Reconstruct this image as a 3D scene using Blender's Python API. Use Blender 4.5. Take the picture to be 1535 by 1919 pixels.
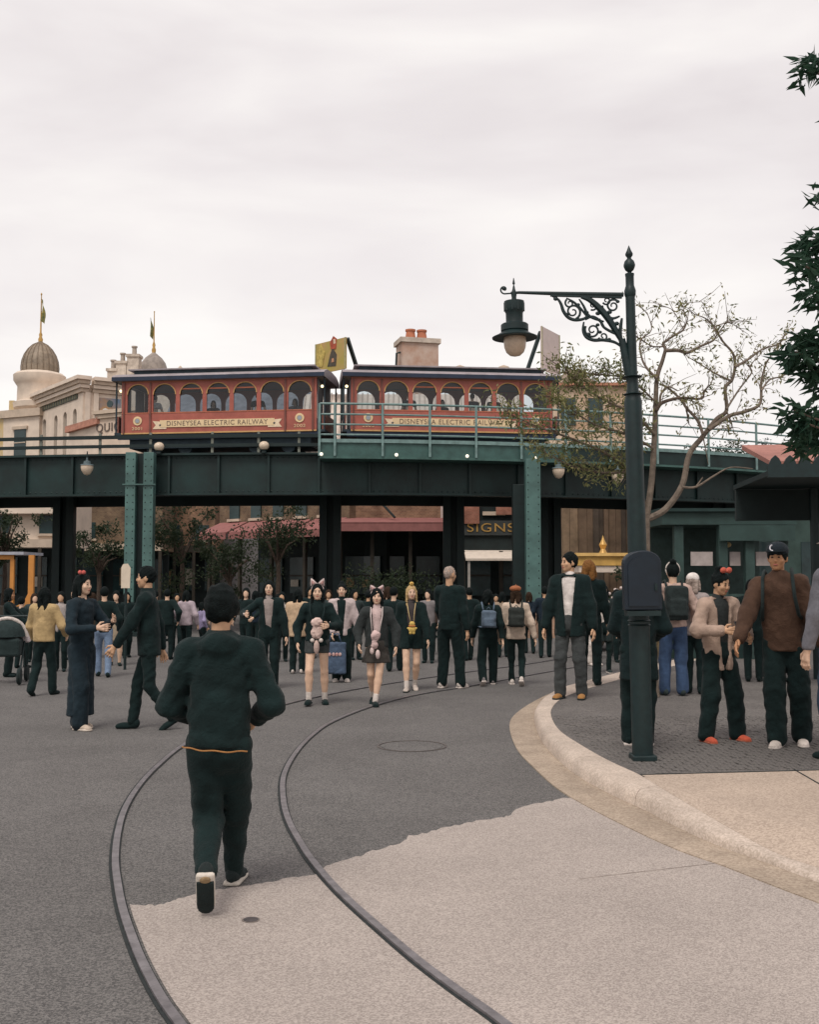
import bpy, bmesh, math, random
import numpy as np
from mathutils import Vector, Matrix, Quaternion
PI = math.pi
R = math.radians
random.seed(7)
for o in list(bpy.data.objects):
    bpy.data.objects.remove(o, do_unlink=True)
scene = bpy.context.scene
col = scene.collection

# ------------------------------------------------------------------ camera
F, CX, CY, HOR, CAMZ = 2000.0, 767.5, 959.5, 1080.0, 1.65
PITCH = math.atan((HOR - CY) / F)
cam_d = bpy.data.cameras.new('camera')
cam = bpy.data.objects.new('camera', cam_d)
col.objects.link(cam)
cam.location = (0, 0, CAMZ)
cam.rotation_euler = (PI / 2 + PITCH, 0, 0)
cam_d.sensor_fit = 'HORIZONTAL'
cam_d.sensor_width = 24.0
cam_d.lens = 24.0 * F / 1535.0
cam_d.clip_start = 0.1
cam_d.clip_end = 3000
scene.camera = cam

# ------------------------------------------------------------------ world: overcast
w = bpy.data.worlds.new('World')
scene.world = w
w.use_nodes = True
nt = w.node_tree
nt.nodes.clear()
SUN_EL, SUN_AZ = R(58), R(200)
out = nt.nodes.new('ShaderNodeOutputWorld')
bg = nt.nodes.new('ShaderNodeBackground')
sky = nt.nodes.new('ShaderNodeTexSky')
sky.sky_type = 'NISHITA'
sky.sun_disc = False
sky.sun_elevation = SUN_EL
sky.sun_rotation = SUN_AZ
sc = nt.nodes.new('ShaderNodeVectorMath'); sc.operation = 'SCALE'; sc.inputs['Scale'].default_value = 0.10
nt.links.new(sky.outputs[0], sc.inputs[0])
tc = nt.nodes.new('ShaderNodeTexCoord')
mp = nt.nodes.new('ShaderNodeMapping')
mp.inputs['Scale'].default_value = (1.0, 1.0, 3.6)
mp.inputs['Rotation'].default_value = (R(4), R(6), 0)
nt.links.new(tc.outputs['Generated'], mp.inputs[0])
nz = nt.nodes.new('ShaderNodeTexNoise')
nz.inputs['Scale'].default_value = 2.3
nz.inputs['Detail'].default_value = 6
nz.inputs['Roughness'].default_value = 0.48
nz.inputs['Distortion'].default_value = 0.35
nt.links.new(mp.outputs[0], nz.inputs['Vector'])
# cloud layer thins towards the horizon, so it is brighter there
sep = nt.nodes.new('ShaderNodeSeparateXYZ')
nt.links.new(tc.outputs['Generated'], sep.inputs[0])
ma = nt.nodes.new('ShaderNodeMath'); ma.operation = 'MULTIPLY'; ma.inputs[1].default_value = -0.55
nt.links.new(sep.outputs['Z'], ma.inputs[0])
mb_ = nt.nodes.new('ShaderNodeMath'); mb_.operation = 'ADD'
nt.links.new(ma.outputs[0], mb_.inputs[0])
nt.links.new(nz.outputs['Fac'], mb_.inputs[1])
cr = nt.nodes.new('ShaderNodeValToRGB')
e = cr.color_ramp.elements
e[0].position = 0.02; e[0].color = (0.49, 0.445, 0.455, 1)
e[1].position = 0.62; e[1].color = (0.80, 0.775, 0.735, 1)
m_ = cr.color_ramp.elements.new(0.30); m_.color = (0.64, 0.603, 0.598, 1)
nt.links.new(mb_.outputs[0], cr.inputs[0])
mix = nt.nodes.new('ShaderNodeMix'); mix.data_type = 'RGBA'
mix.inputs['Factor'].default_value = 0.96
nt.links.new(sc.outputs[0], mix.inputs['A'])
nt.links.new(cr.outputs[0], mix.inputs['B'])
nt.links.new(mix.outputs['Result'], bg.inputs['Color'])
bg.inputs['Strength'].default_value = 1.0
nt.links.new(bg.outputs[0], out.inputs[0])
sun_d = bpy.data.lights.new('sun', 'SUN')
sun_d.energy = 1.5
sun_d.angle = R(24)
sun_d.color = (1.0, 0.95, 0.88)
sun = bpy.data.objects.new('sun', sun_d)
col.objects.link(sun)
sd = Vector((math.sin(SUN_AZ) * math.cos(SUN_EL), math.cos(SUN_AZ) * math.cos(SUN_EL), math.sin(SUN_EL)))
sun.rotation_euler = sd.to_track_quat('Z', 'Y').to_euler()
scene.view_settings.view_transform = 'Standard'
scene.view_settings.look = 'None'
scene.view_settings.exposure = 0.5
scene.view_settings.gamma = 1.0

# ------------------------------------------------------------------ pixel helpers (photo pixels 1535x1919)
def ray(px, py):
    x = (px - CX) / F; z = -(py - CY) / F
    return Vector((x, math.cos(PITCH) - math.sin(PITCH) * z, math.sin(PITCH) + math.cos(PITCH) * z))
def G(px, py, z=0.0):
    d = ray(px, py); t = (z - CAMZ) / d.z
    return Vector((0, 0, CAMZ)) + d * t
def P(px, py, Y):
    d = ray(px, py); return Vector((0, 0, CAMZ)) + d * (Y / d.y)

# ------------------------------------------------------------------ materials
MATS = {}
def mat(name, c, rough=0.7, var=0.18, scale=6.0, bump=0.0, bscale=None, metal=0.0, c2=None, spec=0.4, detail=5, trans=0.0, sheen=0.0):
    if name in MATS: return MATS[name]
    m = bpy.data.materials.new(name); m.use_nodes = True
    t = m.node_tree; b = t.nodes['Principled BSDF']
    b.inputs['Roughness'].default_value = rough
    b.inputs['Metallic'].default_value = metal
    b.inputs['Specular IOR Level'].default_value = spec
    co = t.nodes.new('ShaderNodeTexCoord')
    n = t.nodes.new('ShaderNodeTexNoise'); n.inputs['Scale'].default_value = scale; n.inputs['Detail'].default_value = detail
    n.inputs['Roughness'].default_value = 0.62
    t.links.new(co.outputs['Object'], n.inputs['Vector'])
    r = t.nodes.new('ShaderNodeValToRGB')
    a0 = [max(0, v * (1 - var)) for v in c]; a1 = [min(1, v * (1 + var)) for v in (c2 or c)]
    if c2: a0 = list(c)
    r.color_ramp.elements[0].position = 0.32; r.color_ramp.elements[0].color = (*a0, 1)
    r.color_ramp.elements[1].position = 0.68; r.color_ramp.elements[1].color = (*a1, 1)
    t.links.new(n.outputs['Fac'], r.inputs[0]); t.links.new(r.outputs[0], b.inputs['Base Color'])
    if bump > 0:
        n2 = t.nodes.new('ShaderNodeTexNoise'); n2.inputs['Scale'].default_value = bscale or scale * 8; n2.inputs['Detail'].default_value = 4
        t.links.new(co.outputs['Object'], n2.inputs['Vector'])
        bp = t.nodes.new('ShaderNodeBump'); bp.inputs['Strength'].default_value = bump; bp.inputs['Distance'].default_value = 0.02
        t.links.new(n2.outputs['Fac'], bp.inputs['Height']); t.links.new(bp.outputs[0], b.inputs['Normal'])
    if sheen > 0:
        b.inputs['Sheen Weight'].default_value = sheen; b.inputs['Sheen Roughness'].default_value = 0.5
    if trans > 0:
        b.inputs['Transmission Weight'].default_value = trans
    MATS[name] = m
    return m
def cloth(c, tag=''):
    k = 'cloth_%d_%d_%d%s' % (int(c[0] * 999), int(c[1] * 999), int(c[2] * 999), tag)
    if k in MATS: return MATS[k]
    m = mat(k, c, 0.88, 0.25, 9.0, 0.25, 120, spec=0.18, sheen=0.04)
    t = m.node_tree; fine = [q for q in t.nodes if q.type == 'BUMP'][0]; co = [q for q in t.nodes if q.type == 'TEX_COORD'][0]
    n3 = t.nodes.new('ShaderNodeTexNoise'); n3.inputs['Scale'].default_value = 13; n3.inputs['Detail'].default_value = 2.5; n3.inputs['Distortion'].default_value = 1.6
    t.links.new(co.outputs['Object'], n3.inputs['Vector'])
    b3 = t.nodes.new('ShaderNodeBump'); b3.inputs['Strength'].default_value = 0.28; b3.inputs['Distance'].default_value = 0.035
    t.links.new(n3.outputs['Fac'], b3.inputs['Height']); t.links.new(b3.outputs[0], fine.inputs['Normal'])
    return m
def leafmat(name, c, c2):
    if name in MATS: return MATS[name]
    m = mat(name, c, 0.6, 0.1, 3.0, 0, c2=c2, spec=0.3)
    t = m.node_tree; b = t.nodes['Principled BSDF']; o = t.nodes['Material Output']
    tr = t.nodes.new('ShaderNodeBsdfTranslucent')
    src = b.inputs['Base Color'].links[0].from_socket
    t.links.new(src, tr.inputs['Color'])
    mx = t.nodes.new('ShaderNodeMixShader'); mx.inputs[0].default_value = 0.42
    t.links.new(b.outputs[0], mx.inputs[1]); t.links.new(tr.outputs[0], mx.inputs[2]); t.links.new(mx.outputs[0], o.inputs[0])
    return m
def emis(name, c, s, base=(0.8, 0.75, 0.6)):
    if name in MATS: return MATS[name]
    m = mat(name, base, 0.4, 0.05)
    b = m.node_tree.nodes['Principled BSDF']
    b.inputs['Emission Color'].default_value = (*c, 1); b.inputs['Emission Strength'].default_value = s
    return m
def speckle(name, base, dark, light, s1, s2, rough=0.9, bump=0.35, stain=0.25):
    """exposed aggregate / asphalt: two scales of grains plus broad worn patches"""
    m = bpy.data.materials.new(name); m.use_nodes = True
    t = m.node_tree; b = t.nodes['Principled BSDF']; b.inputs['Roughness'].default_value = rough
    b.inputs['Specular IOR Level'].default_value = 0.25
    co = t.nodes.new('ShaderNodeTexCoord')
    v = t.nodes.new('ShaderNodeTexVoronoi'); v.inputs['Scale'].default_value = s1
    t.links.new(co.outputs['Object'], v.inputs['Vector'])
    r1 = t.nodes.new('ShaderNodeValToRGB')
    r1.color_ramp.elements[0].position = 0.15; r1.color_ramp.elements[0].color = (*dark, 1)
    r1.color_ramp.elements[1].position = 0.85; r1.color_ramp.elements[1].color = (*light, 1)
    mm = r1.color_ramp.elements.new(0.5); mm.color = (*base, 1)
    sx = t.nodes.new('ShaderNodeSeparateColor'); t.links.new(v.outputs['Color'], sx.inputs[0])
    t.links.new(sx.outputs[0], r1.inputs[0])
    n = t.nodes.new('ShaderNodeTexNoise'); n.inputs['Scale'].default_value = s2; n.inputs['Detail'].default_value = 7; n.inputs['Roughness'].default_value = 0.7
    t.links.new(co.outputs['Object'], n.inputs['Vector'])
    r2 = t.nodes.new('ShaderNodeValToRGB')
    r2.color_ramp.elements[0].position = 0.3; r2.color_ramp.elements[0].color = (1 - stain,) * 3 + (1,)
    r2.color_ramp.elements[1].position = 0.7; r2.color_ramp.elements[1].color = (1 + stain * 0.4,) * 3 + (1,)
    t.links.new(n.outputs['Fac'], r2.inputs[0])
    mx = t.nodes.new('ShaderNodeMix'); mx.data_type = 'RGBA'; mx.blend_type = 'MULTIPLY'; mx.inputs['Factor'].default_value = 1
    t.links.new(r1.outputs[0], mx.inputs['A']); t.links.new(r2.outputs[0], mx.inputs['B'])
    t.links.new(mx.outputs['Result'], b.inputs['Base Color'])
    bp = t.nodes.new('ShaderNodeBump'); bp.inputs['Strength'].default_value = bump; bp.inputs['Distance'].default_value = 0.01
    t.links.new(v.outputs['Distance'], bp.inputs['Height']); t.links.new(bp.outputs[0], b.inputs['Normal'])
    MATS[name] = m
    return m
def brickmat(name, c1, c2, mortar, scale):
    m = bpy.data.materials.new(name); m.use_nodes = True
    t = m.node_tree; b = t.nodes['Principled BSDF']; b.inputs['Roughness'].default_value = 0.9
    co = t.nodes.new('ShaderNodeTexCoord'); mpn = t.nodes.new('ShaderNodeMapping'); mpn.inputs['Rotation'].default_value = (R(90), 0, 0)
    t.links.new(co.outputs['Object'], mpn.inputs[0])
    k = t.nodes.new('ShaderNodeTexBrick'); k.inputs['Scale'].default_value = scale
    k.inputs['Color1'].default_value = (*c1, 1); k.inputs['Color2'].default_value = (*c2, 1); k.inputs['Mortar'].default_value = (*mortar, 1)
    t.links.new(mpn.outputs[0], k.inputs['Vector'])
    n = t.nodes.new('ShaderNodeTexNoise'); n.inputs['Scale'].default_value = 2.0; n.inputs['Detail'].default_value = 6
    t.links.new(co.outputs['Object'], n.inputs['Vector'])
    r2 = t.nodes.new('ShaderNodeValToRGB'); r2.color_ramp.elements[0].position = 0.3; r2.color_ramp.elements[0].color = (0.55, 0.5, 0.48, 1)
    r2.color_ramp.elements[1].position = 0.7; r2.color_ramp.elements[1].color = (1.15, 1.1, 1.05, 1)
    t.links.new(n.outputs['Fac'], r2.inputs[0])
    mx = t.nodes.new('ShaderNodeMix'); mx.data_type = 'RGBA'; mx.blend_type = 'MULTIPLY'; mx.inputs['Factor'].default_value = 1
    t.links.new(k.outputs['Color'], mx.inputs['A']); t.links.new(r2.outputs[0], mx.inputs['B'])
    t.links.new(mx.outputs['Result'], b.inputs['Base Color'])
    MATS[name] = m
    return m

# ------------------------------------------------------------------ object helpers
def tag(o, label=None, cat=None, group=None, kind=None):
    if label: o['label'] = label
    if cat: o['category'] = cat
    if group: o['group'] = group
    if kind: o['kind'] = kind
    return o
def empty(name, loc=(0, 0, 0), rz=0.0, label=None, cat=None, group=None):
    o = bpy.data.objects.new(name, None); col.objects.link(o)
    o.location = loc; o.rotation_euler = (0, 0, rz); o.empty_display_size = 0.1
    return tag(o, label, cat, group)
class MB:
    def __init__(s): s.v = []; s.f = []
    def add(s, v, f):
        n = len(s.v); s.v += [tuple(p) for p in v]; s.f += [tuple(i + n for i in q) for q in f]; return s
    def box(s, a, b, M=None):
        (x0, y0, z0), (x1, y1, z1) = a, b
        v = [Vector(p) for p in ((x0, y0, z0), (x1, y0, z0), (x1, y1, z0), (x0, y1, z0), (x0, y0, z1), (x1, y0, z1), (x1, y1, z1), (x0, y1, z1))]
        if M: v = [M @ p for p in v]
        return s.add(v, [(0, 3, 2, 1), (4, 5, 6, 7), (0, 1, 5, 4), (1, 2, 6, 5), (2, 3, 7, 6), (3, 0, 4, 7)])
    def bar(s, a, b, wd, h):
        a = Vector(a); b = Vector(b); d = (b - a); L = d.length
        q = d.to_track_quat('X', 'Z'); M = Matrix.Translation(a) @ q.to_matrix().to_4x4()
        return s.box((0, -wd / 2, -h / 2), (L, wd / 2, h / 2), M)
    def tube(s, pts, rad, n=8, cap=True, flat=None):
        pts = [Vector(p) for p in pts]; N = len(pts)
        if not isinstance(rad, (list, tuple)): rad = [rad] * N
        up = Vector((0, 0, 1)) if flat is None else Vector(flat)
        rings = []
        prev = None
        for i in range(N):
            d = (pts[min(i + 1, N - 1)] - pts[max(i - 1, 0)])
            if d.length < 1e-9: d = Vector((0, 0, 1))
            d.normalize()
            if prev is None:
                u = up - d * up.dot(d)
                if u.length < 1e-3: u = Vector((1, 0, 0)) - d * d.x
            else:
                u = prev - d * prev.dot(d)
            u.normalize(); prev = u; v = d.cross(u)
            rings.append([pts[i] + (u * math.cos(2 * PI * k / n) + v * math.sin(2 * PI * k / n)) * rad[i] for k in range(n)])
        vs = [p for r_ in rings for p in r_]
        fs = []
        for i in range(N - 1):
            for k in range(n):
                a = i * n + k; b = i * n + (k + 1) % n
                fs.append((a, b, b + n, a + n))
        if cap:
            fs.append(tuple(range(n - 1, -1, -1))); fs.append(tuple((N - 1) * n + k for k in range(n)))
        return s.add(vs, fs)
    def lathe(s, prof, n=24, M=None, cap=True):
        """prof: list of (r, z)"""
        vs = []
        for r_, z in prof:
            for k in range(n):
                p = Vector((r_ * math.cos(2 * PI * k / n), r_ * math.sin(2 * PI * k / n), z))
                vs.append(M @ p if M else p)
        fs = []
        for i in range(len(prof) - 1):
            for k in range(n):
                a = i * n + k; b = i * n + (k + 1) % n
                fs.append((a, b, b + n, a + n))
        if cap:
            fs.append(tuple(range(n - 1, -1, -1))); fs.append(tuple((len(prof) - 1) * n + k for k in range(n)))
        return s.add(vs, fs)
    def prism(s, poly, d0, d1, axes='xz', M=None):
        """poly in 2-D extruded between d0 and d1 along the third axis"""
        n = len(poly)
        def mk(p, d):
            if axes == 'xz': q = Vector((p[0], d, p[1]))
            elif axes == 'xy': q = Vector((p[0], p[1], d))
            else: q = Vector((d, p[0], p[1]))
            return M @ q if M else q
        vs = [mk(p, d0) for p in poly] + [mk(p, d1) for p in poly]
        fs = [tuple(range(n)), tuple(range(2 * n - 1, n - 1, -1))]
        fs += [(i, i + n, (i + 1) % n + n, (i + 1) % n) for i in range(n)]
        return s.add(vs, fs)
    def sweep(s, rows):
        """rows of equal-length closed profiles (points)"""
        m = len(rows[0]); vs = [p for r_ in rows for p in r_]; fs = []
        for i in range(len(rows) - 1):
            for k in range(m):
                a = i * m + k; b = i * m + (k + 1) % m
                fs.append((a, b, b + m, a + m))
        fs.append(tuple(range(m - 1, -1, -1))); fs.append(tuple((len(rows) - 1) * m + k for k in range(m)))
        return s.add(vs, fs)
    def ball(s, c, r, n=10, m=6, M=None):
        c = Vector(c); rx, ry, rz = (r, r, r) if not isinstance(r, (tuple, list)) else r
        vs = []; fs = []
        for i in range(m + 1):
            th = PI * i / m
            for k in range(n):
                ph = 2 * PI * k / n
                p = Vector((rx * math.sin(th) * math.cos(ph), ry * math.sin(th) * math.sin(ph), rz * math.cos(th)))
                if M: p = M @ p
                vs.append(c + p)
        for i in range(m):
            for k in range(n):
                a = i * n + k; b = i * n + (k + 1) % n
                fs.append((a, a + n, b + n, b))
        return s.add(vs, fs)
    def mesh(s, name):
        me = bpy.data.meshes.new(name); me.from_pydata([tuple(p) for p in s.v], [], s.f)
        bm = bmesh.new(); bm.from_mesh(me)
        bmesh.ops.remove_doubles(bm, verts=bm.verts, dist=1e-5)
        bmesh.ops.recalc_face_normals(bm, faces=bm.faces); bm.to_mesh(me); bm.free()
        return me
    def build(s, name, m, parent=None, smooth=False, bevel=0.0):
        me = s.mesh(name)
        if m: me.materials.append(m)
        o = bpy.data.objects.new(name, me); col.objects.link(o)
        if parent: o.parent = parent
        if smooth:
            me.polygons.foreach_set('use_smooth', [True] * len(me.polygons))
            try: me.set_sharp_from_angle(angle=R(40))
            except Exception: pass
        if bevel > 0:
            b = o.modifiers.new('bevel', 'BEVEL'); b.width = bevel; b.segments = 2; b.limit_method = 'ANGLE'
        return o
def sheet(name, pts, z, m, parent=None, sub=False):
    """flat polygon (concave allowed) at height z"""
    bm = bmesh.new()
    vs = [bm.verts.new((p[0], p[1], z)) for p in pts]
    es = [bm.edges.new((vs[i], vs[(i + 1) % len(vs)])) for i in range(len(vs))]
    bmesh.ops.triangle_fill(bm, use_beauty=True, use_dissolve=False, edges=es)
    bmesh.ops.recalc_face_normals(bm, faces=bm.faces)
    for f_ in bm.faces:
        if f_.normal.z < 0: f_.normal_flip()
    me = bpy.data.meshes.new(name); bm.to_mesh(me); bm.free()
    me.materials.append(m)
    o = bpy.data.objects.new(name, me); col.objects.link(o)
    if parent: o.parent = parent
    return o
def text(name, s, size, M, m, parent=None, depth=0.006, sx=1.0, align='CENTER', fit=None):
    cu = bpy.data.curves.new(name + '_c', 'FONT'); cu.body = s; cu.size = size; cu.extrude = depth
    cu.align_x = align; cu.align_y = 'CENTER'; cu.space_character = 1.12
    to = bpy.data.objects.new(name + '_t', cu); col.objects.link(to)
    dg = bpy.context.evaluated_depsgraph_get()
    me = bpy.data.meshes.new_from_object(to.evaluated_get(dg))
    bpy.data.objects.remove(to, do_unlink=True)
    me.name = name
    if fit:
        xs_ = [v.co.x for v in me.vertices]; sx = fit / (max(xs_) - min(xs_))
    me.transform(M @ Matrix.Diagonal((sx, 1, 1, 1)))
    me.materials.clear(); me.materials.append(m)
    o = bpy.data.objects.new(name, me); col.objects.link(o)
    if parent: o.parent = parent
    return o
TXT = Matrix(((1, 0, 0, 0), (0, 0, -1, 0), (0, 1, 0, 0), (0, 0, 0, 1)))   # text in xz plane, facing -y
def spline(pts, k=8):
    """Catmull-Rom through points"""
    pts = [Vector(p) for p in pts]; o = []
    for i in range(len(pts) - 1):
        p0 = pts[max(i - 1, 0)]; p1 = pts[i]; p2 = pts[i + 1]; p3 = pts[min(i + 2, len(pts) - 1)]
        for j in range(k):
            t = j / k
            o.append(0.5 * ((2 * p1) + (-p0 + p2) * t + (2 * p0 - 5 * p1 + 4 * p2 - p3) * t * t + (-p0 + 3 * p1 - 3 * p2 + p3) * t ** 3))
    o.append(pts[-1]); return o
# ================================================================== ground
ASPH = speckle('asphalt', (0.138, 0.131, 0.125), (0.085, 0.082, 0.08), (0.20, 0.189, 0.179), 130, 0.8, stain=0.2)
CONC = speckle('concrete_aggregate', (0.40, 0.345, 0.31), (0.31, 0.268, 0.24), (0.49, 0.43, 0.385), 150, 0.7, stain=0.16)
PAVE = speckle('pavement_concrete', (0.46, 0.37, 0.295), (0.38, 0.30, 0.24), (0.53, 0.43, 0.345), 90, 1.2, bump=0.15, stain=0.16)
KERB = speckle('kerb_stone', (0.54, 0.45, 0.375), (0.46, 0.38, 0.31), (0.62, 0.52, 0.44), 90, 2.2, bump=0.15, stain=0.25)
GUTT = speckle('gutter_stone', (0.40, 0.32, 0.245), (0.33, 0.26, 0.20), (0.46, 0.375, 0.29), 80, 2.0, bump=0.15, stain=0.3)
SETT = speckle('sett_stone', (0.145, 0.133, 0.124), (0.10, 0.094, 0.09), (0.20, 0.182, 0.168), 90, 1.2, stain=0.3)
STEEL = mat('rail_steel', (0.19, 0.175, 0.18), 0.42, 0.3, 14, 0.1, 60, metal=0.35, spec=0.5)
GROOVE = mat('rail_groove', (0.022, 0.027, 0.027), 0.9, 0.3, 20)

b = MB(); S = 900
b.add([(-S, -60, 0), (S, -60, 0), (S, S, 0), (-S, S, 0)], [(0, 1, 2, 3)])
tag(b.build('ground', ASPH), kind='structure')

LR = [(395, 2000), (334, 1919), (300, 1870), (268, 1810), (249, 1764), (230, 1707), (220, 1655), (216, 1612), (221, 1563), (234, 1518), (260, 1475), (295, 1437), (345, 1397), (420, 1359), (515, 1326), (610, 1303), (720, 1283), (860, 1262), (1000, 1243), (1120, 1222)]
RR = [(1010, 1980), (940, 1918), (859, 1860), (786, 1805), (713, 1743), (640, 1677), (590, 1621), (564, 1583), (541, 1540), (531, 1500), (532, 1455), (553, 1414), (583, 1381), (620, 1355), (680, 1330), (740, 1312), (800, 1299), (875, 1287), (990, 1266), (1080, 1250)]
def ground_path(px, z=0.0):
    pts = [G(x, y, 0) for x, y in px]
    d = (pts[0] - pts[1]).normalized()
    pts = [pts[0] + d * 4, pts[0] + d * 2] + pts
    q = spline(pts, 7)
    return [Vector((p.x, p.y, z)) for p in q]
def offset(path, d):
    o = []
    for i, p in enumerate(path):
        t = path[min(i + 1, len(path) - 1)] - path[max(i - 1, 0)]; t.z = 0; t.normalize()
        o.append(p + Vector((-t.y, t.x, 0)) * d)
    return o
lp = ground_path(LR); rp = ground_path(RR)
def ribbon(name, a, b_, z0, z1, m, parent=None, smooth=False):
    k = MB()
    rows = [[Vector((p.x, p.y, z0)), Vector((p.x, p.y, z1)), Vector((q.x, q.y, z1)), Vector((q.x, q.y, z0))] for p, q in zip(a, b_)]
    k.sweep(rows)
    return k.build(name, m, parent)
for path, lab in ((lp, 'outer curved tram rail set in the road, left of the walking man'), (rp, 'inner curved tram rail sweeping across the pale concrete')):
    e = empty('tram_rail', path[0], 0, lab, 'rail')
    e.location = (0, 0, 0)
    ribbon('rail_head', offset(path, 0.020), offset(path, -0.020), 0.001, 0.016, STEEL, e)
    ribbon('flange_groove', offset(path, 0.036), offset(path, 0.0215), 0.001, 0.0062, GROOVE, e)
    ribbon('edge_joint', offset(path, -0.0215), offset(path, -0.028), 0.001, 0.0066, GROOVE, e)

# kerb, gutter and raised pavement
def gp(l, z): return [G(x, y, z) for x, y in l]
PH = 0.12
gut_out = [(1535, 1694), (1438, 1657), (1355, 1624), (1272, 1595), (1190, 1558), (1107, 1516), (1045, 1479), (999, 1438), (968, 1403), (955, 1362), (966, 1339), (1003, 1314), (1048, 1294), (1100, 1281), (1165, 1265), (1235, 1248)]
ker_bot = [(1535, 1657), (1438, 1620), (1355, 1591), (1272, 1554), (1210, 1521), (1148, 1492), (1086, 1458), (1045, 1425), (1014, 1388), (1001, 1351), (1005, 1335), (1020, 1318), (1052, 1299), (1104, 1284), (1168, 1267), (1238, 1250)]
ker_in = [(1535, 1630), (1467, 1605), (1417, 1582), (1334, 1533), (1252, 1485), (1198, 1452), (1140, 1425), (1092, 1398), (1050, 1370), (1034, 1345), (1034, 1328), (1048, 1312), (1072, 1300), (1112, 1287), (1172, 1270), (1242, 1253)]
def kerb_h(px): return PH if px < 1235 else max(0.03, PH + (0.03 - PH) * (px - 1235) / 290.0)   # the kerb drops towards the right
def smoothpath(l, z, ext=True):
    pts = [G(x, y, z if z is not None else kerb_h(x)) for x, y in l]
    d0 = (pts[0] - pts[1]); d0.z = 0; d0.normalize(); d1 = (pts[-1] - pts[-2]).normalized()
    pts = [pts[0] + d0 * 6, pts[0] + d0 * 1.5] + pts + [pts[-1] + d1 * 8]
    q = spline(pts, 6)
    z_ = pts[2].z
    return [Vector((p.x, p.y, 0 if z is not None else (min(max(p.z, 0.03), PH) if i > 11 else z_))) for i, p in enumerate(q)]
go = smoothpath(gut_out, 0); kb = smoothpath(ker_bot, 0); ki = smoothpath(ker_in, None)
def relax(path, i0, i1, it):
    for _ in range(it):
        new = [p.copy() for p in path]
        for i in range(max(1, i0), min(len(path) - 1, i1)): new[i] = (path[i - 1] + path[i] * 2 + path[i + 1]) / 4
        path[:] = new
relax(ki, 6, 34, 30)
ribbon('gutter', go, [p for p in kb], 0.0, 0.010, GUTT)
tag(bpy.data.objects['gutter'], kind='structure')
kerb = empty('kerb'); tag(kerb, kind='structure')
# kerb stones: split along the run with real joints
cum = 0.0; start = 0; n = len(kb)
segs = []; acc = 0
for i in range(1, n):
    acc += (kb[i] - kb[i - 1]).length
    if acc > 1.35 or i == n - 1:
        segs.append((start, i)); start = i; acc = 0
for (i0, i1) in segs:
    rows = []
    for i in range(i0, i1 + 1):
        a, c = kb[i].copy(), ki[i].copy()
        f = 0.0
        if i == i0 or i == i1:
            t = (kb[min(i + 1, n - 1)] - kb[max(i - 1, 0)]).normalized() * 0.004 * (1 if i == i0 else -1)
            a = a + t; c = c + t
        wv = (c - a)
        hk = ki[i].z
        prof = [(0.0, 0.002), (0.05, hk * 0.58), (0.14, hk * 0.85), (0.26, hk), (1.0, hk + 0.004), (1.0, 0.002)]
        rows.append([Vector((a.x + wv.x * u, a.y + wv.y * u, z)) for u, z in prof])
    k = MB(); k.sweep(rows); k.build('kerb_stone', KERB, kerb, smooth=True)
# pavement surface behind the kerb
ki2 = offset(ki, 0.0)
far = [Vector((60, ki[-1].y + 30, 0)), Vector((60, -8, 0))]
cl = [G(1200, 1453, PH), G(1535, 1444, PH), G(1800, 1437, PH)]
idx = [i for i, p in enumerate(ki) if p.y < cl[0].y - 0.02 and p.x > cl[0].x + 0.01]
sheet('pavement', [(cl[0].x, cl[0].y)] + [(p.x, p.y) for p in ki[max(idx) + 1:]] + [(60, ki[-1].y + 30), (60, cl[2].y), (cl[2].x, cl[2].y), (cl[1].x, cl[1].y)], PH, SETT)
tag(bpy.data.objects['pavement'], kind='structure')
# pale concrete part of the pavement, nearer than the setts
inn = []
for q_, i in enumerate(idx):
    t_ = ki[min(i + 1, n - 1)] - ki[max(i - 1, 0)]; t_.z = 0; t_.normalize()
    dd_ = 0.75 * (1 - q_ / (len(idx) - 1)) + 0.01
    inn.append(Vector((ki[i].x + t_.y * dd_, ki[i].y - t_.x * dd_, 0)))
relax(inn, 1, len(inn) - 1, 40)
poly = [(p.x, p.y) for p in inn] + [(cl[0].x + 0.01, cl[0].y - 0.005), (cl[1].x, cl[1].y), (cl[2].x, cl[2].y), (cl[2].x + 6, cl[2].y), (cl[2].x + 6, -8)]
fw = sheet('footway', poly, PH + 0.006, PAVE); tag(fw, kind='structure')
k = MB()
for q_ in range(len(idx) - 1):
    a_, b2_ = ki[idx[q_]], ki[idx[q_ + 1]]
    k.add([(a_.x, a_.y, a_.z + 0.0045), (b2_.x, b2_.y, b2_.z + 0.0045), (inn[q_ + 1].x, inn[q_ + 1].y, PH + 0.006), (inn[q_].x, inn[q_].y, PH + 0.006)], [(0, 1, 2, 3)])
k.build('dropped_edge', PAVE, fw, smooth=True)
j = MB()
for a, c in (((1488, 1443), (1535, 1470)), ((1535, 1470), (1640, 1530))):
    A, Bq = G(*a, PH), G(*c, PH)
    j.bar((A.x, A.y, PH + 0.0085), (Bq.x, Bq.y, PH + 0.0085), 0.012, 0.003)
A, Bq = G(1200, 1453, PH), G(1700, 1440, PH)
j.bar((A.x, A.y, PH + 0.0085), (Bq.x, Bq.y, PH + 0.0085), 0.02, 0.003)
j.build('expansion_joint', GROOVE, bpy.data.objects['footway'])

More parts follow.
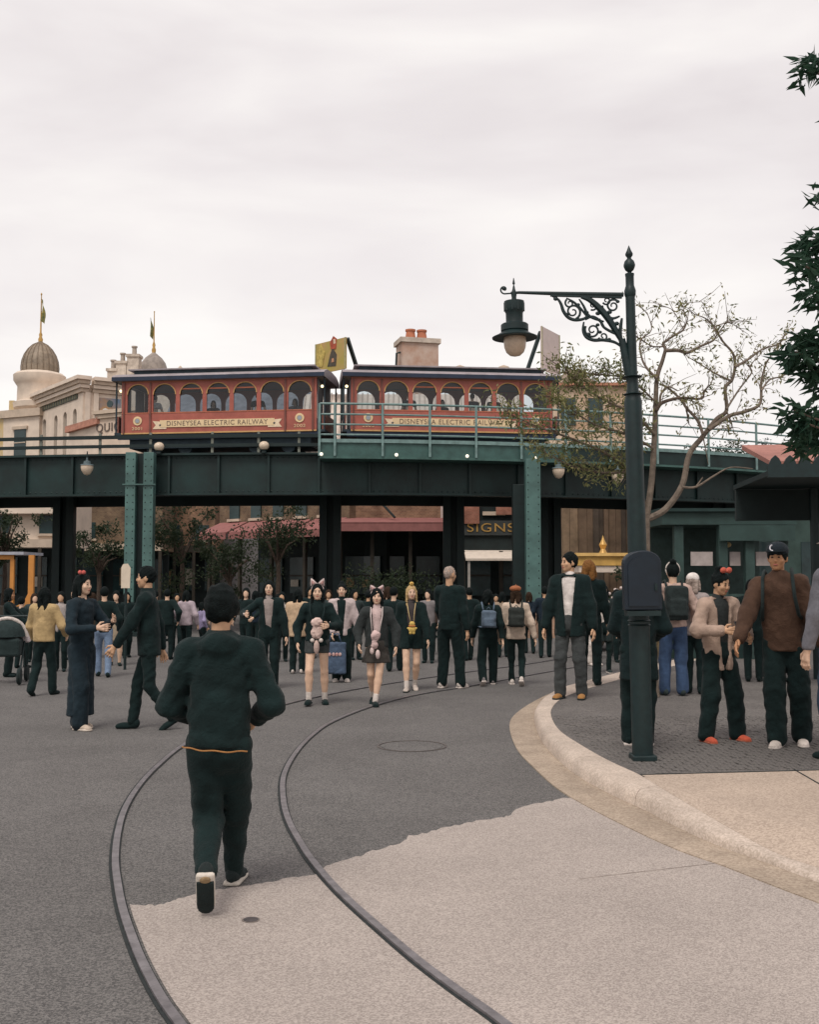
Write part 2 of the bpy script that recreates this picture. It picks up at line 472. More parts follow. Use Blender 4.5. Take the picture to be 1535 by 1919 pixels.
# setts: granite cubes in arcs, the nearest as single pieces
sm = []
for k in range(4):
    q = MB(); d = 0.0505; rr = random.Random(k)
    top = [(-d + rr.uniform(-.006, .006), -d + rr.uniform(-.006, .006)), (d + rr.uniform(-.006, .006), -d), (d, d + rr.uniform(-.006, .006)), (-d, d)]
    i_ = [(x * 0.82, y * 0.82) for x, y in top]
    q.add([(x, y, 0) for x, y in top] + [(x, y, 0.006) for x, y in top] + [(x, y, 0.0095) for x, y in i_],
          [(0, 1, 5, 4), (1, 2, 6, 5), (2, 3, 7, 6), (3, 0, 4, 7), (4, 5, 9, 8), (5, 6, 10, 9), (6, 7, 11, 10), (7, 4, 8, 11), (8, 9, 10, 11)])
    me = q.mesh('sett'); me.materials.append(SETT); sm.append(me)
def inside(p, poly_):
    c = False; x, y = p
    for i in range(len(poly_)):
        x1, y1 = poly_[i]; x2, y2 = poly_[i - 1]
        if (y1 > y) != (y2 > y) and x < (x2 - x1) * (y - y1) / (y2 - y1) + x1: c = not c
    return c
kip = [(p.x, p.y) for p in offset(ki, -0.0)[1:]] + [(60, ki[-1].y + 30), (60, -8)]
cells = []
y0 = cl[0].y
yy = y0 - 0.1
row = 0
while yy < y0 + 3.4:
    xx = 1.0 + (row % 2) * 0.054
    while xx < 6.2:
        lim = cl[0].y + (cl[2].y - cl[0].y) * (xx - cl[0].x) / (cl[2].x - cl[0].x)
        y_ = yy + 0.03 * math.sin(xx * 4.2)
        if y_ > lim + 0.08 and inside((xx, y_), kip) and inside((xx - 0.11, y_ - 0.06), kip) and inside((xx - 0.1, y_ + 0.06), kip) and abs(xx) < 0.42 * y_ + 0.3:
            cells.append((y_, xx))
        xx += 0.108
    yy += 0.106; row += 1
cells.sort()
pav = bpy.data.objects['pavement']
rest = MB()
for i, (y_, xx) in enumerate(cells):
    if i < 300:
        o = bpy.data.objects.new('sett', sm[i % 4]); col.objects.link(o); o.parent = pav
        o.location = (xx, y_, PH - 0.002 + random.uniform(-.003, .003)); o.rotation_euler = (random.uniform(-.03, .03), random.uniform(-.03, .03), random.uniform(-.08, .08))
    else:
        me = sm[i % 4]; dz = random.uniform(-.003, .003)
        rest.add([(v.co.x + xx, v.co.y + y_, v.co.z + PH - 0.002 + dz) for v in me.vertices], [tuple(p.vertices) for p in me.polygons])
o = rest.build('setts', SETT, pav); o['kind'] = 'stuff'

# pale concrete area of the road between the rails, gutter and camera
edge = [(243, 1696), (272, 1697), (296, 1697), (318, 1690), (340, 1683), (364, 1676), (400, 1670), (440, 1662), (480, 1657), (520, 1650), (560, 1643), (590, 1640), (612, 1622), (640, 1612), (676, 1604), (690, 1596), (722, 1590), (760, 1575), (766, 1566), (800, 1562), (835, 1549), (870, 1544), (900, 1538), (940, 1533), (958, 1526), (966, 1517), (990, 1508), (1025, 1503), (1045, 1498), (1085, 1494)]
ep = []
rr = random.Random(3)
for i in range(len(edge) - 1):
    for k in range(4):
        t = k / 4; ep.append((edge[i][0] + (edge[i + 1][0] - edge[i][0]) * t, edge[i][1] + (edge[i + 1][1] - edge[i][1]) * t + rr.uniform(-1.8, 1.8)))
ep.append(edge[-1])
poly = [(p.x, p.y) for p in (G(x, y) for x, y in ep)]
ly = poly[0][1]
left = [(p.x, p.y) for p in offset(lp, -0.04) if p.y < ly - 0.02]
left.sort(key=lambda q: q[1])
gr = [(p.x, p.y) for p in go if p.y < poly[-1][1] - 0.02]
gr.sort(key=lambda q: -q[1])
poly = poly + gr + [(gr[-1][0], -4), (left[0][0], -4)] + left
tag(sheet('concrete_road', poly, 0.004, CONC), kind='structure')
A, Bq = G(1085, 1648), G(1345, 1618)
MB().bar((A.x, A.y, 0.0055), (Bq.x, Bq.y, 0.0055), 0.007, 0.002).build('construction_joint', mat('joint_line', (0.31, 0.265, 0.235), 0.9, 0.3, 9), bpy.data.objects['concrete_road'])  # faint joint line, slightly darker than the concrete around it
# small covers in the road
cv = G(470, 1725)
e = empty('utility_cover', (cv.x, cv.y, 0.0045), 0, 'small round iron cover in the pale concrete by the walking man', 'cover')
MB().lathe([(0.036, 0), (0.036, 0.004), (0.03, 0.005)], 24).build('cover_plate', mat('cover_iron', (0.07, 0.06, 0.06), 0.7, 0.3, 30), e)
MB().lathe([(0.043, 0), (0.043, 0.0025), (0.0365, 0.0025), (0.0365, 0)], 24, cap=False).build('cover_ring', mat('cover_ring', (0.2, 0.17, 0.15), 0.8, 0.3, 30), e)
cv = G(772, 1398)
e = empty('manhole', (cv.x, cv.y, 0.0), 0, 'large asphalt filled manhole cover in the road between the rail and the kerb', 'manhole')
MB().lathe([(0.34, 0.001), (0.34, 0.006), (0.322, 0.006), (0.322, 0.001)], 48, cap=False).build('manhole_ring', mat('ring_iron', (0.10, 0.085, 0.078), 0.7, 0.3, 30), e)
MB().lathe([(0.30, 0.0005), (0.30, 0.004), (0.0, 0.0045)], 40, cap=False).build('manhole_fill', ASPH, e)

# ================================================================== viaduct
TEAL = mat('viaduct_paint', (0.005, 0.020, 0.019), 0.55, 0.5, 1.2, 0.05, 30)
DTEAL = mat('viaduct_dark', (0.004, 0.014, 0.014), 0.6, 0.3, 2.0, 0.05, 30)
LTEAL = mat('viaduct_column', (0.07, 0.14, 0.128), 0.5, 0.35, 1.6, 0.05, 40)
RAILM = mat('railing_paint', (0.15, 0.235, 0.225), 0.45, 0.25, 6.0)
def lin(xs, ys):
    xs = np.array(xs, float); ys = np.array(ys, float)
    X = np.linspace(xs[0], xs[-1], 200); Y = np.interp(X, xs, ys)
    k = np.ones(31) / 31
    Yp = np.concatenate([Y[0] + (Y[1] - Y[0]) * np.arange(-15, 0), Y, Y[-1] + (Y[-1] - Y[-2]) * np.arange(1, 16)])
    Ys = np.convolve(Yp, k, 'valid')
    return lambda x: float(np.interp(x, X, Ys))
yL = lin([-24, -16, -11.7, -7, -2.5, 2, 7, 12, 18, 26], [33.6, 31.5, 30.6, 30.0, 29.65, 30.05, 31.5, 34.0, 38.0, 44.0])
yW = lin([-8, -2.45, 1, 3.5, 7.2, 11.9, 17, 26], [28.9, 28.95, 29.3, 29.9, 31.0, 33.4, 37.2, 43.5])
def along(name, yf, x0, x1, prof, m, parent, step=0.7, smooth=False):
    n_ = max(2, int((x1 - x0) / step))
    rows = []
    for i in range(n_ + 1):
        x = x0 + (x1 - x0) * i / n_; y = yf(x)
        rows.append([Vector((x, y + dy, z)) for dy, z in prof])
    return MB().sweep(rows).build(name, m, parent, smooth=smooth)
DK = 5.12
via = empty('viaduct', (0, 30, 0), 0, 'dark green steel railway viaduct crossing above the crowd', 'viaduct'); via.location = (0, 0, 0)
# front girder with flanges and stiffeners, deck, back girder
along('girder', yL, -22, 24, [(0.10, 3.98), (0.10, DK - 0.06), (0.14, DK - 0.06), (0.14, 3.98)], TEAL, via)
along('top_flange', yL, -22, 24, [(-0.06, DK - 0.06), (-0.06, DK), (0.4, DK), (0.4, DK - 0.06)], TEAL, via)
along('bottom_flange', yL, -22, 24, [(-0.04, 3.93), (-0.04, 3.98), (0.36, 3.98), (0.36, 3.93)], TEAL, via)
along('deck', yL, -22, 24, [(0.142, DK - 0.1), (0.142, DK - 0.062), (5.0, DK - 0.062), (5.0, DK - 0.1)], DTEAL, via)
along('soffit', yL, -22, 24, [(0.36, 4.25), (0.36, 4.3), (4.6, 4.3), (4.6, 4.25)], DTEAL, via)
along('girder', yL, -22, 24, [(4.61, 3.93), (4.61, DK - 0.1), (4.69, DK - 0.1), (4.69, 3.93)], DTEAL, via)
st = MB()
st.box((-0.03, 0.0, 3.985), (0.03, 0.098, DK - 0.065))
stm = st.mesh('stiffener'); stm.materials.append(TEAL)
x = -21.0
while x < 22:
    if not (-8.3 < x < -7.0):
        o = bpy.data.objects.new('stiffener', stm); col.objects.link(o); o.parent = via; o.location = (x, yL(x) , 0)
    x += 1.42
# H columns. front pair of flanges in paler paint
def hcol(name, x, y, wdt, z1, m, mw, label=None, web=True):
    c = empty(name, (x, y, 0)); c.parent = via
    f = wdt * 0.36
    if web:
        MB().box((-wdt / 2, -0.16, 0), (-wdt / 2 + f, 0.16, z1)).build('column_flange', m, c, bevel=0.01)
        MB().box((wdt / 2 - f, -0.16, 0), (wdt / 2, 0.16, z1)).build('column_flange', m, c, bevel=0.01)
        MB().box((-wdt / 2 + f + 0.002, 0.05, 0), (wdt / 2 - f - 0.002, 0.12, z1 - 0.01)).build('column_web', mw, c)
    else:
        MB().box((-wdt / 2, -0.2, 0), (wdt / 2, 0.2, z1)).build('column_flange', m, c, bevel=0.012)
    MB().box((-wdt / 2 - 0.12, -0.3, 0), (wdt / 2 + 0.12, 0.3, 0.12)).build('base_plate', mw, c)
    return c
X0 = P(265, 900, 29.8).x
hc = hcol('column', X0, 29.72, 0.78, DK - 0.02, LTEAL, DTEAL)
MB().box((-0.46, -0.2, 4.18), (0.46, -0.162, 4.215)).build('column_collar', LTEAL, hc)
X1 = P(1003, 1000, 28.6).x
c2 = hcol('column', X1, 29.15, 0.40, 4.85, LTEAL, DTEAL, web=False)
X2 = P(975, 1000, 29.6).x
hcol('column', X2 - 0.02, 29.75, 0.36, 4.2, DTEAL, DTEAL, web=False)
for px in (105, 619, 851, 1040, -80, 1235, 1420):
    X = P(px, 1000, 34.0).x
    hcol('column', X, yL(X) + 4.2, 0.68, 4.4, DTEAL, DTEAL)
# brick plinth of the paler column
bp_ = P(1003, 1170, 29.15)
brick1 = brickmat('plinth_brick', (0.36, 0.22, 0.15), (0.30, 0.18, 0.12), (0.34, 0.29, 0.24), 5)
pl = MB().box((X1 - 0.55, 28.75, 0.0), (X1 + 0.55, 29.6, 0.62)).box((X1 - 0.6, 28.7, 0.62), (X1 + 0.6, 29.65, 0.7)).build('column_plinth', brick1)
tag(pl, 'low brick plinth at the foot of the pale green column', 'plinth')
rv_ = MB()
def rivet(x, y, z, r_=0.02):
    n0 = len(rv_.v)
    rv_.v += [(x - r_, y, z - r_), (x + r_, y, z - r_), (x + r_, y, z + r_), (x - r_, y, z + r_), (x, y - 0.014, z)]
    rv_.f += [(n0, n0 + 1, n0 + 4), (n0 + 1, n0 + 2, n0 + 4), (n0 + 2, n0 + 3, n0 + 4), (n0 + 3, n0, n0 + 4)]
x = -13.0
while x < 14:
    for z in (4.04, DK - 0.13): rivet(x, yL(x) + 0.099, z)
    x += 0.16
for xo in (-0.33, -0.17, 0.17, 0.33):
    z = 0.3
    while z < DK - 0.1: rivet(X0 + xo, 29.72 - 0.161, z, 0.016); z += 0.2
for xo in (-0.14, 0.14):
    z = 0.8
    while z < 4.8: rivet(X1 + xo, 29.15 - 0.201, z, 0.016); z += 0.2
rvo = rv_.build('rivets', TEAL, via); rvo['kind'] = 'stuff'
# projecting walkway with railing on the right
wk = empty('walkway', (0, 0, 0), 0, 'projecting pale green walkway with pipe railing along the viaduct', 'walkway')
xw = -2.45
along('edge_plate', yW, 4.602, 22, [(0.0, 4.92), (0.0, 5.30), (0.05, 5.30), (0.05, 4.92)], TEAL, wk)
along('edge_plate', yW, xw, 4.6, [(0.0, 4.92), (0.0, 5.30), (0.05, 5.30), (0.05, 4.92)], mat('walk_paint', (0.04, 0.095, 0.085), 0.5, 0.25, 4.0), wk)
along('toe_rail', yW, xw, 22, [(-0.05, 5.30), (-0.05, 5.40), (0.07, 5.40), (0.07, 5.30)], RAILM, wk)
along('bottom_lip', yW, xw, 22, [(-0.06, 4.86), (-0.06, 4.92), (1.0, 4.92), (1.0, 4.86)], mat('walk_lip', (0.045, 0.105, 0.092), 0.5, 0.25, 4.0), wk)
along('walk_deck', yW, xw, 22, [(0.05, 5.2), (0.05, 5.26), (1.1, 5.26), (1.1, 5.2)], DTEAL, wk)
for zz in (5.52, 5.80, 6.08, 6.37):
    pts = []
    x = xw
    while x < 22:
        pts.append((x, yW(x) - 0.02, zz)); x += 0.6
    MB().tube(pts, 0.026 if zz < 6.2 else 0.032, 8).build('handrail', RAILM, wk, smooth=True)
pm = MB().box((-0.032, -0.09, 4.93), (0.032, -0.052, 6.37)).mesh('railing_post'); pm.materials.append(RAILM)
pxs = [598, 627, 717, 806, 893, 978, 1062, 1146, 1234, 1330, 1420, 1500]
for px in pxs:
    X = (px - CX) / F * 29.6
    for _ in range(4): X = (px - CX) / F * yW(X)
    o = bpy.data.objects.new('railing_post', pm); col.objects.link(o); o.parent = wk; o.location = (X, yW(X), 0)
BULB = emis('bulb', (1.0, 0.93, 0.8), 0.6)
for px in (603, 743, 877, 1010):
    X = (px - CX) / F * 29.2
    MB().ball((X, yW(X) - 0.09, 4.97), 0.05, 10, 6).build('edge_bulb', BULB, wk, smooth=True)
# left railing, lower and darker
lr = empty('left_guardrail', (0, 0, 0), 0, 'low dark guardrail on the left half of the viaduct below the tram', 'guardrail'); lr.name = 'guardrail'
for zz, hh, mm in ((5.60, 0.05, DTEAL), (5.34, 0.045, DTEAL)):
    along('guard_rail', yL, -22, -2.5, [(0.0, zz - hh), (0.0, zz + hh), (0.05, zz + hh), (0.05, zz - hh)], mm, lr)
gm = MB().box((-0.035, 0.05, DK), (0.035, 0.1, 5.72)).mesh('guard_post'); gm.materials.append(mat('guard_post', (0.16, 0.17, 0.14), 0.6, 0.3))
for px in (-60, 60, 178, 277, 396, 484, 560):
    X = (px - CX) / F * 30
    o = bpy.data.objects.new('guard_post', gm); col.objects.link(o); o.parent = lr; o.location = (X, yL(X), 0)
GLOBE = mat('lamp_globe', (0.62, 0.50, 0.38), 0.35, 0.12, 20)
IRON = mat('lamp_iron', (0.006, 0.019, 0.020), 0.5, 0.25, 12, 0.05, 50)
for px, nm in ((288, 'round globe lamp on the viaduct edge above the twin green columns'), (491, 'round globe lamp on the viaduct edge left of the tram gap')):
    X = (px - CX) / F * 29.5
    e = empty('globe_lamp', (X, yL(X) - 0.08, DK), 0, nm, 'lamp', 'globe lamps on the viaduct edge')
    MB().lathe([(0.07, -0.02), (0.07, 0.04), (0.11, 0.07)], 14).build('lamp_base', IRON, e, smooth=True)
    MB().lathe([(0.06, 0.06), (0.13, 0.12), (0.145, 0.2), (0.12, 0.26), (0.06, 0.30), (0.0, 0.31)], 18, cap=False).build('globe', GLOBE, e, smooth=True)
def hang_lamp(px, py, Y, label):
    p = P(px, py, Y)
    e = empty('hanging_lamp', (p.x, p.y, p.z), 0, label, 'lamp', 'lamps hanging under the viaduct')
    MB().lathe([(0.02, 0.30), (0.03, 0.22), (0.09, 0.2), (0.10, 0.12), (0.17, 0.11), (0.19, 0.085), (0.17, 0.08)], 20).build('lamp_cap', mat('lamp_cap', (0.10, 0.14, 0.15), 0.5, 0.2), e, smooth=True)
    MB().lathe([(0.165, 0.08), (0.172, 0.03), (0.15, -0.06), (0.09, -0.16), (0.0, -0.20)], 20, cap=False).build('globe', GLOBE, e, smooth=True)
    MB().tube([(0, 0, 0.3), (0, 0, 0.48)], 0.018, 8).build('stem', IRON, e)
hang_lamp(163, 878, 29.7, 'acorn lamp hanging on the viaduct far left of the columns')
hang_lamp(1047, 884, 29.4, 'acorn lamp hanging on the viaduct left of the street lamp')
hang_lamp(1158, 893, 29.6, 'acorn lamp hanging half behind the street lamp post')

# ================================================================== trams
RED = mat('tram_red', (0.36, 0.10, 0.072), 0.5, 0.16, 3.0, 0.03, 40)
REDT = mat('tram_red_trim', (0.42, 0.13, 0.07), 0.5, 0.16, 3.0)
CREAM = mat('tram_cream', (0.74, 0.56, 0.33), 0.6, 0.1, 5.0)
CREAML = mat('tram_line', (0.55, 0.32, 0.13), 0.6, 0.1, 5.0)
NAVY = mat('tram_navy', (0.013, 0.024, 0.05), 0.5, 0.25, 4.0)
ROOFG = mat('tram_roof', (0.29, 0.255, 0.265), 0.7, 0.2, 4.0)
CHAS = mat('tram_chassis', (0.02, 0.035, 0.045), 0.7, 0.3, 4.0)
INTR = mat('tram_interior', (0.10, 0.10, 0.11), 0.7, 0.2, 4.0)
LETT = mat('tram_letters', (0.19, 0.135, 0.10), 0.7, 0.1)
GREY = mat('emblem_blue', (0.30, 0.33, 0.36), 0.6, 0.2, 30)
glass = bpy.data.materials.new('pane_glass'); glass.use_nodes = True
t_ = glass.node_tree; t_.nodes.clear()
go_ = t_.nodes.new('ShaderNodeOutputMaterial'); tr_ = t_.nodes.new('ShaderNodeBsdfTransparent'); gl_ = t_.nodes.new('ShaderNodeBsdfGlossy'); mx_ = t_.nodes.new('ShaderNodeMixShader')
tr_.inputs[0].default_value = (0.60, 0.67, 0.71, 1); gl_.inputs['Roughness'].default_value = 0.05; mx_.inputs[0].default_value = 0.05
t_.links.new(tr_.outputs[0], mx_.inputs[1]); t_.links.new(gl_.outputs[0], mx_.inputs[2]); t_.links.new(mx_.outputs[0], go_.inputs[0])
def arch_bay(k, x0, x1, z0, z1, hw, spring, y0, y1, n=10, rise=None):
    """wall bay [x0,x1]x[z0,z1] with an arched opening of half width hw down to z0; thickness y0..y1"""
    xc = (x0 + x1) / 2; rise = rise or hw
    arc = [(xc - hw * math.cos(PI * i / n), spring + rise * math.sin(PI * i / n)) for i in range(n + 1)]
    def quad(a, b_, c, d):
        for y in (y0, y1):
            k.add([(p[0], y, p[1]) for p in (a, b_, c, d)], [(0, 1, 2, 3)])
    quad((x0, z0), (xc - hw, z0), (xc - hw, spring), (x0, spring))
    quad((xc + hw, z0), (x1, z0), (x1, spring), (xc + hw, spring))
    quad((x0, spring), arc[0], (arc[0][0], z1), (x0, z1))
    quad(arc[-1], (x1, spring), (x1, z1), (arc[-1][0], z1))
    for i in range(n):
        a, b_ = arc[i], arc[i + 1]; quad(a, b_, (b_[0], z1), (a[0], z1))
    edge_ = [(xc - hw, z0)] + arc + [(xc + hw, z0)]
    for i in range(len(edge_) - 1):
        a, b_ = edge_[i], edge_[i + 1]
        k.add([(a[0], y0, a[1]), (b_[0], y0, b_[1]), (b_[0], y1, b_[1]), (a[0], y1, a[1])], [(0, 1, 2, 3)])
    for x in (x0, x1):
        k.add([(x, y0, z0), (x, y1, z0), (x, y1, z1), (x, y0, z1)], [(0, 1, 2, 3)])
    return arc
def tram(pl_, pr_, label, num, numl, sashes):
    """pl_, pr_: (px, Y) of the left and right end of the near side"""
    A = Vector(((pl_[0] - CX) / F * pl_[1], pl_[1], 0)); B_ = Vector(((pr_[0] - CX) / F * pr_[1], pr_[1], 0))
    L = (B_ - A).length; rz = math.atan2(B_.y - A.y, B_.x - A.x)
    e = empty('tram_car', (A.x, A.y, 5.27), rz, label, 'tram')
    W = 1.85; z0, zs, zt, ze = 0.62, 1.26, 2.16, 2.20   # body bottom, sill, arch zone top
    MB().box((0, 0, z0), (L, 0.06, zs)).build('side_panel', RED, e)
    MB().box((0, W - 0.06, z0), (L, W, zs)).build('side_panel', RED, e)
    MB().box((0, 0.062, z0 - 0.02), (L, W - 0.062, z0 + 0.05)).build('floor', INTR, e)
    nb = 7; m0 = 0.09; bw = (L - 2 * m0) / nb
    k = MB(); kb_ = MB()
    k.box((0, 0, zs + .001), (m0, 0.06, zt)); k.box((L - m0, 0, zs + .001), (L, 0.06, zt))
    kb_.box((0, W - 0.06, zs + .001), (m0, W, zt)); kb_.box((L - m0, W - 0.06, zs + .001), (L, W, zt))
    wins = []
    for i in range(nb):
        x0 = m0 + i * bw; hw = bw / 2 - 0.065
        if i == 0: hw -= 0.02
        arc = arch_bay(k, x0, x0 + bw, zs, zt, hw, zt - 0.05 - hw * 0.92, 0.0, 0.05, 12, hw * 0.92)
        arch_bay(kb_, x0, x0 + bw, zs, zt, hw, zt - 0.05 - hw * 0.92, W - 0.05, W, 8, hw * 0.92)
        wins.append((x0 + bw / 2, hw, arc))
    k.build('window_wall', RED, e); kb_.build('window_wall', RED, e)
    for i, (xc, hw, arc) in enumerate(wins):
        fr = MB().tube([(p[0], -0.008, p[1]) for p in arc], 0.018, 6).build('window_arch', CREAML, e)
        g = MB(); pts = [(xc - hw, zs)] + arc + [(xc + hw, zs)]
        g.add([(p[0], 0.03, p[1]) for p in pts], [tuple(range(len(pts)))])
        g.build('pane', glass, fr)
        if i in sashes:
            MB().box((xc - hw, 0.012, arc[2][1] - 0.02), (xc + hw, 0.028, arc[2][1] + 0.02)).build('sash_bar', REDT, fr)
    # pillars with a thin cream line, door post
    for i in range(nb + 1):
        x = m0 + i * bw
        if i in (0, 1, nb - 1, nb):
            MB().box((x - 0.045, -0.035, z0 + 0.01), (x - 0.02 + 0.03, -0.002, zt)).build('door_post', mat('tram_post', (0.17, 0.06, 0.045), 0.5, 0.2), e)
    MB().box((0, -0.016, z0 - 0.006), (L, -0.001, z0 + 0.035)).build('bottom_line', CREAML, e)
    MB().box((0.0, -0.01, zs - 0.03), (L, -0.001, zs + 0.0)).build('sill_line', REDT, e)
    # banner
    bx0, bx1 = m0 + bw * 1.02 + 0.05, m0 + bw * 6 - 0.12
    zc = (z0 + zs) / 2 - 0.03; hh = 0.105
    MB().box((bx0 + 0.22, -0.022, zc - hh), (bx1 - 0.22, -0.004, zc + hh)).build('name_banner', CREAM, e)
    for s_, xa in ((1, bx0), (-1, bx1)):
        tip = [(xa, zc - hh - 0.05), (xa + s_ * 0.42, zc - hh - 0.05), (xa + s_ * 0.42, zc + hh - 0.05), (xa, zc + hh - 0.02), (xa + s_ * 0.09, zc - 0.04)]
        MB().prism(tip, -0.016, -0.003).build('banner_tail', mat('tram_cream2', (0.76, 0.60, 0.42), 0.6, 0.1), e)
        stp = [(xa + s_ * 0.23 + (0.045 if q % 2 == 0 else 0.018) * math.sin(q * PI / 5), zc - 0.04 + (0.045 if q % 2 == 0 else 0.018) * math.cos(q * PI / 5)) for q in range(10)]
        MB().prism(stp, -0.026, -0.0165).build('banner_star', NAVY, e)
    text('banner_lettering', 'DISNEYSEA ELECTRIC RAILWAY', 0.205, Matrix.Translation(((bx0 + bx1) / 2, -0.026, zc)) @ TXT, LETT, e, 0.003, fit=bx1 - bx0 - 0.86)
    for xc, nn in ((m0 + bw * 0.5, numl), (L - m0 - bw * 0.5, num)):
        ec = zc + 0.1
        MB().prism([(xc + 0.135 * math.cos(q * PI / 12), ec + 0.135 * math.sin(q * PI / 12)) for q in range(24)], -0.02, -0.002).build('emblem', CREAM, e)
        MB().prism([(xc + 0.085 * math.cos(q * PI / 10), ec + 0.085 * math.sin(q * PI / 10)) for q in range(20)], -0.026, -0.0205).build('emblem_ring', CREAML, e)
        MB().prism([(xc + 0.07 * math.cos(q * PI / 10), ec + 0.07 * math.sin(q * PI / 10)) for q in range(20)], -0.03, -0.0265).build('emblem_centre', GREY, e)
        text('car_number', nn, 0.13, Matrix.Translation((xc, -0.012, ec - 0.235)) @ TXT, CREAM, e, 0.003, sx=1.25)
    # roof
    def roof(x0, x1, dz=0.0):
        prof = [(-0.16, ze), (-0.16, ze + 0.12), (-0.10, ze + 0.17), (0.25, ze + 0.27), (W / 2, ze + 0.30), (W - 0.25, ze + 0.27), (W + 0.10, ze + 0.17), (W + 0.16, ze + 0.12), (W + 0.16, ze)]
        return [[Vector((x, y, z - (0.07 if i in (0,) else 0))) for y, z in prof] for i, x in ((1, x0), (1, x1))]
    k = MB(); k.sweep(roof(-0.26, L + 0.26)); k.build('roof', ROOFG, e)
    MB().box((-0.26, -0.178, ze + 0.0), (L + 0.26, -0.162, ze + 0.115)).build('eave_band', NAVY, e)
    MB().box((0, -0.01, zt + 0.001), (L, 0.055, ze)).build('frieze', REDT, e)
    MB().box((0, W - 0.055, zt + 0.001), (L, W - 0.01, ze)).build('frieze', REDT, e)
    MB().box((0.25, 0.30, ze + 0.272), (L - 0.25, W - 0.30, ze + 0.38)).build('clerestory', CHAS, e)
    MB().box((0.1, 0.2, ze + 0.38), (L - 0.1, W - 0.2, ze + 0.42)).build('clerestory_roof', ROOFG, e)
    # end platforms
    for s_, xe in ((-1, 0.0), (1, L)):
        MB().box((min(xe, xe + s_ * 0.24), 0.05, z0 - 0.02), (max(xe, xe + s_ * 0.24), W - 0.05, z0 + 0.05)).build('platform', CHAS, e)
        for y in (0.08, W - 0.12):
            MB().box((xe + s_ * 0.21 - 0.02, y, z0), (xe + s_ * 0.21 + 0.02, y + 0.04, ze)).build('platform_post', CHAS, e)
        MB().box((xe + s_ * 0.16 - 0.025, 0.12, z0), (xe + s_ * 0.16 + 0.025, W - 0.12, zs - 0.1)).build('dash_panel', mat('tram_dash', (0.20, 0.07, 0.05), 0.5, 0.2), e)
        MB().box((xe + s_ * 0.02 - 0.018, 0.07, z0 + 0.06), (xe + s_ * 0.02 + 0.018, 0.72, zt)).build('bulkhead', INTR, e)
        MB().box((xe + s_ * 0.02 - 0.018, W - 0.72, z0 + 0.06), (xe + s_ * 0.02 + 0.018, W - 0.07, zt)).build('bulkhead', INTR, e)
        MB().ball((xe + s_ * 0.12, 0.2, zt - 0.2), 0.045).build('platform_bulb', emis('warm_bulb', (1.0, 0.8, 0.45), 1.6), e, smooth=True)
    MB().box((0.06, 0.1, ze - 0.05), (L - 0.06, W - 0.1, ze - 0.004)).build('ceiling', mat('tram_ceiling', (0.05, 0.075, 0.12), 0.6, 0.2), e)
    # chassis, wheels, benches
    MB().box((0.2, 0.15, 0.2), (L - 0.2, W - 0.15, z0 - 0.03)).build('chassis', CHAS, e)
    MB().box((-0.12, 0.02, z0 - 0.16), (L + 0.12, 0.10, z0 - 0.022)).build('sole_bar', NAVY, e)
    for x in (0.9, 1.9, L - 1.9, L - 0.9):
        for y in (0.25, W - 0.37):
            MB().lathe([(0.02, 0), (0.21, 0), (0.23, 0.05), (0.21, 0.1), (0.02, 0.1)], 18, Matrix.Translation((x, y + 0.1, 0.235)) @ Matrix.Rotation(PI / 2, 4, 'X')).build('wheel', CHAS, e, smooth=True)
    for y in (0.12, W - 0.5):
        MB().box((0.5, y, z0 + 0.3), (L - 0.5, y + 0.38, z0 + 0.36)).build('bench', mat('tram_bench', (0.12, 0.07, 0.04), 0.6, 0.2), e)
    return e, L, rz
TR1 = tram((224, 31.75), (592, 30.95), 'red tram car on the left, in full view on the viaduct', '2002', '2001', (2, 3, 4))
TR2 = tram((657, 30.95), (1037, 31.6), 'red tram car on the right behind the pipe railing and foliage', '2003', '2003', (2, 3, 4))
for y_ in (0.45, 1.42):
    along('running_rail', lambda x: yL(x) + 1.2 + y_, -22, 24, [(0, DK - 0.06), (0, DK + 0.15), (0.06, DK + 0.15), (0.06, DK - 0.06)], CHAS, via)
# ================================================================== buildings beyond the viaduct
STUC = mat('stucco_cream', (0.66, 0.55, 0.45), 0.85, 0.12, 1.5, 0.1, 20)
STUD = mat('stucco_trim', (0.50, 0.40, 0.31), 0.85, 0.15, 2.0, 0.1, 20)
DARKW = mat('window_dark', (0.018, 0.04, 0.042), 0.25, 0.3, 2.0, spec=0.5)
DOME = mat('dome_copper', (0.235, 0.185, 0.135), 0.6, 0.35, 2.5, 0.1, 20)
GOLD = mat('finial_gold', (0.45, 0.27, 0.08), 0.45, 0.2, 5, metal=0.3)
def face_frame(name, a, b_, label, cat, z=0.0):
    """empty at a whose local x runs from a to b_ (plan points), -y faces outwards"""
    rz = math.atan2(b_[1] - a[1], b_[0] - a[0])
    e_ = empty(name, (a[0], a[1], z), rz, label, cat)
    return e_, math.hypot(b_[0] - a[0], b_[1] - a[1])
def plan(px, D): return ((px - CX) / F * D, D)
a, b_ = plan(66, 69.3), plan(150, 63.0)
hall, LW = face_frame('domed_hall', a, b_, 'cream hall with corner dome and arched slit windows behind the viaduct, far left', 'building')
def wall_t(px):
    k = (px - CX) / F; dx, dy = b_[0] - a[0], b_[1] - a[1]
    t = (k * a[1] - a[0]) / (dx - k * dy); return t * LW
ZC = 13.5
wk_ = MB()
xs = [0.0]
cw = [wall_t(p) for p in (83, 100, 117, 135)]
prev = 0.0
for i, c in enumerate(cw):
    nxt = (cw[i] + cw[i + 1]) / 2 if i < 3 else c + 0.9
    hw = 0.30
    arch_bay(wk_, prev, nxt, 8.4, 12.1, hw if abs(c - (prev + nxt) / 2) < 0.4 else hw, 11.45, 0.0, 0.35, 10)
    prev = nxt
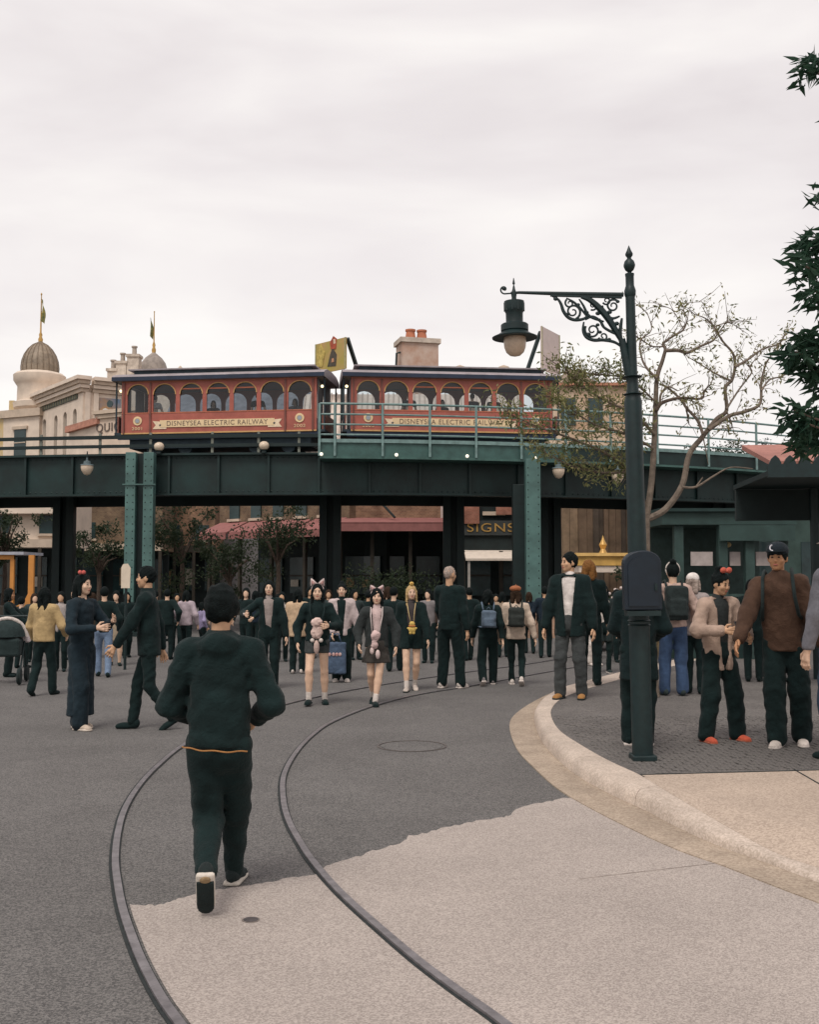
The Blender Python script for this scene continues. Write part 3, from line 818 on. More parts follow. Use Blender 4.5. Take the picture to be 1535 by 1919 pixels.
wk_.box((prev, 0, 8.4), (LW, 0.35, 12.1)); wk_.box((0, 0, 0), (LW, 0.35, 8.398)); wk_.box((0, 0, 12.102), (LW, 0.35, ZC - 0.9))
wk_.build('wall', STUC, hall)
MB().box((0, 0.36, 0), (LW - 0.1, 5, ZC - 0.4)).build('rear_block', STUC, hall)
prev = 0.0
for i, c in enumerate(cw):
    nxt = (cw[i] + cw[i + 1]) / 2 if i < 3 else c + 0.9
    m_c = (prev + nxt) / 2
    wn = MB().box((m_c - 0.34, 0.2, 8.42), (m_c + 0.34, 0.24, 11.9)).build('window', DARKW, hall)
    MB().box((m_c - 0.015, 0.16, 8.45), (m_c + 0.015, 0.198, 11.7)).build('mullion', STUD, wn)
    MB().box((m_c - 0.4, -0.07, 8.3), (m_c + 0.4, -0.002, 8.4)).build('sill', STUD, wn)
    prev = nxt
for q, (dz, o_, m_) in enumerate(((0.0, 0.55, STUC), (-0.22, 0.40, STUD), (-0.45, 0.28, STUC), (-0.68, 0.15, STUD))):
    MB().box((-0.1, -o_, ZC + dz - 0.22 + 0.002), (LW + o_ - 0.012 * q, 0.34 - 0.01 * q, ZC + dz)).build('cornice', m_, hall)
g = wall_t(70), wall_t(141)
gr_ = MB().box((g[0], -0.06, 12.3), (g[1], -0.005, 12.78)).build('grille_band', mat('grille', (0.07, 0.075, 0.055), 0.7, 0.3), hall)
x = g[0] + 0.15
while x < g[1] - 0.1:
    MB().box((x, -0.09, 12.34), (x + 0.07, -0.062, 12.74)).build('grille_bar', mat('grille_bar', (0.22, 0.19, 0.12), 0.7, 0.2), gr_); x += 0.42
# wall B facing the camera, with mural
c_ = plan(222, 64.2)
wb, LB = face_frame('hall_front', b_, c_, 'cream front wing of the domed hall with a painted mural panel', 'building')
MB().box((0.0, 0.02, 0), (LB, 0.3, ZC - 0.9)).build('wall', STUC, wb)
for q, (dz, o_, m_) in enumerate(((0.0, 0.55, STUC), (-0.22, 0.40, STUD), (-0.45, 0.28, STUC), (-0.68, 0.15, STUD))):
    MB().box((0.56, -o_, ZC + dz - 0.22 + 0.002), (LB + 0.1, 0.3, ZC + dz - 0.004)).build('cornice', m_, wb)
for x in (0.12, 0.62):
    MB().box((x, -0.1, 5), (x + 0.3, 0.018, ZC - 0.9)).build('pilaster', STUC, wb)
mu = bpy.data.materials.new('mural'); mu.use_nodes = True
t_ = mu.node_tree; bs = t_.nodes['Principled BSDF']; bs.inputs['Roughness'].default_value = 0.8
co = t_.nodes.new('ShaderNodeTexCoord'); nn = t_.nodes.new('ShaderNodeTexNoise'); nn.inputs['Scale'].default_value = 1.1; nn.inputs['Detail'].default_value = 5
t_.links.new(co.outputs['Object'], nn.inputs['Vector']); rr_ = t_.nodes.new('ShaderNodeValToRGB')
for i, (p_, c0) in enumerate(((0.3, (0.14, 0.21, 0.30)), (0.48, (0.42, 0.47, 0.50)), (0.56, (0.62, 0.58, 0.50)), (0.68, (0.48, 0.26, 0.10)))):
    el = rr_.color_ramp.elements[0] if i == 0 else (rr_.color_ramp.elements[1] if i == 3 else rr_.color_ramp.elements.new(p_))
    el.position = p_; el.color = (*c0, 1)
t_.links.new(nn.outputs['Fac'], rr_.inputs[0]); t_.links.new(rr_.outputs[0], bs.inputs['Base Color'])
MB().box((1.0, -0.03, 8.6), (LB, 0.0195, 12.35)).build('mural_panel', mu, wb)
# corner tower with dome
tp = plan(68, 70.5)
tw = empty('dome_tower', (tp[0], tp[1], 0), R(-25), 'round cream tower under the brown ribbed dome with a flagpole, far left', 'tower')
MB().lathe([(1.42, 10), (1.42, 12.6), (1.62, 12.75), (1.66, 13.1), (1.42, 13.2), (1.40, 14.2), (1.5, 14.35), (1.66, 14.6), (1.68, 14.95), (1.5, 15.1), (1.2, 15.18)], 36).build('drum', STUC, tw, smooth=True)
MB().box((-1.55, -1.55, 0), (1.55, 1.55, 12.0)).build('tower_block', STUC, tw)
MB().box((-1.75, -1.75, 12.002), (1.75, 1.75, 12.5)).build('cornice', STUD, tw)
dm = MB().lathe([(1.2, 15.16), (1.22, 15.5), (1.16, 15.95), (1.02, 16.35), (0.78, 16.75), (0.48, 17.05), (0.2, 17.22), (0.12, 17.3)], 36).build('dome', DOME, tw, smooth=True)
for q in range(20):
    an = q * PI / 10
    MB().tube([((r_ + 0.01) * math.cos(an), (r_ + 0.01) * math.sin(an), z) for r_, z in ((1.2, 15.18), (1.22, 15.5), (1.16, 15.95), (1.02, 16.35), (0.78, 16.75), (0.48, 17.05), (0.2, 17.2))], 0.028, 5).build('dome_rib', mat('dome_rib', (0.17, 0.125, 0.085), 0.6, 0.3), dm)
MB().lathe([(0.14, 17.25), (0.16, 17.45), (0.09, 17.6), (0.12, 17.75), (0.06, 17.9), (0.05, 18.6), (0.03, 20.4), (0.06, 20.5), (0.0, 20.62)], 12, cap=False).build('finial', GOLD, tw, smooth=True)
def flag(parent, x, z0, z1, w_, m):
    k = MB(); rows = 10
    for i in range(rows + 1):
        t = i / rows; z = z1 + (z0 - z1) * t
        wv = w_ * (0.3 + 0.9 * math.sin(min(1, t * 1.25) * PI * 0.75))
        for j_ in range(4):
            u = j_ / 3
            k.v.append((x + wv * u, 0.09 * math.sin(u * 5 + t * 4), z - u * 0.25))
    for i in range(rows):
        for j_ in range(3):
            q = i * 4 + j_; k.f.append((q, q + 1, q + 5, q + 4))
    return k.build('flag', m, parent, smooth=True)
fm = mat('flag_green', (0.03, 0.07, 0.045), 0.8, 0.2, 3, c2=(0.30, 0.24, 0.06))
flag(tw, 0.03, 18.7, 20.2, 0.26, fm)
win = MB().box((-0.55, -1.6, 8.6), (0.45, -1.56, 11.2)).build('window', DARKW, tw)
for z in (9.4, 10.3): MB().box((-0.55, -1.64, z), (0.45, -1.602, z + 0.06)).build('mullion', STUD, win)
MB().box((-0.7, -1.68, 11.2), (0.6, -1.552, 11.4)).build('lintel', STUD, win)
# second dome behind the tram
tp = plan(283, 76)
t2 = empty('small_dome_tower', (tp[0], tp[1], 0), 0, 'small grey dome with gold spire and flag rising behind the tram roof', 'tower')
MB().lathe([(1.0, 0), (1.0, 15.6), (1.15, 15.8), (1.1, 16.1)], 28).build('shaft', STUC, t2, smooth=True)
MB().lathe([(1.0, 16.1), (0.98, 16.5), (0.85, 16.95), (0.6, 17.3), (0.3, 17.55), (0.12, 17.7)], 28).build('dome', mat('dome_grey', (0.27, 0.23, 0.20), 0.7, 0.3, 3), t2, smooth=True)
MB().lathe([(0.13, 17.65), (0.16, 17.9), (0.09, 18.1), (0.12, 18.25), (0.05, 18.5), (0.03, 20.6), (0.05, 20.7), (0.0, 20.75)], 12, cap=False).build('finial', GOLD, t2, smooth=True)
flag(t2, -0.28, 18.9, 20.3, 0.22, fm)
for px, top in ((338, 686), (418, 691), (500, 692)):
    q = P(px, top, 78)
    e = empty('roof_cupola', (q.x, 78, 0), 0, {338: 'pointed cupola tip above the left tram roof', 418: 'faint round cupola above the middle of the left tram roof', 500: 'faint round cupola above the right part of the left tram roof'}[px], 'cupola')
    MB().lathe([(0.7, 0), (0.7, q.z - 0.9), (0.9, q.z - 0.75), (0.62, q.z - 0.45), (0.2, q.z - 0.2), (0.04, q.z)], 18).build('cupola', STUD, e, smooth=True)
# chimneyed house
bx = plan(190, 73); bx2 = plan(330, 73)
ch = empty('chimney_house', (bx[0], 73, 0), 0, 'grey stone house with three stepped chimneys left of the tram roof', 'building')
Lh = bx2[0] - bx[0]
CHS = mat('chimney_stone', (0.36, 0.30, 0.25), 0.9, 0.3, 2.5, 0.2, 12, c2=(0.50, 0.43, 0.36))
MB().box((0, 0, 0), (Lh, 4, 14.8)).build('wall', CHS, ch)
MB().box((-0.2, -0.25, 14.8), (Lh, 4, 15.1)).build('parapet', STUD, ch)
for p0, p1, yt, pot in ((193, 209, 690, 671), (209, 229, 676, 658), (230, 252, 663, 645)):
    xa, xb = plan(p0, 73)[0] - bx[0], plan(p1, 73)[0] - bx[0]
    zt = P(p0, yt, 73).z; zp = P(p0, pot, 73).z
    k = MB().box((xa, 0.3, 15.1), (xb, 1.2, zt - 0.15)).box((xa - 0.08, 0.22, zt - 0.15), (xb + 0.08, 1.28, zt + 0.04)).build('chimney', CHS, ch)
    xm = (xa + xb) / 2
    MB().lathe([(0.17, zt + 0.04), (0.15, zp - 0.12), (0.21, zp - 0.1), (0.21, zp)], 14, Matrix.Translation((xm, 0.75, 0))).build('chimney_pot', mat('pot_grey', (0.38, 0.32, 0.27), 0.9, 0.2), k, smooth=True)
# yellow house at the edge
a2 = plan(-60, 84); b2 = plan(27, 84)
yh = empty('yellow_house', (a2[0], 84, 0), 0, 'yellow house at the left edge of the picture beyond the tower', 'building')
YEL = mat('yellow_wall', (0.55, 0.38, 0.15), 0.85, 0.2, 2, c2=(0.48, 0.40, 0.27))
MB().box((0, 0, 0), (b2[0] - a2[0], 4, 14.2)).build('wall', YEL, yh)
MB().box((-0.1, -0.3, 14.2), (b2[0] - a2[0] + 0.2, 4, 14.6)).build('cornice', STUD, yh)
for x in (0.6, 1.7, 2.8):
    MB().box((x, -0.05, 11.6), (x + 0.55, -0.003, 13.3)).build('window', DARKW, yh)
MB().box((2.9, 0.2, 14.602), (3.3, 0.7, 15.6)).build('chimney', YEL, yh)
# sign building with QUICK lettering
sa, sb = plan(180, 57.5), plan(262, 56)
sg, Ls = face_frame('sign_parapet', sa, sb, 'cream stepped parapet lettered QUICK at the left end of the tram', 'building')
zt = P(200, 776, 57).z
MB().box((0, 0, 0), (Ls, 2.4, zt)).build('wall', mat('sign_wall', (0.60, 0.48, 0.38), 0.85, 0.12, 2), sg)
for q, (dz, o_) in enumerate(((0.22, 0.25), (0.0, 0.14))):
    MB().box((-o_, -o_, zt + dz - 0.2), (Ls + 0.1, 0.5, zt + dz)).build('cornice', STUD, sg)
text('sign_lettering', 'QUICK', 0.66, Matrix.Translation((0.98, -0.03, zt - 0.72)) @ TXT, mat('sign_letters', (0.13, 0.10, 0.085), 0.8, 0.2), sg, 0.02, sx=1.0)
MB().lathe([(0.0, -0.02), (0.2, -0.02), (0.2, 0.05), (0.0, 0.05)], 16, Matrix.Translation((0.9, -0.05, zt + 0.55)) @ Matrix.Rotation(PI / 2, 4, 'X')).build('roundel', DARKW, sg)
ra, rb = plan(125, 60), plan(185, 57.5)
rl, Lr2 = face_frame('tiled_porch', ra, rb, 'low porch with a sloping terracotta tile edge beside the QUICK parapet', 'porch')
z0_, z1_ = P(128, 812, 60).z, P(183, 795, 57.5).z
MB().prism([(0, 0), (Lr2, 0), (Lr2, z1_), (0, z0_)], 0.02, 2.0).build('wall', STUC, rl)
MB().prism([(0, z0_), (Lr2, z1_), (Lr2, z1_ + 0.35), (0, z0_ + 0.35)], -0.25, 2.0).build('tile_edge', mat('terracotta_edge', (0.42, 0.20, 0.14), 0.85, 0.25, 4), rl)

# ---- shops seen under the viaduct
BRK = brickmat('old_brick', (0.30, 0.18, 0.11), (0.20, 0.11, 0.07), (0.30, 0.23, 0.17), 4)
AWN = mat('awning_pink', (0.27, 0.11, 0.10), 0.8, 0.15, 3)
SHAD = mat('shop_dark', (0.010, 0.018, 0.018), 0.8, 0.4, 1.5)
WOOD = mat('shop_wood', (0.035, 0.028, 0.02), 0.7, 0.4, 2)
PALE = mat('pale_roof', (0.60, 0.51, 0.44), 0.7, 0.12, 3)
def storefront(e, x0, x1, zt, yb, n, mwall=SHAD, seed=1):
    """recessed dark shop interior with posts, panes and lit goods"""
    rr = random.Random(seed)
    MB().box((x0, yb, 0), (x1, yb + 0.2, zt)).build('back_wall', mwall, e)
    for i in range(n + 1):
        x = x0 + (x1 - x0) * i / n
        MB().box((x - 0.07, -0.02, 0), (x + 0.07, 0.12, zt)).build('shop_post', WOOD, e)
    for i in range(n):
        xa = x0 + (x1 - x0) * i / n + 0.25; xb = x0 + (x1 - x0) * (i + 1) / n - 0.25
        w0 = MB().box((xa, yb - 0.12, 0.9), (xb, yb - 0.005, 2.5)).build('shop_window', DARKW, e)
        MB().box((xa, yb - 0.16, 1.65), (xb, yb - 0.121, 1.72)).build('glazing_bar', WOOD, w0)
        if rr.random() < 0.4:
            xx = xa + rr.random() * (xb - xa - 0.5)
            MB().box((xx, yb - 0.2, 1.2), (xx + rr.uniform(.2, .5), yb - 0.165, 1.2 + rr.uniform(.3, .9))).build('display_card', mat('card%d' % rr.randint(0, 2), rr.choice([(0.35, 0.25, 0.14), (0.42, 0.38, 0.32), (0.3, 0.16, 0.09)]), 0.8), w0)
xa, xb = plan(640, 42)[0], plan(836, 42)[0]
s1 = empty('brick_shop', (xa - 0.3, 42, 0), 0, 'brick shop with a pink awning edge seen under the viaduct, centre', 'building')
Lw = xb - xa + 0.4
za = P(700, 979, 41).z
MB().box((0, 1.2, za + 0.1), (Lw, 4, 6.6)).build('wall', BRK, s1)
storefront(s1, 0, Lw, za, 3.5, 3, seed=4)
MB().box((-0.2, -0.7, za - 0.32), (Lw + 0.1, -0.62, za)).build('awning_valance', AWN, s1)
MB().prism([(-0.7, za - 0.02), (1.2, za + 0.25), (1.2, za + 0.3), (-0.7, za + 0.03)], -0.2, Lw + 0.1, axes='yz').build('awning_canopy', AWN, s1)
MB().box((Lw - 0.28, 1.12, za + 0.12), (Lw - 0.12, 1.19, 5.8)).build('drain_pipe', mat('pale_pipe', (0.5, 0.42, 0.38), 0.7), s1)
MB().tube([(1.3, 1.1, 5.2), (2.4, 0.1, za + 0.25)], 0.05, 8).build('awning_strut', SHAD, s1)
# left wing receding
ya, yb_ = plan(392, 47), plan(636, 42.4)
s2, L2 = face_frame('awning_shop', ya, yb_, 'stone fronted shop with a weathered pink awning behind the dark trees', 'building')
BRK2 = brickmat('pale_brick', (0.20, 0.14, 0.085), (0.13, 0.085, 0.055), (0.22, 0.18, 0.13), 4)
MB().box((0, 0.6, za + 0.1), (L2, 3.5, 6.6)).build('wall', BRK2, s2)
storefront(s2, 0, L2, za, 3.0, 4, seed=9)
for i in range(5):
    x = 0.7 + i * (L2 - 1.6) / 4.5
    w0 = MB().box((x, 0.53, za + 0.45), (x + 0.6, 0.597, 5.6)).build('window', DARKW, s2)
    MB().box((x - 0.08, 0.45, za + 0.33), (x + 0.68, 0.596, za + 0.44)).build('sill', STUD, w0)
for i in range(4):
    x = 0.1 + i * L2 / 4
    MB().prism([(-0.7, za - 0.28), (0.55, za + 0.25), (0.55, za + 0.3), (-0.7, za - 0.2)], x, x + L2 / 4 - 0.18, axes='yz').build('awning_canopy', AWN, s2)
    MB().box((x, -0.74, za - 0.5), (x + L2 / 4 - 0.18, -0.702, za - 0.2)).build('awning_valance', AWN, s2)
# pale corrugated roof above the brick shop, seen between and through the trams
rx0, rx1 = plan(560, 45)[0], plan(985, 45)[0]
cr_ = empty('corrugated_roof', (rx0, 44, 0), 0, 'pale ribbed metal roof behind the gap between the two tram cars', 'roof')
MB().prism([(0, 6.62), (3.2, 6.62), (3.2, 9.75)], 0, rx1 - rx0, axes='yz').build('roof_sheet', PALE, cr_)
x = 0.05
rm = MB().bar((0, -0.02, 6.66), (0, 3.18, 9.79), 0.05, 0.06).mesh('roof_rib'); rm.materials.append(mat('roof_rib', (0.40, 0.33, 0.28), 0.7, 0.15))
while x < rx1 - rx0:
    o = bpy.data.objects.new('roof_rib', rm); col.objects.link(o); o.parent = cr_; o.location = (x, 0, 0); x += 0.23
# central chimney stack
cp = plan(782, 49)
e = empty('chimney_stack', (cp[0], 49, 0), R(14), 'broad weathered chimney with two terracotta pots above the right tram', 'chimney')
zt = P(782, 643, 49).z; wd = 0.86
MB().box((-wd, -0.6, 6), (wd, 0.6, zt - 0.12)).build('stack', mat('chimney_render', (0.55, 0.44, 0.37), 0.9, 0.2, 1.6, 0.2, 12, c2=(0.36, 0.22, 0.16)), e)
MB().box((-wd - 0.1, -0.7, zt - 0.12), (wd + 0.1, 0.7, zt + 0.1)).build('stack_cap', CHS, e)
for x in (-0.32, 0.22):
    MB().lathe([(0.26, zt + 0.1), (0.2, zt + 0.5), (0.24, zt + 0.52), (0.24, zt + 0.6)], 18, Matrix.Translation((x, 0, 0))).build('chimney_pot', mat('terracotta', (0.42, 0.15, 0.08), 0.8, 0.2, 4), e, smooth=True)
MB().tube([(-0.87, -0.3, zt - 0.55), (-1.05, -0.3, zt - 0.6), (-1.08, -0.3, zt - 1.3), (-1.3, -0.3, zt - 1.5)], 0.05, 8).build('flue_pipe', IRON, e)
for px, nm in ((862, 'small round roof vent right of the broad chimney'), (944, 'small round roof vent beneath the street lamp head')):
    q = P(px, 684, 50); e = empty('roof_vent', (q.x, 50, 0), 0, nm, 'vent', 'roof vents above the right tram')
    MB().lathe([(0.28, 6), (0.28, q.z - 0.35), (0.34, q.z - 0.3), (0.25, q.z - 0.1), (0.0, q.z)], 16, cap=False).build('vent_cowl', STUD, e, smooth=True)
# billboards
def billboard(p0, D0, p1, D1, yt0, yt1, yb0, label, m, strut):
    A = P(p0, yt0, D0); B_ = P(p1, yt1, D1); zt_ = (A.z + B_.z) / 2
    e, L_ = face_frame('billboard', (A.x, D0), (B_.x, D1), label, 'billboard', 0)
    zb = P(p0, yb0, D0).z
    MB().box((0, 0, zb), (L_, 0.06, zt_)).build('board', m, e)
    for x in ((0, 0.07), (L_ - 0.07, L_)):
        MB().box((x[0], -0.02, zb), (x[1], -0.002, zt_)).build('board_frame', mat('board_frame', (0.35, 0.33, 0.17), 0.7, 0.2), e)
    for x in (0.3, L_ - 0.3): MB().box((x - 0.05, 0.062, 6.0), (x + 0.05, 0.16, zt_ - 0.1)).build('board_leg', IRON, e)
    s0, s1_ = strut
    Mi = e.matrix_basis.inverted() if False else None
    k = MB().bar(P(*s0), P(*s1_), 0.14, 0.14).build('board_strut', IRON)
    k.parent = e; k.matrix_parent_inverse = (Matrix.Translation(e.location) @ Matrix.Rotation(e.rotation_euler.z, 4, 'Z')).inverted()
    return e
pm_ = bpy.data.materials.new('poster'); pm_.use_nodes = True
t_ = pm_.node_tree; bs = t_.nodes['Principled BSDF']; bs.inputs['Roughness'].default_value = 0.8
co = t_.nodes.new('ShaderNodeTexCoord'); nn = t_.nodes.new('ShaderNodeTexNoise'); nn.inputs['Scale'].default_value = 1.9; nn.inputs['Detail'].default_value = 5
t_.links.new(co.outputs['Object'], nn.inputs['Vector']); rr_ = t_.nodes.new('ShaderNodeValToRGB')
for i, (p_, c0) in enumerate(((0.32, (0.36, 0.30, 0.07)), (0.46, (0.28, 0.27, 0.08)), (0.54, (0.10, 0.075, 0.04)), (0.6, (0.42, 0.10, 0.05)), (0.7, (0.45, 0.28, 0.12)))):
    el = rr_.color_ramp.elements[0] if i == 0 else (rr_.color_ramp.elements[1] if i == 4 else rr_.color_ramp.elements.new(p_))
    el.position = p_; el.color = (*c0, 1)
t_.links.new(nn.outputs['Fac'], rr_.inputs[0]); t_.links.new(rr_.outputs[0], bs.inputs['Base Color'])
bb1 = billboard(591, 47.0, 648, 45.5, 646, 632, 703, 'painted yellow and red rooftop billboard above the tram gap', pm_, ((651, 634, 45.7), (669, 690, 46.5)))
billboard(1015, 45.0, 1049, 46.8, 611, 629, 692, 'blank pinkish rooftop billboard right of the street lamp head', mat('board_pink', (0.60, 0.51, 0.48), 0.8, 0.08, 2), ((1013, 622, 45.2), (989, 692, 45.0)))
zb1, zt1 = P(591, 700, 47).z, P(648, 632, 45.5).z
for nm_, poly_, c0 in (('poster_shape', [(.75, .05), (1.25, .0), (1.3, .5), (1.05, .85), (.9, .55)], (0.07, 0.06, 0.045)), ('poster_shape', [(.95, .8), (1.25, .75), (1.3, 1.2), (1.1, 1.35), (.9, 1.1)], (0.36, 0.075, 0.04)), ('poster_shape', [(.1, .15), (.45, .1), (.6, .7), (.35, 1.15), (.08, .8)], (0.46, 0.35, 0.10)), ('poster_shape', [(1.12, 1.0), (1.25, 1.0), (1.22, 1.2), (1.1, 1.2)], (0.6, 0.45, 0.33)), ('poster_shape', [(1.0, .2), (1.15, .2), (1.12, .38), (1.02, .36)], (0.5, 0.25, 0.14))):
    MB().prism([(x * 1.15, zb1 + .12 + z) for x, z in poly_], -.012 - .003 * c0[0] * 10, -.003).build(nm_, mat('poster_%d_%d' % (int(c0[0] * 100), int(c0[1] * 100)), c0, 0.8, 0.35, 6), bb1)
# tan house behind the right tram
xa, xb = plan(1030, 43)[0], plan(1185, 43)[0]
th = empty('tan_house', (xa, 43, 0), 0, 'tan rendered house with brick patches behind the foliage right of the tram', 'building')
zt = P(1060, 724, 43).z
MB().box((0, 0, 0), (xb - xa, 4, zt)).build('wall', mat('tan_wall', (0.46, 0.30, 0.19), 0.9, 0.2, 1.2, c2=(0.56, 0.44, 0.33)), th)
MB().box((-0.15, -0.2, zt), (xb - xa + 0.1, 4, zt + 0.12)).build('cornice', mat('tan_cornice', (0.42, 0.19, 0.12), 0.85, 0.2), th)
MB().prism([(0.2, zt + 0.12), (2.2, zt + 0.12), (0.9, zt + 0.8)], 0.2, 3).build('gable', mat('tan_gable', (0.40, 0.33, 0.27), 0.85, 0.2), th)
for x in (0.5, 1.6): MB().box((x, -0.06, zt - 1.6), (x + 0.6, -0.003, zt - 0.5)).build('window', DARKW, th)
# sign shop
xa, xb = plan(868, 40)[0], plan(1010, 40)[0]
sh = empty('sign_shop', (xa, 40, 0), 0, 'dark shopfront with gold SIGNS lettering and a cream awning', 'building')
Ls2 = xb - xa
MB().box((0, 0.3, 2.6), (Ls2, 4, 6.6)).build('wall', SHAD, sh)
storefront(sh, 0, Ls2, 2.6, 2.0, 2, seed=12)
zs_ = P(920, 990, 40).z
MB().box((0, 0.2, zs_ - 0.25), (Ls2, 0.296, zs_ + 0.3)).build('sign_board', mat('sign_board', (0.035, 0.04, 0.038), 0.6, 0.2), sh)
text('shop_lettering', 'SIGNS', 0.46, Matrix.Translation((1.05, 0.19, zs_ + 0.02)) @ TXT, GOLD, sh, 0.02, sx=1.35)
zb_ = P(900, 960, 40).z
MB().box((0.05, 0.1, zb_ - 0.42), (0.62, 0.295, zb_ + 0.5)).build('brick_pier', brickmat('red_brick', (0.36, 0.15, 0.10), (0.28, 0.11, 0.07), (0.3, 0.2, 0.16), 5), sh)
MB().box((0.75, 0.18, zb_ - 0.1), (1.6, 0.29, zb_ + 0.04)).build('pale_lintel', STUD, sh)
MB().box((1.25, 0.12, zb_ - 0.08), (1.9, 0.179, zb_ + 0.3)).build('brick_panel', MATS['red_brick'], sh)
for x in (0.1, 1.35): MB().box((x, 0.1, 2.32), (x + 0.45, 0.16, 2.6)).build('hanging_sign', mat('hang_sign', (0.40, 0.34, 0.29), 0.8, 0.3, 5), sh)
zz = P(900, 1048, 39).z
MB().prism([(-1.0, zz - 0.05), (0.28, zz + 0.3), (0.28, zz + 0.36), (-1.0, zz + 0.03)], 0.05, Ls2 - 0.3, axes='yz').build('awning_canopy', mat('awning_cream', (0.66, 0.57, 0.48), 0.8, 0.1), sh)
for x in (0.12, Ls2 - 0.42): MB().box((x, -0.95, 0), (x + 0.09, -0.86, zz)).build('awning_post', mat('post_grey', (0.36, 0.33, 0.30), 0.8), sh)
# timber wall / canvas
xa, xb = plan(1055, 39)[0], plan(1260, 39)[0]
tb = empty('timber_wall', (xa, 39, 0), 0, 'weathered wall of uneven tan boards under the viaduct, right of centre', 'wall')
rr = random.Random(5); x = 0.0; i = 0
tm = [mat('board%d' % q, c0, 0.9, 0.35, 1.6, 0.3, 12) for q, c0 in enumerate(((0.26, 0.18, 0.115), (0.15, 0.10, 0.065), (0.36, 0.27, 0.18), (0.08, 0.06, 0.045)))]
while x < xb - xa:
    w_ = rr.uniform(0.14, 0.34)
    MB().box((x, rr.uniform(-.06, .06), 0), (x + w_ - 0.012, 0.3, rr.uniform(4.7, 5.6))).build('board', tm[rr.randint(0, 3)], tb); x += w_
# left facade row
for (p0, p1, D, lab, mm, ztop) in ((-40, 132, 46, 'pale stone shop front under the viaduct at the far left', STUC, 6.4), (128, 300, 52, 'dim brick shop row behind the left columns', BRK2, 6.8), (290, 400, 55, 'dark brick end house behind the trees', BRK, 7.0)):
    xa, xb = plan(p0, D)[0], plan(p1, D)[0]
    e = empty('shop_row', (xa, D, 0), 0, lab, 'building'); L_ = xb - xa
    MB().box((0, 0.4, 2.9), (L_, 3, ztop)).build('wall', mm, e)
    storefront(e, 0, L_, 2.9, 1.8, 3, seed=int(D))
    MB().box((-0.1, 0.1, 2.9), (L_ + 0.05, 0.398, 3.25)).build('fascia', STUD if mm is not BRK else WOOD, e)
    if mm is STUC: MB().box((-0.1, -0.15, 4.35), (L_ + 0.15, 0.398, 4.75)).build('cornice', STUC, e)
    n_ = int(L_ / 1.5)
    for q in range(n_):
        x = 0.5 + q * L_ / n_
        w0 = MB().box((x, 0.33, 3.5), (x + 0.7, 0.396, 4.3)).build('window', DARKW, e)
        MB().box((x - 0.08, 0.25, 3.4), (x + 0.78, 0.395, 3.5)).build('sill', STUD, w0)
# long row far behind closing the view under the deck
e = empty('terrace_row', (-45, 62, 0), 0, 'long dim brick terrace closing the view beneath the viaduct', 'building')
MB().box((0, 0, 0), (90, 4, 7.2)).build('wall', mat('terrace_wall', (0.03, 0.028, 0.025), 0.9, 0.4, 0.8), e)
for q in range(30):
    w0 = MB().box((1 + q * 3, -0.05, 1.2), (2.4 + q * 3, -0.003, 3.4)).build('window', DARKW, e)
    MB().box((0.9 + q * 3, -0.12, 1.05), (2.5 + q * 3, -0.004, 1.2)).build('sill', STUD, w0)
xa, xb = plan(318, 58)[0], plan(604, 58)[0]  # house added behind the left tram so its windows look darker
e = empty('backdrop_house', (xa, 58, 0), 0, 'dim slate roofed house added behind the left tram to darken its windows', 'building')
zt = P(450, 722, 58).z
MB().box((0, 0, 0), (xb - xa, 4, zt - 1.6)).build('wall', mat('slate_wall', (0.16, 0.15, 0.15), 0.9, 0.3, 1.5), e)
MB().prism([(-0.3, zt - 1.6), (2, zt), (4.3, zt - 1.6)], -0.2, xb - xa + 0.2, axes='yz').build('roof', mat('slate_roof', (0.12, 0.13, 0.15), 0.8, 0.3, 2), e)
for x in (1.2, 3.6, 6.0):
    MB().box((x, -0.06, zt - 3.2), (x + 0.8, -0.003, zt - 1.9)).build('window', MATS['stucco_cream'], e)
# dark backstop buildings right
xa = plan(1180, 48)[0]
e = empty('warehouse', (xa, 48, 0), 0, 'dark green warehouse front far behind the kiosk on the right', 'building')
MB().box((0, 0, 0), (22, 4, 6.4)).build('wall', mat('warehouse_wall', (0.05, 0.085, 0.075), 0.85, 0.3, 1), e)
for q in range(9):
    MB().box((0.8 + q * 2.3, -0.06, 1.0), (2.2 + q * 2.3, -0.003, 3.2)).build('window', DARKW, e)

# ================================================================== kiosk, pavilion, carts on the right and left
KT = mat('kiosk_teal', (0.012, 0.034, 0.032), 0.6, 0.25, 3)
KL = mat('kiosk_light', (0.03, 0.06, 0.054), 0.6, 0.25, 3)
D = 20.0
xa, xb = plan(1252, D)[0], plan(1472, D)[0]
e = empty('ticket_kiosk', (xa, D, PH), 0, 'teal kiosk with square columns and pale notice panels behind the crowd, right', 'kiosk')
Lk = xb - xa
zf0, zf1 = P(1300, 992, D).z - PH, P(1300, 960, D).z - PH
MB().box((-0.15, -0.2, zf0 + 0.08), (Lk + 0.15, 2.0, zf1)).build('roof_fascia', KL, e)
MB().box((-0.22, -0.28, zf1), (Lk + 0.22, 2.1, zf1 + 0.06)).build('roof_edge', KT, e)
MB().box((0.9, -0.24, zf0 - 0.22), (Lk + 0.1, -0.202, zf0 + 0.07)).build('sign_panel', KL, e)
for px in (1270, 1352, 1402, 1465):
    x = plan(px, D)[0] - xa
    MB().box((x - 0.085, -0.12, 0), (x + 0.085, 0.05, zf0 + 0.078)).build('column', KL, e, bevel=0.01)
MB().box((0, 0.05, 0), (Lk, 0.14, 1.15)).build('counter_front', KT, e)
MB().box((-0.05, -0.08, 1.15), (Lk + 0.05, 0.2, 1.2)).build('counter_top', KL, e)
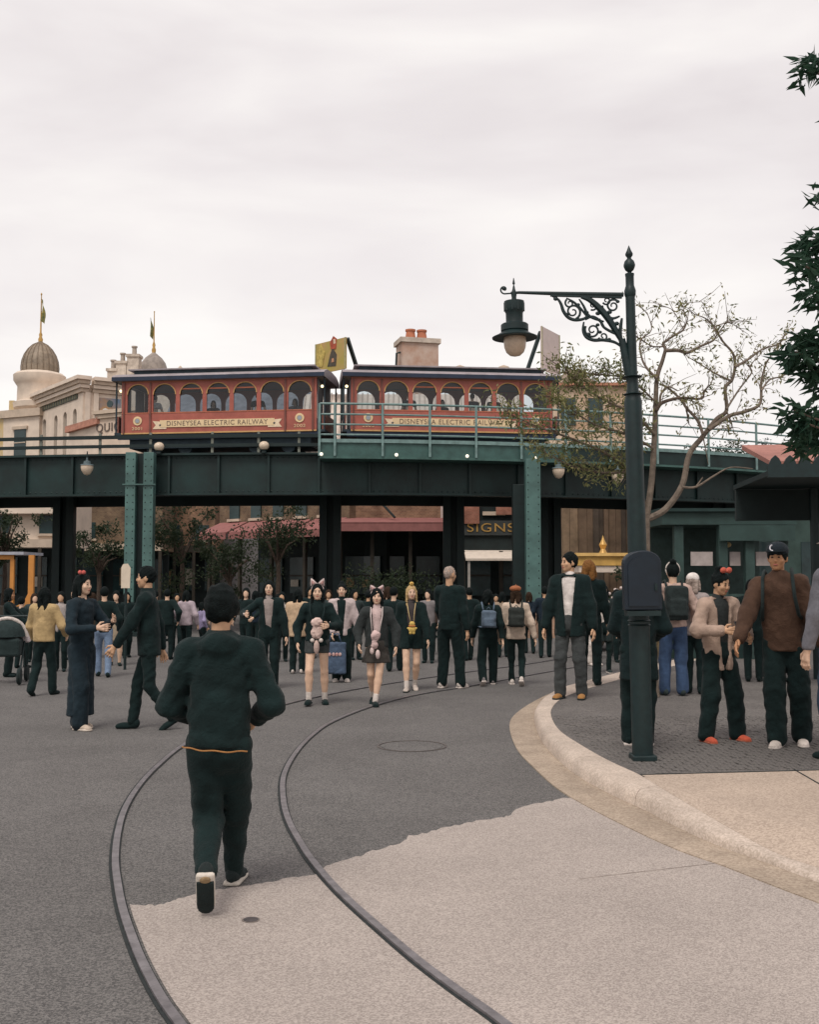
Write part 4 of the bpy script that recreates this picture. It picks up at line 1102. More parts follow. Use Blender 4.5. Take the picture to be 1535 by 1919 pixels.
MB().box((0, 1.5, 0), (Lk, 1.6, zf0 + 0.078)).build('back_wall', mat('kiosk_back', (0.035, 0.06, 0.055), 0.7, 0.3), e)
NP = mat('notice_panel', (0.42, 0.36, 0.34), 0.7, 0.15, 8)
for p0, p1 in ((1295, 1336), (1368, 1388), (1417, 1456)):
    x0, x1 = plan(p0, D)[0] - xa, plan(p1, D)[0] - xa
    MB().box((x0, 0.02, P(p0, 1060, D).z - PH), (x1, 0.048, P(p0, 1034, D).z - PH)).build('notice', NP, e)
for p0, y_ in ((1380, 1019), (1424, 1019), (1376, 996)):
    q = P(p0, y_, D); MB().ball((q.x - xa, 0.6, q.z - PH), (0.09, 0.09, 0.06), 10, 6).build('kiosk_lamp', mat('kiosk_lamp', (0.45, 0.33, 0.16), 0.5), e, smooth=True)
# pavilion with red roof and upright scalloped eaves
D = 14.0
xa = plan(1444, D)[0]
e = empty('pavilion', (xa, D, PH), R(-6), 'red roofed pavilion with dark scalloped eaves at the right edge', 'pavilion')
zr = P(1480, 874, D).z - PH
MB().prism([(-0.1, zr), (1.7, zr + 0.42), (1.7, zr + 0.49), (-0.1, zr + 0.06)], 0.0, 5, axes='yz').build('roof', mat('pavilion_roof', (0.38, 0.17, 0.135), 0.8, 0.15, 4, 0.2, 20), e)
MB().box((-0.05, -0.16, zr - 0.16), (5, -0.11, zr + 0.015)).build('fascia', IRON, e)
am = MB().prism([(-0.075, 0), (0.075, 0), (0.075, 0.03), (0.05, 0.085), (0.018, 0.115), (0, 0.13), (-0.018, 0.115), (-0.05, 0.085), (-0.075, 0.03)], -0.02, 0.02).mesh('eave_scallop'); am.materials.append(IRON)
for q in range(26):
    o = bpy.data.objects.new('eave_scallop', am); col.objects.link(o); o.parent = e; o.location = (0.05 + q * 0.185, -0.135, zr + 0.0)
MB().box((0, -0.1, zr - 0.12), (5, 2.4, zr - 0.05)).build('ceiling', IRON, e)
MB().box((0.0, 2.2, zr - 0.6), (5, 2.3, zr - 0.13)).build('back_beam', SHAD, e)
for x, y in ((1.15, 0.05), (4.7, 0.05), (1.15, 2.2), (4.7, 2.2)):
    MB().tube([(x, y, 0), (x, y, zr - 0.12)], 0.07, 12).build('post', IRON, e, smooth=True)
# gold trimmed cart
D = 24.0
xa, xb = plan(1080, D)[0], plan(1185, D)[0]
e = empty('vendor_cart', (xa, D, 0.0), 0, 'vendor cart with a gold trimmed canopy behind the man in the open jacket', 'cart')
Lc = xb - xa
zg0, zg1 = P(1120, 1060, D).z, P(1120, 1037, D).z
MB().box((-0.05, -0.5, zg0), (Lc + 0.05, 0.9, zg1 - 0.07)).build('canopy_fascia', mat('cart_gold', (0.60, 0.36, 0.10), 0.5, 0.2, 4), e)
MB().box((-0.1, -0.56, zg1 - 0.07), (Lc + 0.1, 0.95, zg1)).build('canopy_rim', mat('cart_gold2', (0.70, 0.45, 0.16), 0.5, 0.2, 4), e)
MB().box((-0.02, -0.47, zg0 - 0.15), (Lc + 0.02, 0.8, zg0 - 0.002)).build('canopy_valance', mat('cart_white', (0.66, 0.55, 0.46), 0.7, 0.1), e)
for x in (0.03, Lc - 0.08):
    for y in (-0.42, 0.7): MB().box((x, y, 0.3), (x + 0.05, y + 0.05, zg0 - 0.15)).build('cart_post', GOLD, e)
MB().box((0, -0.4, 0.35), (Lc, 0.75, 0.95)).build('cart_body', SHAD, e)
for x in (0.25, Lc - 0.25):
    for y in (-0.46, 0.77): MB().lathe([(0.03, -0.02), (0.28, -0.03), (0.3, 0), (0.28, 0.03), (0.03, 0.02)], 20, Matrix.Translation((x, y, 0.3)) @ Matrix.Rotation(PI / 2, 4, 'X')).build('cart_wheel', WOOD, e, smooth=True)
MB().lathe([(0.10, zg1), (0.05, zg1 + 0.1), (0.09, zg1 + 0.2), (0.03, zg1 + 0.32), (0.0, zg1 + 0.42)], 12, Matrix.Translation((0.62, 0.1, 0)), cap=False).build('canopy_finial', GOLD, e, smooth=True)
# orange framed delivery cart at the left edge
D = 24.0
xr = plan(64, D)[0]
e = empty('orange_cart', (xr, D, 0), 0, 'orange framed delivery wagon at the left edge under the viaduct', 'wagon')
ORG = mat('wagon_orange', (0.50, 0.21, 0.045), 0.55, 0.15, 4)
zt = P(10, 1040, D).z
for x0, x1 in ((-0.12, 0.0), (-0.53, -0.445), (-1.7, -1.6)):
    MB().box((x0, 0, 0.55), (x1, 0.08, zt)).build('frame_post', ORG, e)
MB().box((-1.7, 0.002, zt - 0.1), (-0.445, 0.078, zt + 0.002)).build('frame_rail', ORG, e)
MB().prism([(-0.38, 0.98), (0.02, 0.98), (0.0, 1.2), (-0.12, 1.25), (-0.2, 1.08)], -0.02, 0.0).build('frame_gusset', ORG, e)
MB().box((-1.9, -0.1, zt + 0.005), (-0.2, 1.2, zt + 0.07)).build('wagon_roof', mat('wagon_roof', (0.33, 0.34, 0.38), 0.6), e)
MB().box((-1.9, -0.02, 0.4), (0.1, 1.2, 0.97)).build('wagon_body', WOOD, e)
for x in (-0.3, -1.5): MB().lathe([(0.03, -0.03), (0.38, -0.04), (0.42, 0), (0.38, 0.04), (0.03, 0.03)], 22, Matrix.Translation((x, -0.08, 0.42)) @ Matrix.Rotation(PI / 2, 4, 'X')).build('wagon_wheel', SHAD, e, smooth=True)
# white signboard on a post behind the crowd
q = P(236, 1080, 19)
e = empty('sign_post', (q.x, 19, 0), R(8), 'narrow white signboard on a post behind the walking man on the left', 'sign')
z0_, z1_ = P(236, 1102, 19).z, P(236, 1056, 19).z
MB().prism([(-0.08, z0_), (0.07, z0_), (0.08, z1_ - 0.08), (0.03, z1_), (-0.05, z1_ - 0.01), (-0.08, z1_ - 0.07)], -0.02, 0.02).build('board', mat('sign_white', (0.66, 0.56, 0.44), 0.7, 0.1), e)
MB().tube([(0, 0.05, 0), (0, 0.05, z1_ - 0.1)], 0.025, 8).build('post', IRON, e)

# ================================================================== street lamp
LB_ = G(1205, 1424, PH); LD = LB_.y
lamp = empty('street_lamp', LB_, 0, 'tall dark green cast iron street lamp with scrolled bracket on the pavement', 'street lamp')
top = P(1178.5, 460, LD)
lean = math.atan2(LB_.x - top.x, top.z - LB_.z)
lamp.rotation_euler = (0, -lean, 0)
Hh = (top - LB_).length
sc_ = Hh / (1424 - 460.0)           # metres per photo pixel along the post
def lz(py): return (1424 - py) * sc_
post = MB().lathe([(0.0875, 0), (0.0875, lz(1180)), (0.082, lz(1150)), (0.078, lz(1000)), (0.0745, lz(900)), (0.074, lz(760)), (0.072, lz(757)), (0.05, lz(735)), (0.043, lz(705)), (0.042, lz(660)), (0.0405, lz(560))], 20)
post.build('post', IRON, lamp, smooth=True)
MB().lathe([(0.0405, lz(560)), (0.048, lz(556)), (0.05, lz(548)), (0.042, lz(542)), (0.036, lz(538)), (0.036, lz(520)), (0.039, lz(518)), (0.039, lz(515)), (0.015, lz(513)), (0.018, lz(511))], 18).build('neck_collar', IRON, lamp, smooth=True)
MB().lathe([(0.016, lz(512)), (0.036, lz(508)), (0.049, lz(501)), (0.05, lz(498)), (0.04, lz(491)), (0.018, lz(486)), (0.018, lz(484)), (0.031, lz(480)), (0.033, lz(477)), (0.018, lz(470)), (0.006, lz(463)), (0.0, lz(460))], 18, cap=False).build('finial', IRON, lamp, smooth=True)
for py in (712, 745, 1168, 1176):
    MB().lathe([(0.07 if py < 1000 else 0.086, lz(py) - 0.008), (0.085 if py < 1000 else 0.098, lz(py)), (0.07 if py < 1000 else 0.086, lz(py) + 0.008)], 20).build('collar_ring', IRON, lamp, smooth=True)
MB().box((-0.1, -0.1, 0), (0.1, 0.1, 0.05)).build('base_block', IRON, lamp, bevel=0.01)
# bracket: coordinates relative to the post axis in photo pixels
ax = lambda px: (px - (1205 - 27 * (1424 - 560) / 964.0)) * sc_
def bp3(px, py, y=0.0): return (ax(px), y, lz(py))
MB().tube([bp3(1168, 555), bp3(1040, 551), bp3(972, 548), bp3(955, 548.5)], [0.020, 0.0175, 0.013, 0.011], 10).build('arm', IRON, lamp, smooth=True)
MB().bar(bp3(1165, 560), bp3(1030, 554), 0.026, 0.02).build('arm_rib', IRON, lamp)
sp = []
for i in range(26):
    an = -PI / 2 - i * 0.24; rr0 = (8.5 - i * 0.29) ; sp.append(bp3(943 + max(rr0, 1) * math.cos(an), 541.5 - max(rr0, 1) * math.sin(an)))
MB().tube([bp3(965, 548.5), bp3(952, 549.5)] + sp, 0.007, 6).build('end_scroll', IRON, lamp, smooth=True)
MB().ball(bp3(942, 540), 0.017).build('scroll_boss', IRON, lamp, smooth=True)
# scrollwork in the bracket
def px_tube(k, pts, rad):
    q = spline([bp3(x, y) for x, y in pts], 6)
    n_ = len(q); k.tube(q, [rad * (0.6 + 0.8 * math.sin(PI * min(1, (i + 1) / n_) * 0.9)) for i in range(n_)], 6)
def spiral(k, cx, cy, r0, r1, a0, turns, rad):
    n_ = 26; pts = []
    for i in range(n_ + 1):
        t = i / n_; r_ = r0 + (r1 - r0) * t; an = a0 + turns * 2 * PI * t
        pts.append(bp3(cx + r_ * math.cos(an), cy - r_ * math.sin(an)))
    k.tube(pts, [rad * (1.25 - 0.5 * i / n_) for i in range(n_ + 1)], 6)
k = MB()
px_tube(k, [(1032, 555), (1044, 562), (1050, 572), (1054, 585), (1063, 597), (1076, 602), (1092, 600), (1102, 592)], 0.011)
px_tube(k, [(1088, 558), (1104, 564), (1122, 580), (1138, 600), (1152, 624), (1163, 645)], 0.022)
px_tube(k, [(1092, 606), (1090, 622), (1096, 635), (1110, 641), (1128, 641), (1150, 646), (1166, 658)], 0.011)
px_tube(k, [(1164, 600), (1160, 630), (1165, 655)], 0.012)
k.build('bracket_frame', IRON, lamp, smooth=True)
k = MB()
spiral(k, 1072, 586, 15, 3, -1.2, 1.5, 0.0085)
spiral(k, 1066, 570, 9, 2, 2.2, 1.2, 0.0075)
spiral(k, 1108, 622, 15, 3, 2.6, 1.5, 0.0085)
spiral(k, 1128, 634, 9, 2, 3.4, 1.2, 0.0075)
spiral(k, 1148, 576, 13, 3, 0.6, 1.5, 0.0085)
spiral(k, 1136, 566, 8, 2, 3.6, 1.2, 0.007)
spiral(k, 1110, 575, 9, 2, 4.2, 1.2, 0.007)
px_tube(k, [(1084, 562), (1092, 575), (1100, 592), (1112, 600), (1130, 606)], 0.009)
px_tube(k, [(1128, 575), (1132, 592), (1146, 600), (1160, 596)], 0.009)
px_tube(k, [(1122, 600), (1128, 615), (1142, 625), (1156, 632)], 0.009)
px_tube(k, [(1095, 602), (1108, 596), (1122, 604), (1130, 616)], 0.009)
px_tube(k, [(1060, 560), (1074, 568), (1088, 582), (1098, 596)], 0.008)
k.build('bracket_scrolls', IRON, lamp, smooth=True)
k = MB()
for x, y, r_ in ((1063, 590, 4), (1082, 573, 4), (1098, 588, 4), (1119, 590, 5), (1100, 630, 5), (1122, 626, 4), (1141, 588, 5), (1157, 568, 4), (1154, 610, 5), (1160, 642, 4), (1040, 561, 5), (1139, 640, 4), (1118, 612, 4)):
    p_ = bp3(x, y); k.ball(p_, (r_ * sc_, 0.012, r_ * sc_ * 0.8), 8, 5)
k.build('bracket_leaves', IRON, lamp, smooth=True)
MB().tube([bp3(1163, 640), bp3(1172, 690), bp3(1176, 720)], [0.03, 0.04, 0.03], 10).build('bracket_foot', IRON, lamp, smooth=True)
# lantern head
lx = ax(961)
Ml = Matrix.Translation((lx, 0, 0))
MB().lathe([(0.02, lz(546)), (0.024, lz(552)), (0.02, lz(558)), (0.024, lz(563)), (0.016, lz(564)), (0.016, lz(566))], 14, Ml).build('lantern_stem', IRON, lamp, smooth=True)
MB().lathe([(0.003, lz(520)), (0.012, lz(531)), (0.004, lz(533)), (0.009, lz(537)), (0.012, lz(541)), (0.02, lz(547))], 12, Ml).build('lantern_finial', IRON, lamp, smooth=True)
MB().lathe([(0.086, lz(565)), (0.087, lz(580)), (0.082, lz(584)), (0.074, lz(587)), (0.073, lz(604)), (0.076, lz(607)), (0.108, lz(608)), (0.118, lz(610)), (0.118, lz(621)), (0.11, lz(623)), (0.15, lz(629)), (0.195, lz(633.5)), (0.192, lz(635.5)), (0.14, lz(635)), (0.1, lz(634))], 28, Ml).build('lantern_housing', IRON, lamp, smooth=True)
for q in range(10):
    an = q * PI / 5
    MB().box((-0.006, -0.006, 0), (0.006, 0.006, 0.075), Matrix.Translation((lx + 0.083 * math.cos(an), 0.083 * math.sin(an), lz(584)))).build('housing_fin', IRON, lamp)
MB().lathe([(0.094, lz(634)), (0.097, lz(642)), (0.092, lz(652)), (0.075, lz(662)), (0.045, lz(668)), (0.0, lz(670.5))], 26, Ml, cap=False).build('lantern_globe', mat('lantern_globe', (0.52, 0.40, 0.30), 0.3, 0.12, 60, 0.15, 200, spec=0.5), lamp, smooth=True)
# navy call box on the post
bxp = MB()
prof = [(-0.155, lz(1148)), (0.155, lz(1148)), (0.155, lz(1062))] + [(0.155 * math.cos(q * PI / 12), lz(1062) + 0.105 * math.sin(q * PI / 12)) for q in range(1, 12)] + [(-0.155, lz(1062))]
cb = empty('call_box', (0, 0, 0), 0, 'navy arched call box fixed to the street lamp post', 'call box')
cb.location = LB_; cb.rotation_euler = (0, -lean, 0)
NB = mat('callbox_navy', (0.005, 0.012, 0.021), 0.45, 0.25, 6)
MB().prism([(x + 0.0, z) for x, z in prof], -0.20, -0.082).build('case', NB, cb, bevel=0.012)
MB().prism([(x * 0.8, lz(1105) + (z - lz(1105)) * 0.82) for x, z in prof], -0.212, -0.203).build('door', NB, cb)
MB().box((0.09, -0.226, lz(1112)), (0.11, -0.213, lz(1100))).build('latch', IRON, cb)
MB().box((-0.14, -0.21, lz(1158)), (0.14, -0.08, lz(1149))).build('sill', IRON, cb)

# ================================================================== trees
BARK = mat('bark_brown', (0.15, 0.118, 0.092), 0.9, 0.35, 12, 0.4, 60)
BARKD = mat('bark_dark', (0.09, 0.065, 0.05), 0.9, 0.35, 12, 0.4, 60)
LEAFG = leafmat('leaf_olive', (0.09, 0.12, 0.05), (0.22, 0.22, 0.09))
LEAFY = leafmat('leaf_yellow', (0.18, 0.18, 0.08), (0.33, 0.29, 0.13))
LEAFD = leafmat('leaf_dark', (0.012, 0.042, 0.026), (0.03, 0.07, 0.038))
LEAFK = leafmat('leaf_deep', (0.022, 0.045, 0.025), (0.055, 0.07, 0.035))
def leaf(k, p, d, up, L, W_):
    """a pointed leaf of two bent halves"""
    d = d.normalized(); s_ = d.cross(up)
    if s_.length < 1e-3: s_ = Vector((1, 0, 0))
    s_.normalize(); n_ = s_.cross(d)
    n0 = len(k.v)
    pts = [p, p + d * L * 0.4 + s_ * W_ / 2 + n_ * 0.1 * W_, p + d * L - n_ * 0.12 * L, p + d * L * 0.4 - s_ * W_ / 2 + n_ * 0.1 * W_, p + d * L * 0.45 - n_ * 0.05 * L]
    k.v += [tuple(q) for q in pts]
    k.f += [(n0, n0 + 1, n0 + 4), (n0 + 1, n0 + 2, n0 + 4), (n0 + 2, n0 + 3, n0 + 4), (n0 + 3, n0, n0 + 4)]
def rv(r_, s=1.0): return Vector((r_.uniform(-s, s), r_.uniform(-s, s), r_.uniform(-s, s)))
def fastbuild(k, name, m, parent):
    me = bpy.data.meshes.new(name); me.from_pydata(k.v, [], k.f); me.materials.append(m)
    o = bpy.data.objects.new(name, me); col.objects.link(o); o.parent = parent; return o
# slender tree behind the street lamp, branches laid out from the photograph
TB = G(1226, 1306, PH); TY = TB.y
tree = empty('slender_tree', TB, 0, 'slender multi stemmed tree with thin olive leaves behind the street lamp', 'tree')
rt = random.Random(21)
def T(cx, cy, dy=0.0):
    return P(1135 + cx / 3.8375, 540 + cy / 3.8375, TY + dy) - TB
brs = [
 ([(300, 2940), (290, 2300), (285, 1900), (285, 1620)], 0.075, 0.06, 0),
 ([(280, 1640), (245, 1380), (235, 1200), (215, 1050), (150, 900)], 0.04, 0.015, -.2),
 ([(295, 1640), (330, 1400), (350, 1100), (360, 850), (370, 650), (410, 520), (430, 440), (415, 400), (480, 350), (560, 300), (590, 220)], 0.045, 0.008, 0.1),
 ([(300, 1660), (430, 1590), (550, 1420), (600, 1200), (690, 1080), (720, 1040), (800, 940), (870, 880), (860, 720), (910, 660), (930, 560), (915, 470), (840, 380), (780, 280), (720, 220), (640, 190)], 0.045, 0.006, .3),
 ([(430, 450), (520, 450), (590, 465), (680, 420), (770, 380), (800, 340), (880, 230)], 0.026, 0.007, 0.2),
 ([(365, 880), (400, 830), (480, 800), (560, 790), (690, 795), (710, 740), (760, 690)], 0.028, 0.008, -.1),
 ([(390, 830), (400, 760), (450, 710), (520, 740)], 0.018, 0.007, 0),
 ([(370, 650), (300, 580), (260, 500), (250, 380), (330, 300), (300, 180)], 0.018, 0.005, 0.2),
 ([(415, 420), (340, 420), (250, 370), (180, 330)], 0.012, 0.004, 0.3),
 ([(740, 1020), (890, 920), (1000, 890), (1105, 840), (1120, 740), (1115, 700), (1145, 570), (1180, 500), (1250, 400)], 0.028, 0.007, 0.3),
 ([(1120, 740), (1180, 660), (1280, 630), (1340, 560)], 0.014, 0.005, 0.5),
 ([(930, 570), (1030, 510), (1130, 440), (1250, 400), (1290, 330)], 0.018, 0.006, 0.5),
 ([(700, 1050), (660, 950), (580, 860), (540, 800), (450, 720), (390, 690)], 0.022, 0.012, 0.2),
 ([(550, 1430), (650, 1430), (780, 1350), (900, 1290), (1060, 1300)], 0.018, 0.006, 0),
 ([(650, 1430), (700, 1360)], 0.012, 0.006, 0),
 ([(910, 670), (800, 620), (700, 560), (600, 500)], 0.014, 0.005, 0.2),
 ([(870, 870), (960, 730), (1050, 610), (1040, 560), (1120, 470)], 0.014, 0.005, .4),
 ([(780, 280), (880, 250), (960, 290)], 0.008, 0.003, .3), ([(800, 340), (760, 240), (690, 130)], 0.008, 0.003, .3),
 ([(590, 220), (560, 120), (690, 100)], 0.006, 0.003, .3), ([(560, 300), (470, 150), (330, 140)], 0.007, 0.003, .2),
 ([(870, 885), (910, 1000), (840, 1010)], 0.012, 0.005, .2), ([(580, 860), (600, 980)], 0.014, 0.006, .2), ([(700, 1060), (740, 1270)], 0.01, 0.004, .1),
 # left crown, behind the lamp post
 ([(350, 1050), (200, 900), (20, 820), (-180, 700), (-300, 560)], 0.024, 0.006, -.3),
 ([(245, 1380), (60, 1220), (-200, 1100), (-480, 1000), (-700, 900)], 0.024, 0.006, -.5),
 ([(340, 1150), (150, 1050), (-80, 980), (-260, 860), (-380, 780)], 0.02, 0.005, -.6),
 ([(240, 1300), (40, 1330), (-220, 1290), (-450, 1180)], 0.018, 0.005, -.4),
 ([(360, 820), (230, 700), (100, 640), (-60, 620), (-200, 600)], 0.014, 0.004, -.2),
]
tips = []
for q, (pts, r0, r1, dy) in enumerate(brs):
    n_ = len(pts)
    q3 = [T(x, y, dy * (i / max(1, n_ - 1)) if q > 3 else dy * min(1, i / 6)) for i, (x, y) in enumerate(pts)]
    if q == 0: q3[0] = Vector((0, 0, 0)); q3[1].y = q3[1].y
    sp_ = spline(q3, 5)
    rad = [r0 + (r1 - r0) * i / (len(sp_) - 1) for i in range(len(sp_))]
    MB().tube(sp_, rad, 8).build('trunk' if q < 1 else 'branch', BARK if q != 5 else BARKD, tree, smooth=True)
    for i in range(1, len(sp_)):
        if q > 0: tips.append((sp_[i], (sp_[i] - sp_[i - 1]).normalized(), q, i / len(sp_)))
tw_ = MB(); k1 = MB(); k2 = MB()
for p_, d_, q, f_ in tips:
    left_c = q >= 24
    if q in (1, 2, 3) and f_ < 0.5: continue
    if q in (13, 14, 23): continue
    ns = 3 if left_c else 1
    for _ in range(ns):
        if not left_c and rt.random() < 0.35: continue
        dd = (d_ + rv(rt, 0.9) + Vector((0, 0, 0.25))).normalized(); L_ = rt.uniform(0.12, 0.42)
        e_ = p_ + dd * L_ + Vector((0, 0, -0.02))
        tw_.tube([p_, p_ + dd * L_ * 0.5 + rv(rt, 0.03), e_], [0.005, 0.0035, 0.002], 4, cap=False)
        nl = rt.randint(10, 20) if left_c else rt.randint(3, 9)
        for _ in range(nl):
            c_ = p_ + dd * L_ * rt.uniform(0.35, 1.05) + rv(rt, 0.05 if not left_c else 0.09)
            leaf(k1 if rt.random() < (0.75 if left_c else 0.45) else k2, c_, rv(rt) + Vector((0, 0, -0.6)), rv(rt), rt.uniform(0.05, 0.085), rt.uniform(0.016, 0.028))
o = fastbuild(tw_, 'twigs', BARK, tree); o['kind'] = 'stuff'
o = fastbuild(k1, 'foliage', LEAFG, tree); o['kind'] = 'stuff'
o = fastbuild(k2, 'foliage', LEAFY, tree); o['kind'] = 'stuff'
# near tree, trunk just outside the right edge
nb_ = Vector((3.75, 7.6, PH))
near = empty('evergreen_tree', nb_, 0, 'dark evergreen tree with drooping leaf sprays at the right edge', 'tree')
rn = random.Random(5)
MB().tube([(0, 0, 0), (0.03, 0.02, 1.5), (-0.02, 0, 3.0), (0.05, 0, 4.4), (0.02, 0, 5.4)], [0.13, 0.11, 0.09, 0.06, 0.03], 12).build('trunk', BARKD, near, smooth=True)
sprays = [(1505, 135, 16), (1530, 120, 18), (1533, 370, 8), (1505, 460, 18), (1530, 450, 24), (1500, 500, 14), (1525, 500, 26), (1512, 545, 18), (1532, 560, 20), (1505, 640, 24), (1480, 660, 16), (1530, 640, 26), (1520, 690, 24), (1535, 720, 22), (1495, 690, 10), (1490, 790, 26), (1520, 780, 30), (1500, 825, 26), (1530, 820, 30), (1478, 770, 10), (1570, 480, 40), (1580, 620, 40), (1570, 760, 40), (1580, 200, 30), (1620, 350, 40), (1640, 550, 40)]
kl = MB(); bt = MB()
for px, py, n_ in sprays:
    p_ = P(px + 10, py, 7.6 + rn.uniform(-.35, .35)) - nb_
    root = Vector((0.0, 0, max(1.6, p_.z - 0.25 - abs(p_.x) * 0.3)))
    mid = (root + p_) / 2 + Vector((0, 0, 0.1))
    bt.tube(spline([root, mid, p_], 4), 0.008, 5, cap=False)
    for _ in range(int(n_ * 2.6)):
        c_ = p_ + rv(rn, 0.08)
        leaf(kl, c_, Vector((rn.uniform(-1.2, 0.5), rn.uniform(-.8, .8), rn.uniform(-0.9, 0.35))), rv(rn), rn.uniform(0.09, 0.17), rn.uniform(0.028, 0.045))
fastbuild(bt, 'branch', BARKD, near)
o = fastbuild(kl, 'foliage', LEAFD, near); o['kind'] = 'stuff'
# dark trees under and behind the viaduct
def bushy(px, D, zc, rx, rz, nleaf, label, m, seed, ls=0.13, trunk=True, cat='tree'):
    r_ = random.Random(seed); X = plan(px, D)[0]
    e = empty('shade_tree' if trunk else 'shrub', (X, D, 0), 0, label, cat)
    if trunk:
        k = MB(); k.tube([(0, 0, 0), (0.05, 0, zc * 0.5), (0, 0, zc)], [0.11, 0.08, 0.05], 10); k.build('trunk', BARKD, e, smooth=True)
        for q in range(6):
            an = q * 1.05 + r_.random(); p1 = Vector((math.cos(an) * rx * 0.6, math.sin(an) * rx * 0.5, zc + r_.uniform(-.3, .5) * rz))
            MB().tube([(0, 0, zc * 0.65), p1 * 0.5 + Vector((0, 0, zc * 0.4)), p1], [0.05, 0.035, 0.015], 6).build('limb', BARKD, e)
    clumps = [(Vector((r_.gauss(0, .5) * rx, r_.gauss(0, .42) * rx, zc + r_.gauss(0, .45) * rz)), r_.uniform(.18, .42) * rx) for _ in range(22)]
    k = MB()
    for _ in range(nleaf):
        c_, s_ = r_.choice(clumps)
        v_ = rv(r_); v_ = v_.normalized() * (r_.random() ** 0.5) * s_
        p_ = c_ + v_
        if p_.z < 0.05: continue
        leaf(k, p_, rv(r_), rv(r_), ls * r_.uniform(.7, 1.2), ls * 0.5)
    o = fastbuild(k, 'crown' if trunk else 'foliage', m, e); o['kind'] = 'stuff'
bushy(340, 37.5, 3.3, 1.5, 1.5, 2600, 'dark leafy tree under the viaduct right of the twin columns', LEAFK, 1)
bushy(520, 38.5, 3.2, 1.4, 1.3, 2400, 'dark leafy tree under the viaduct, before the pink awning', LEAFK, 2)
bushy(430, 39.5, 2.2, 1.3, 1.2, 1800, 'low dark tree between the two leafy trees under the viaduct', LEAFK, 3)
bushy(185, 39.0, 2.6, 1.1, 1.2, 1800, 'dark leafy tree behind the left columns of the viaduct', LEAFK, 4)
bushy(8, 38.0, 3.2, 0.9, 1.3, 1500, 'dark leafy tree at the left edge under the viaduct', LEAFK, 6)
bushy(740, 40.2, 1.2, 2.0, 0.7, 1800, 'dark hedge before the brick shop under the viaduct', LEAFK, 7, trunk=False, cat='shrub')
bushy(1128, 21.5, 1.0, 0.62, 0.42, 1100, 'dark flowering shrub before the gold trimmed cart', LEAFK, 8, 0.09, trunk=False, cat='shrub')
LEAFB = leafmat('leaf_bluish', (0.06, 0.09, 0.085), (0.12, 0.15, 0.14))
bushy(1395, 46, 6.6, 1.5, 0.9, 1800, 'bluish green tree top above the viaduct railing, right', LEAFB, 9)
bushy(1455, 47, 6.5, 1.1, 0.8, 1300, 'smaller bluish green tree top near the red pavilion roof', LEAFB, 10)
bushy(1350, 41, 6.2, 1.6, 0.8, 1500, 'dark green tree mass behind the viaduct railing, right', LEAFK, 11)
# pale blossoms on the shrub
kf = MB(); rf = random.Random(3)
shb = [o for o in bpy.data.objects if o.name.startswith('shrub') and o.get('label', '').startswith('dark flowering')][0]
for _ in range(22): kf.ball((rf.uniform(-.5, .5), -0.4 + rf.uniform(-.1, .1), rf.uniform(1.0, 1.45)), 0.035, 6, 4)
o = kf.build('blossoms', mat('blossom', (0.6, 0.5, 0.46), 0.8), shb); o['kind'] = 'stuff'
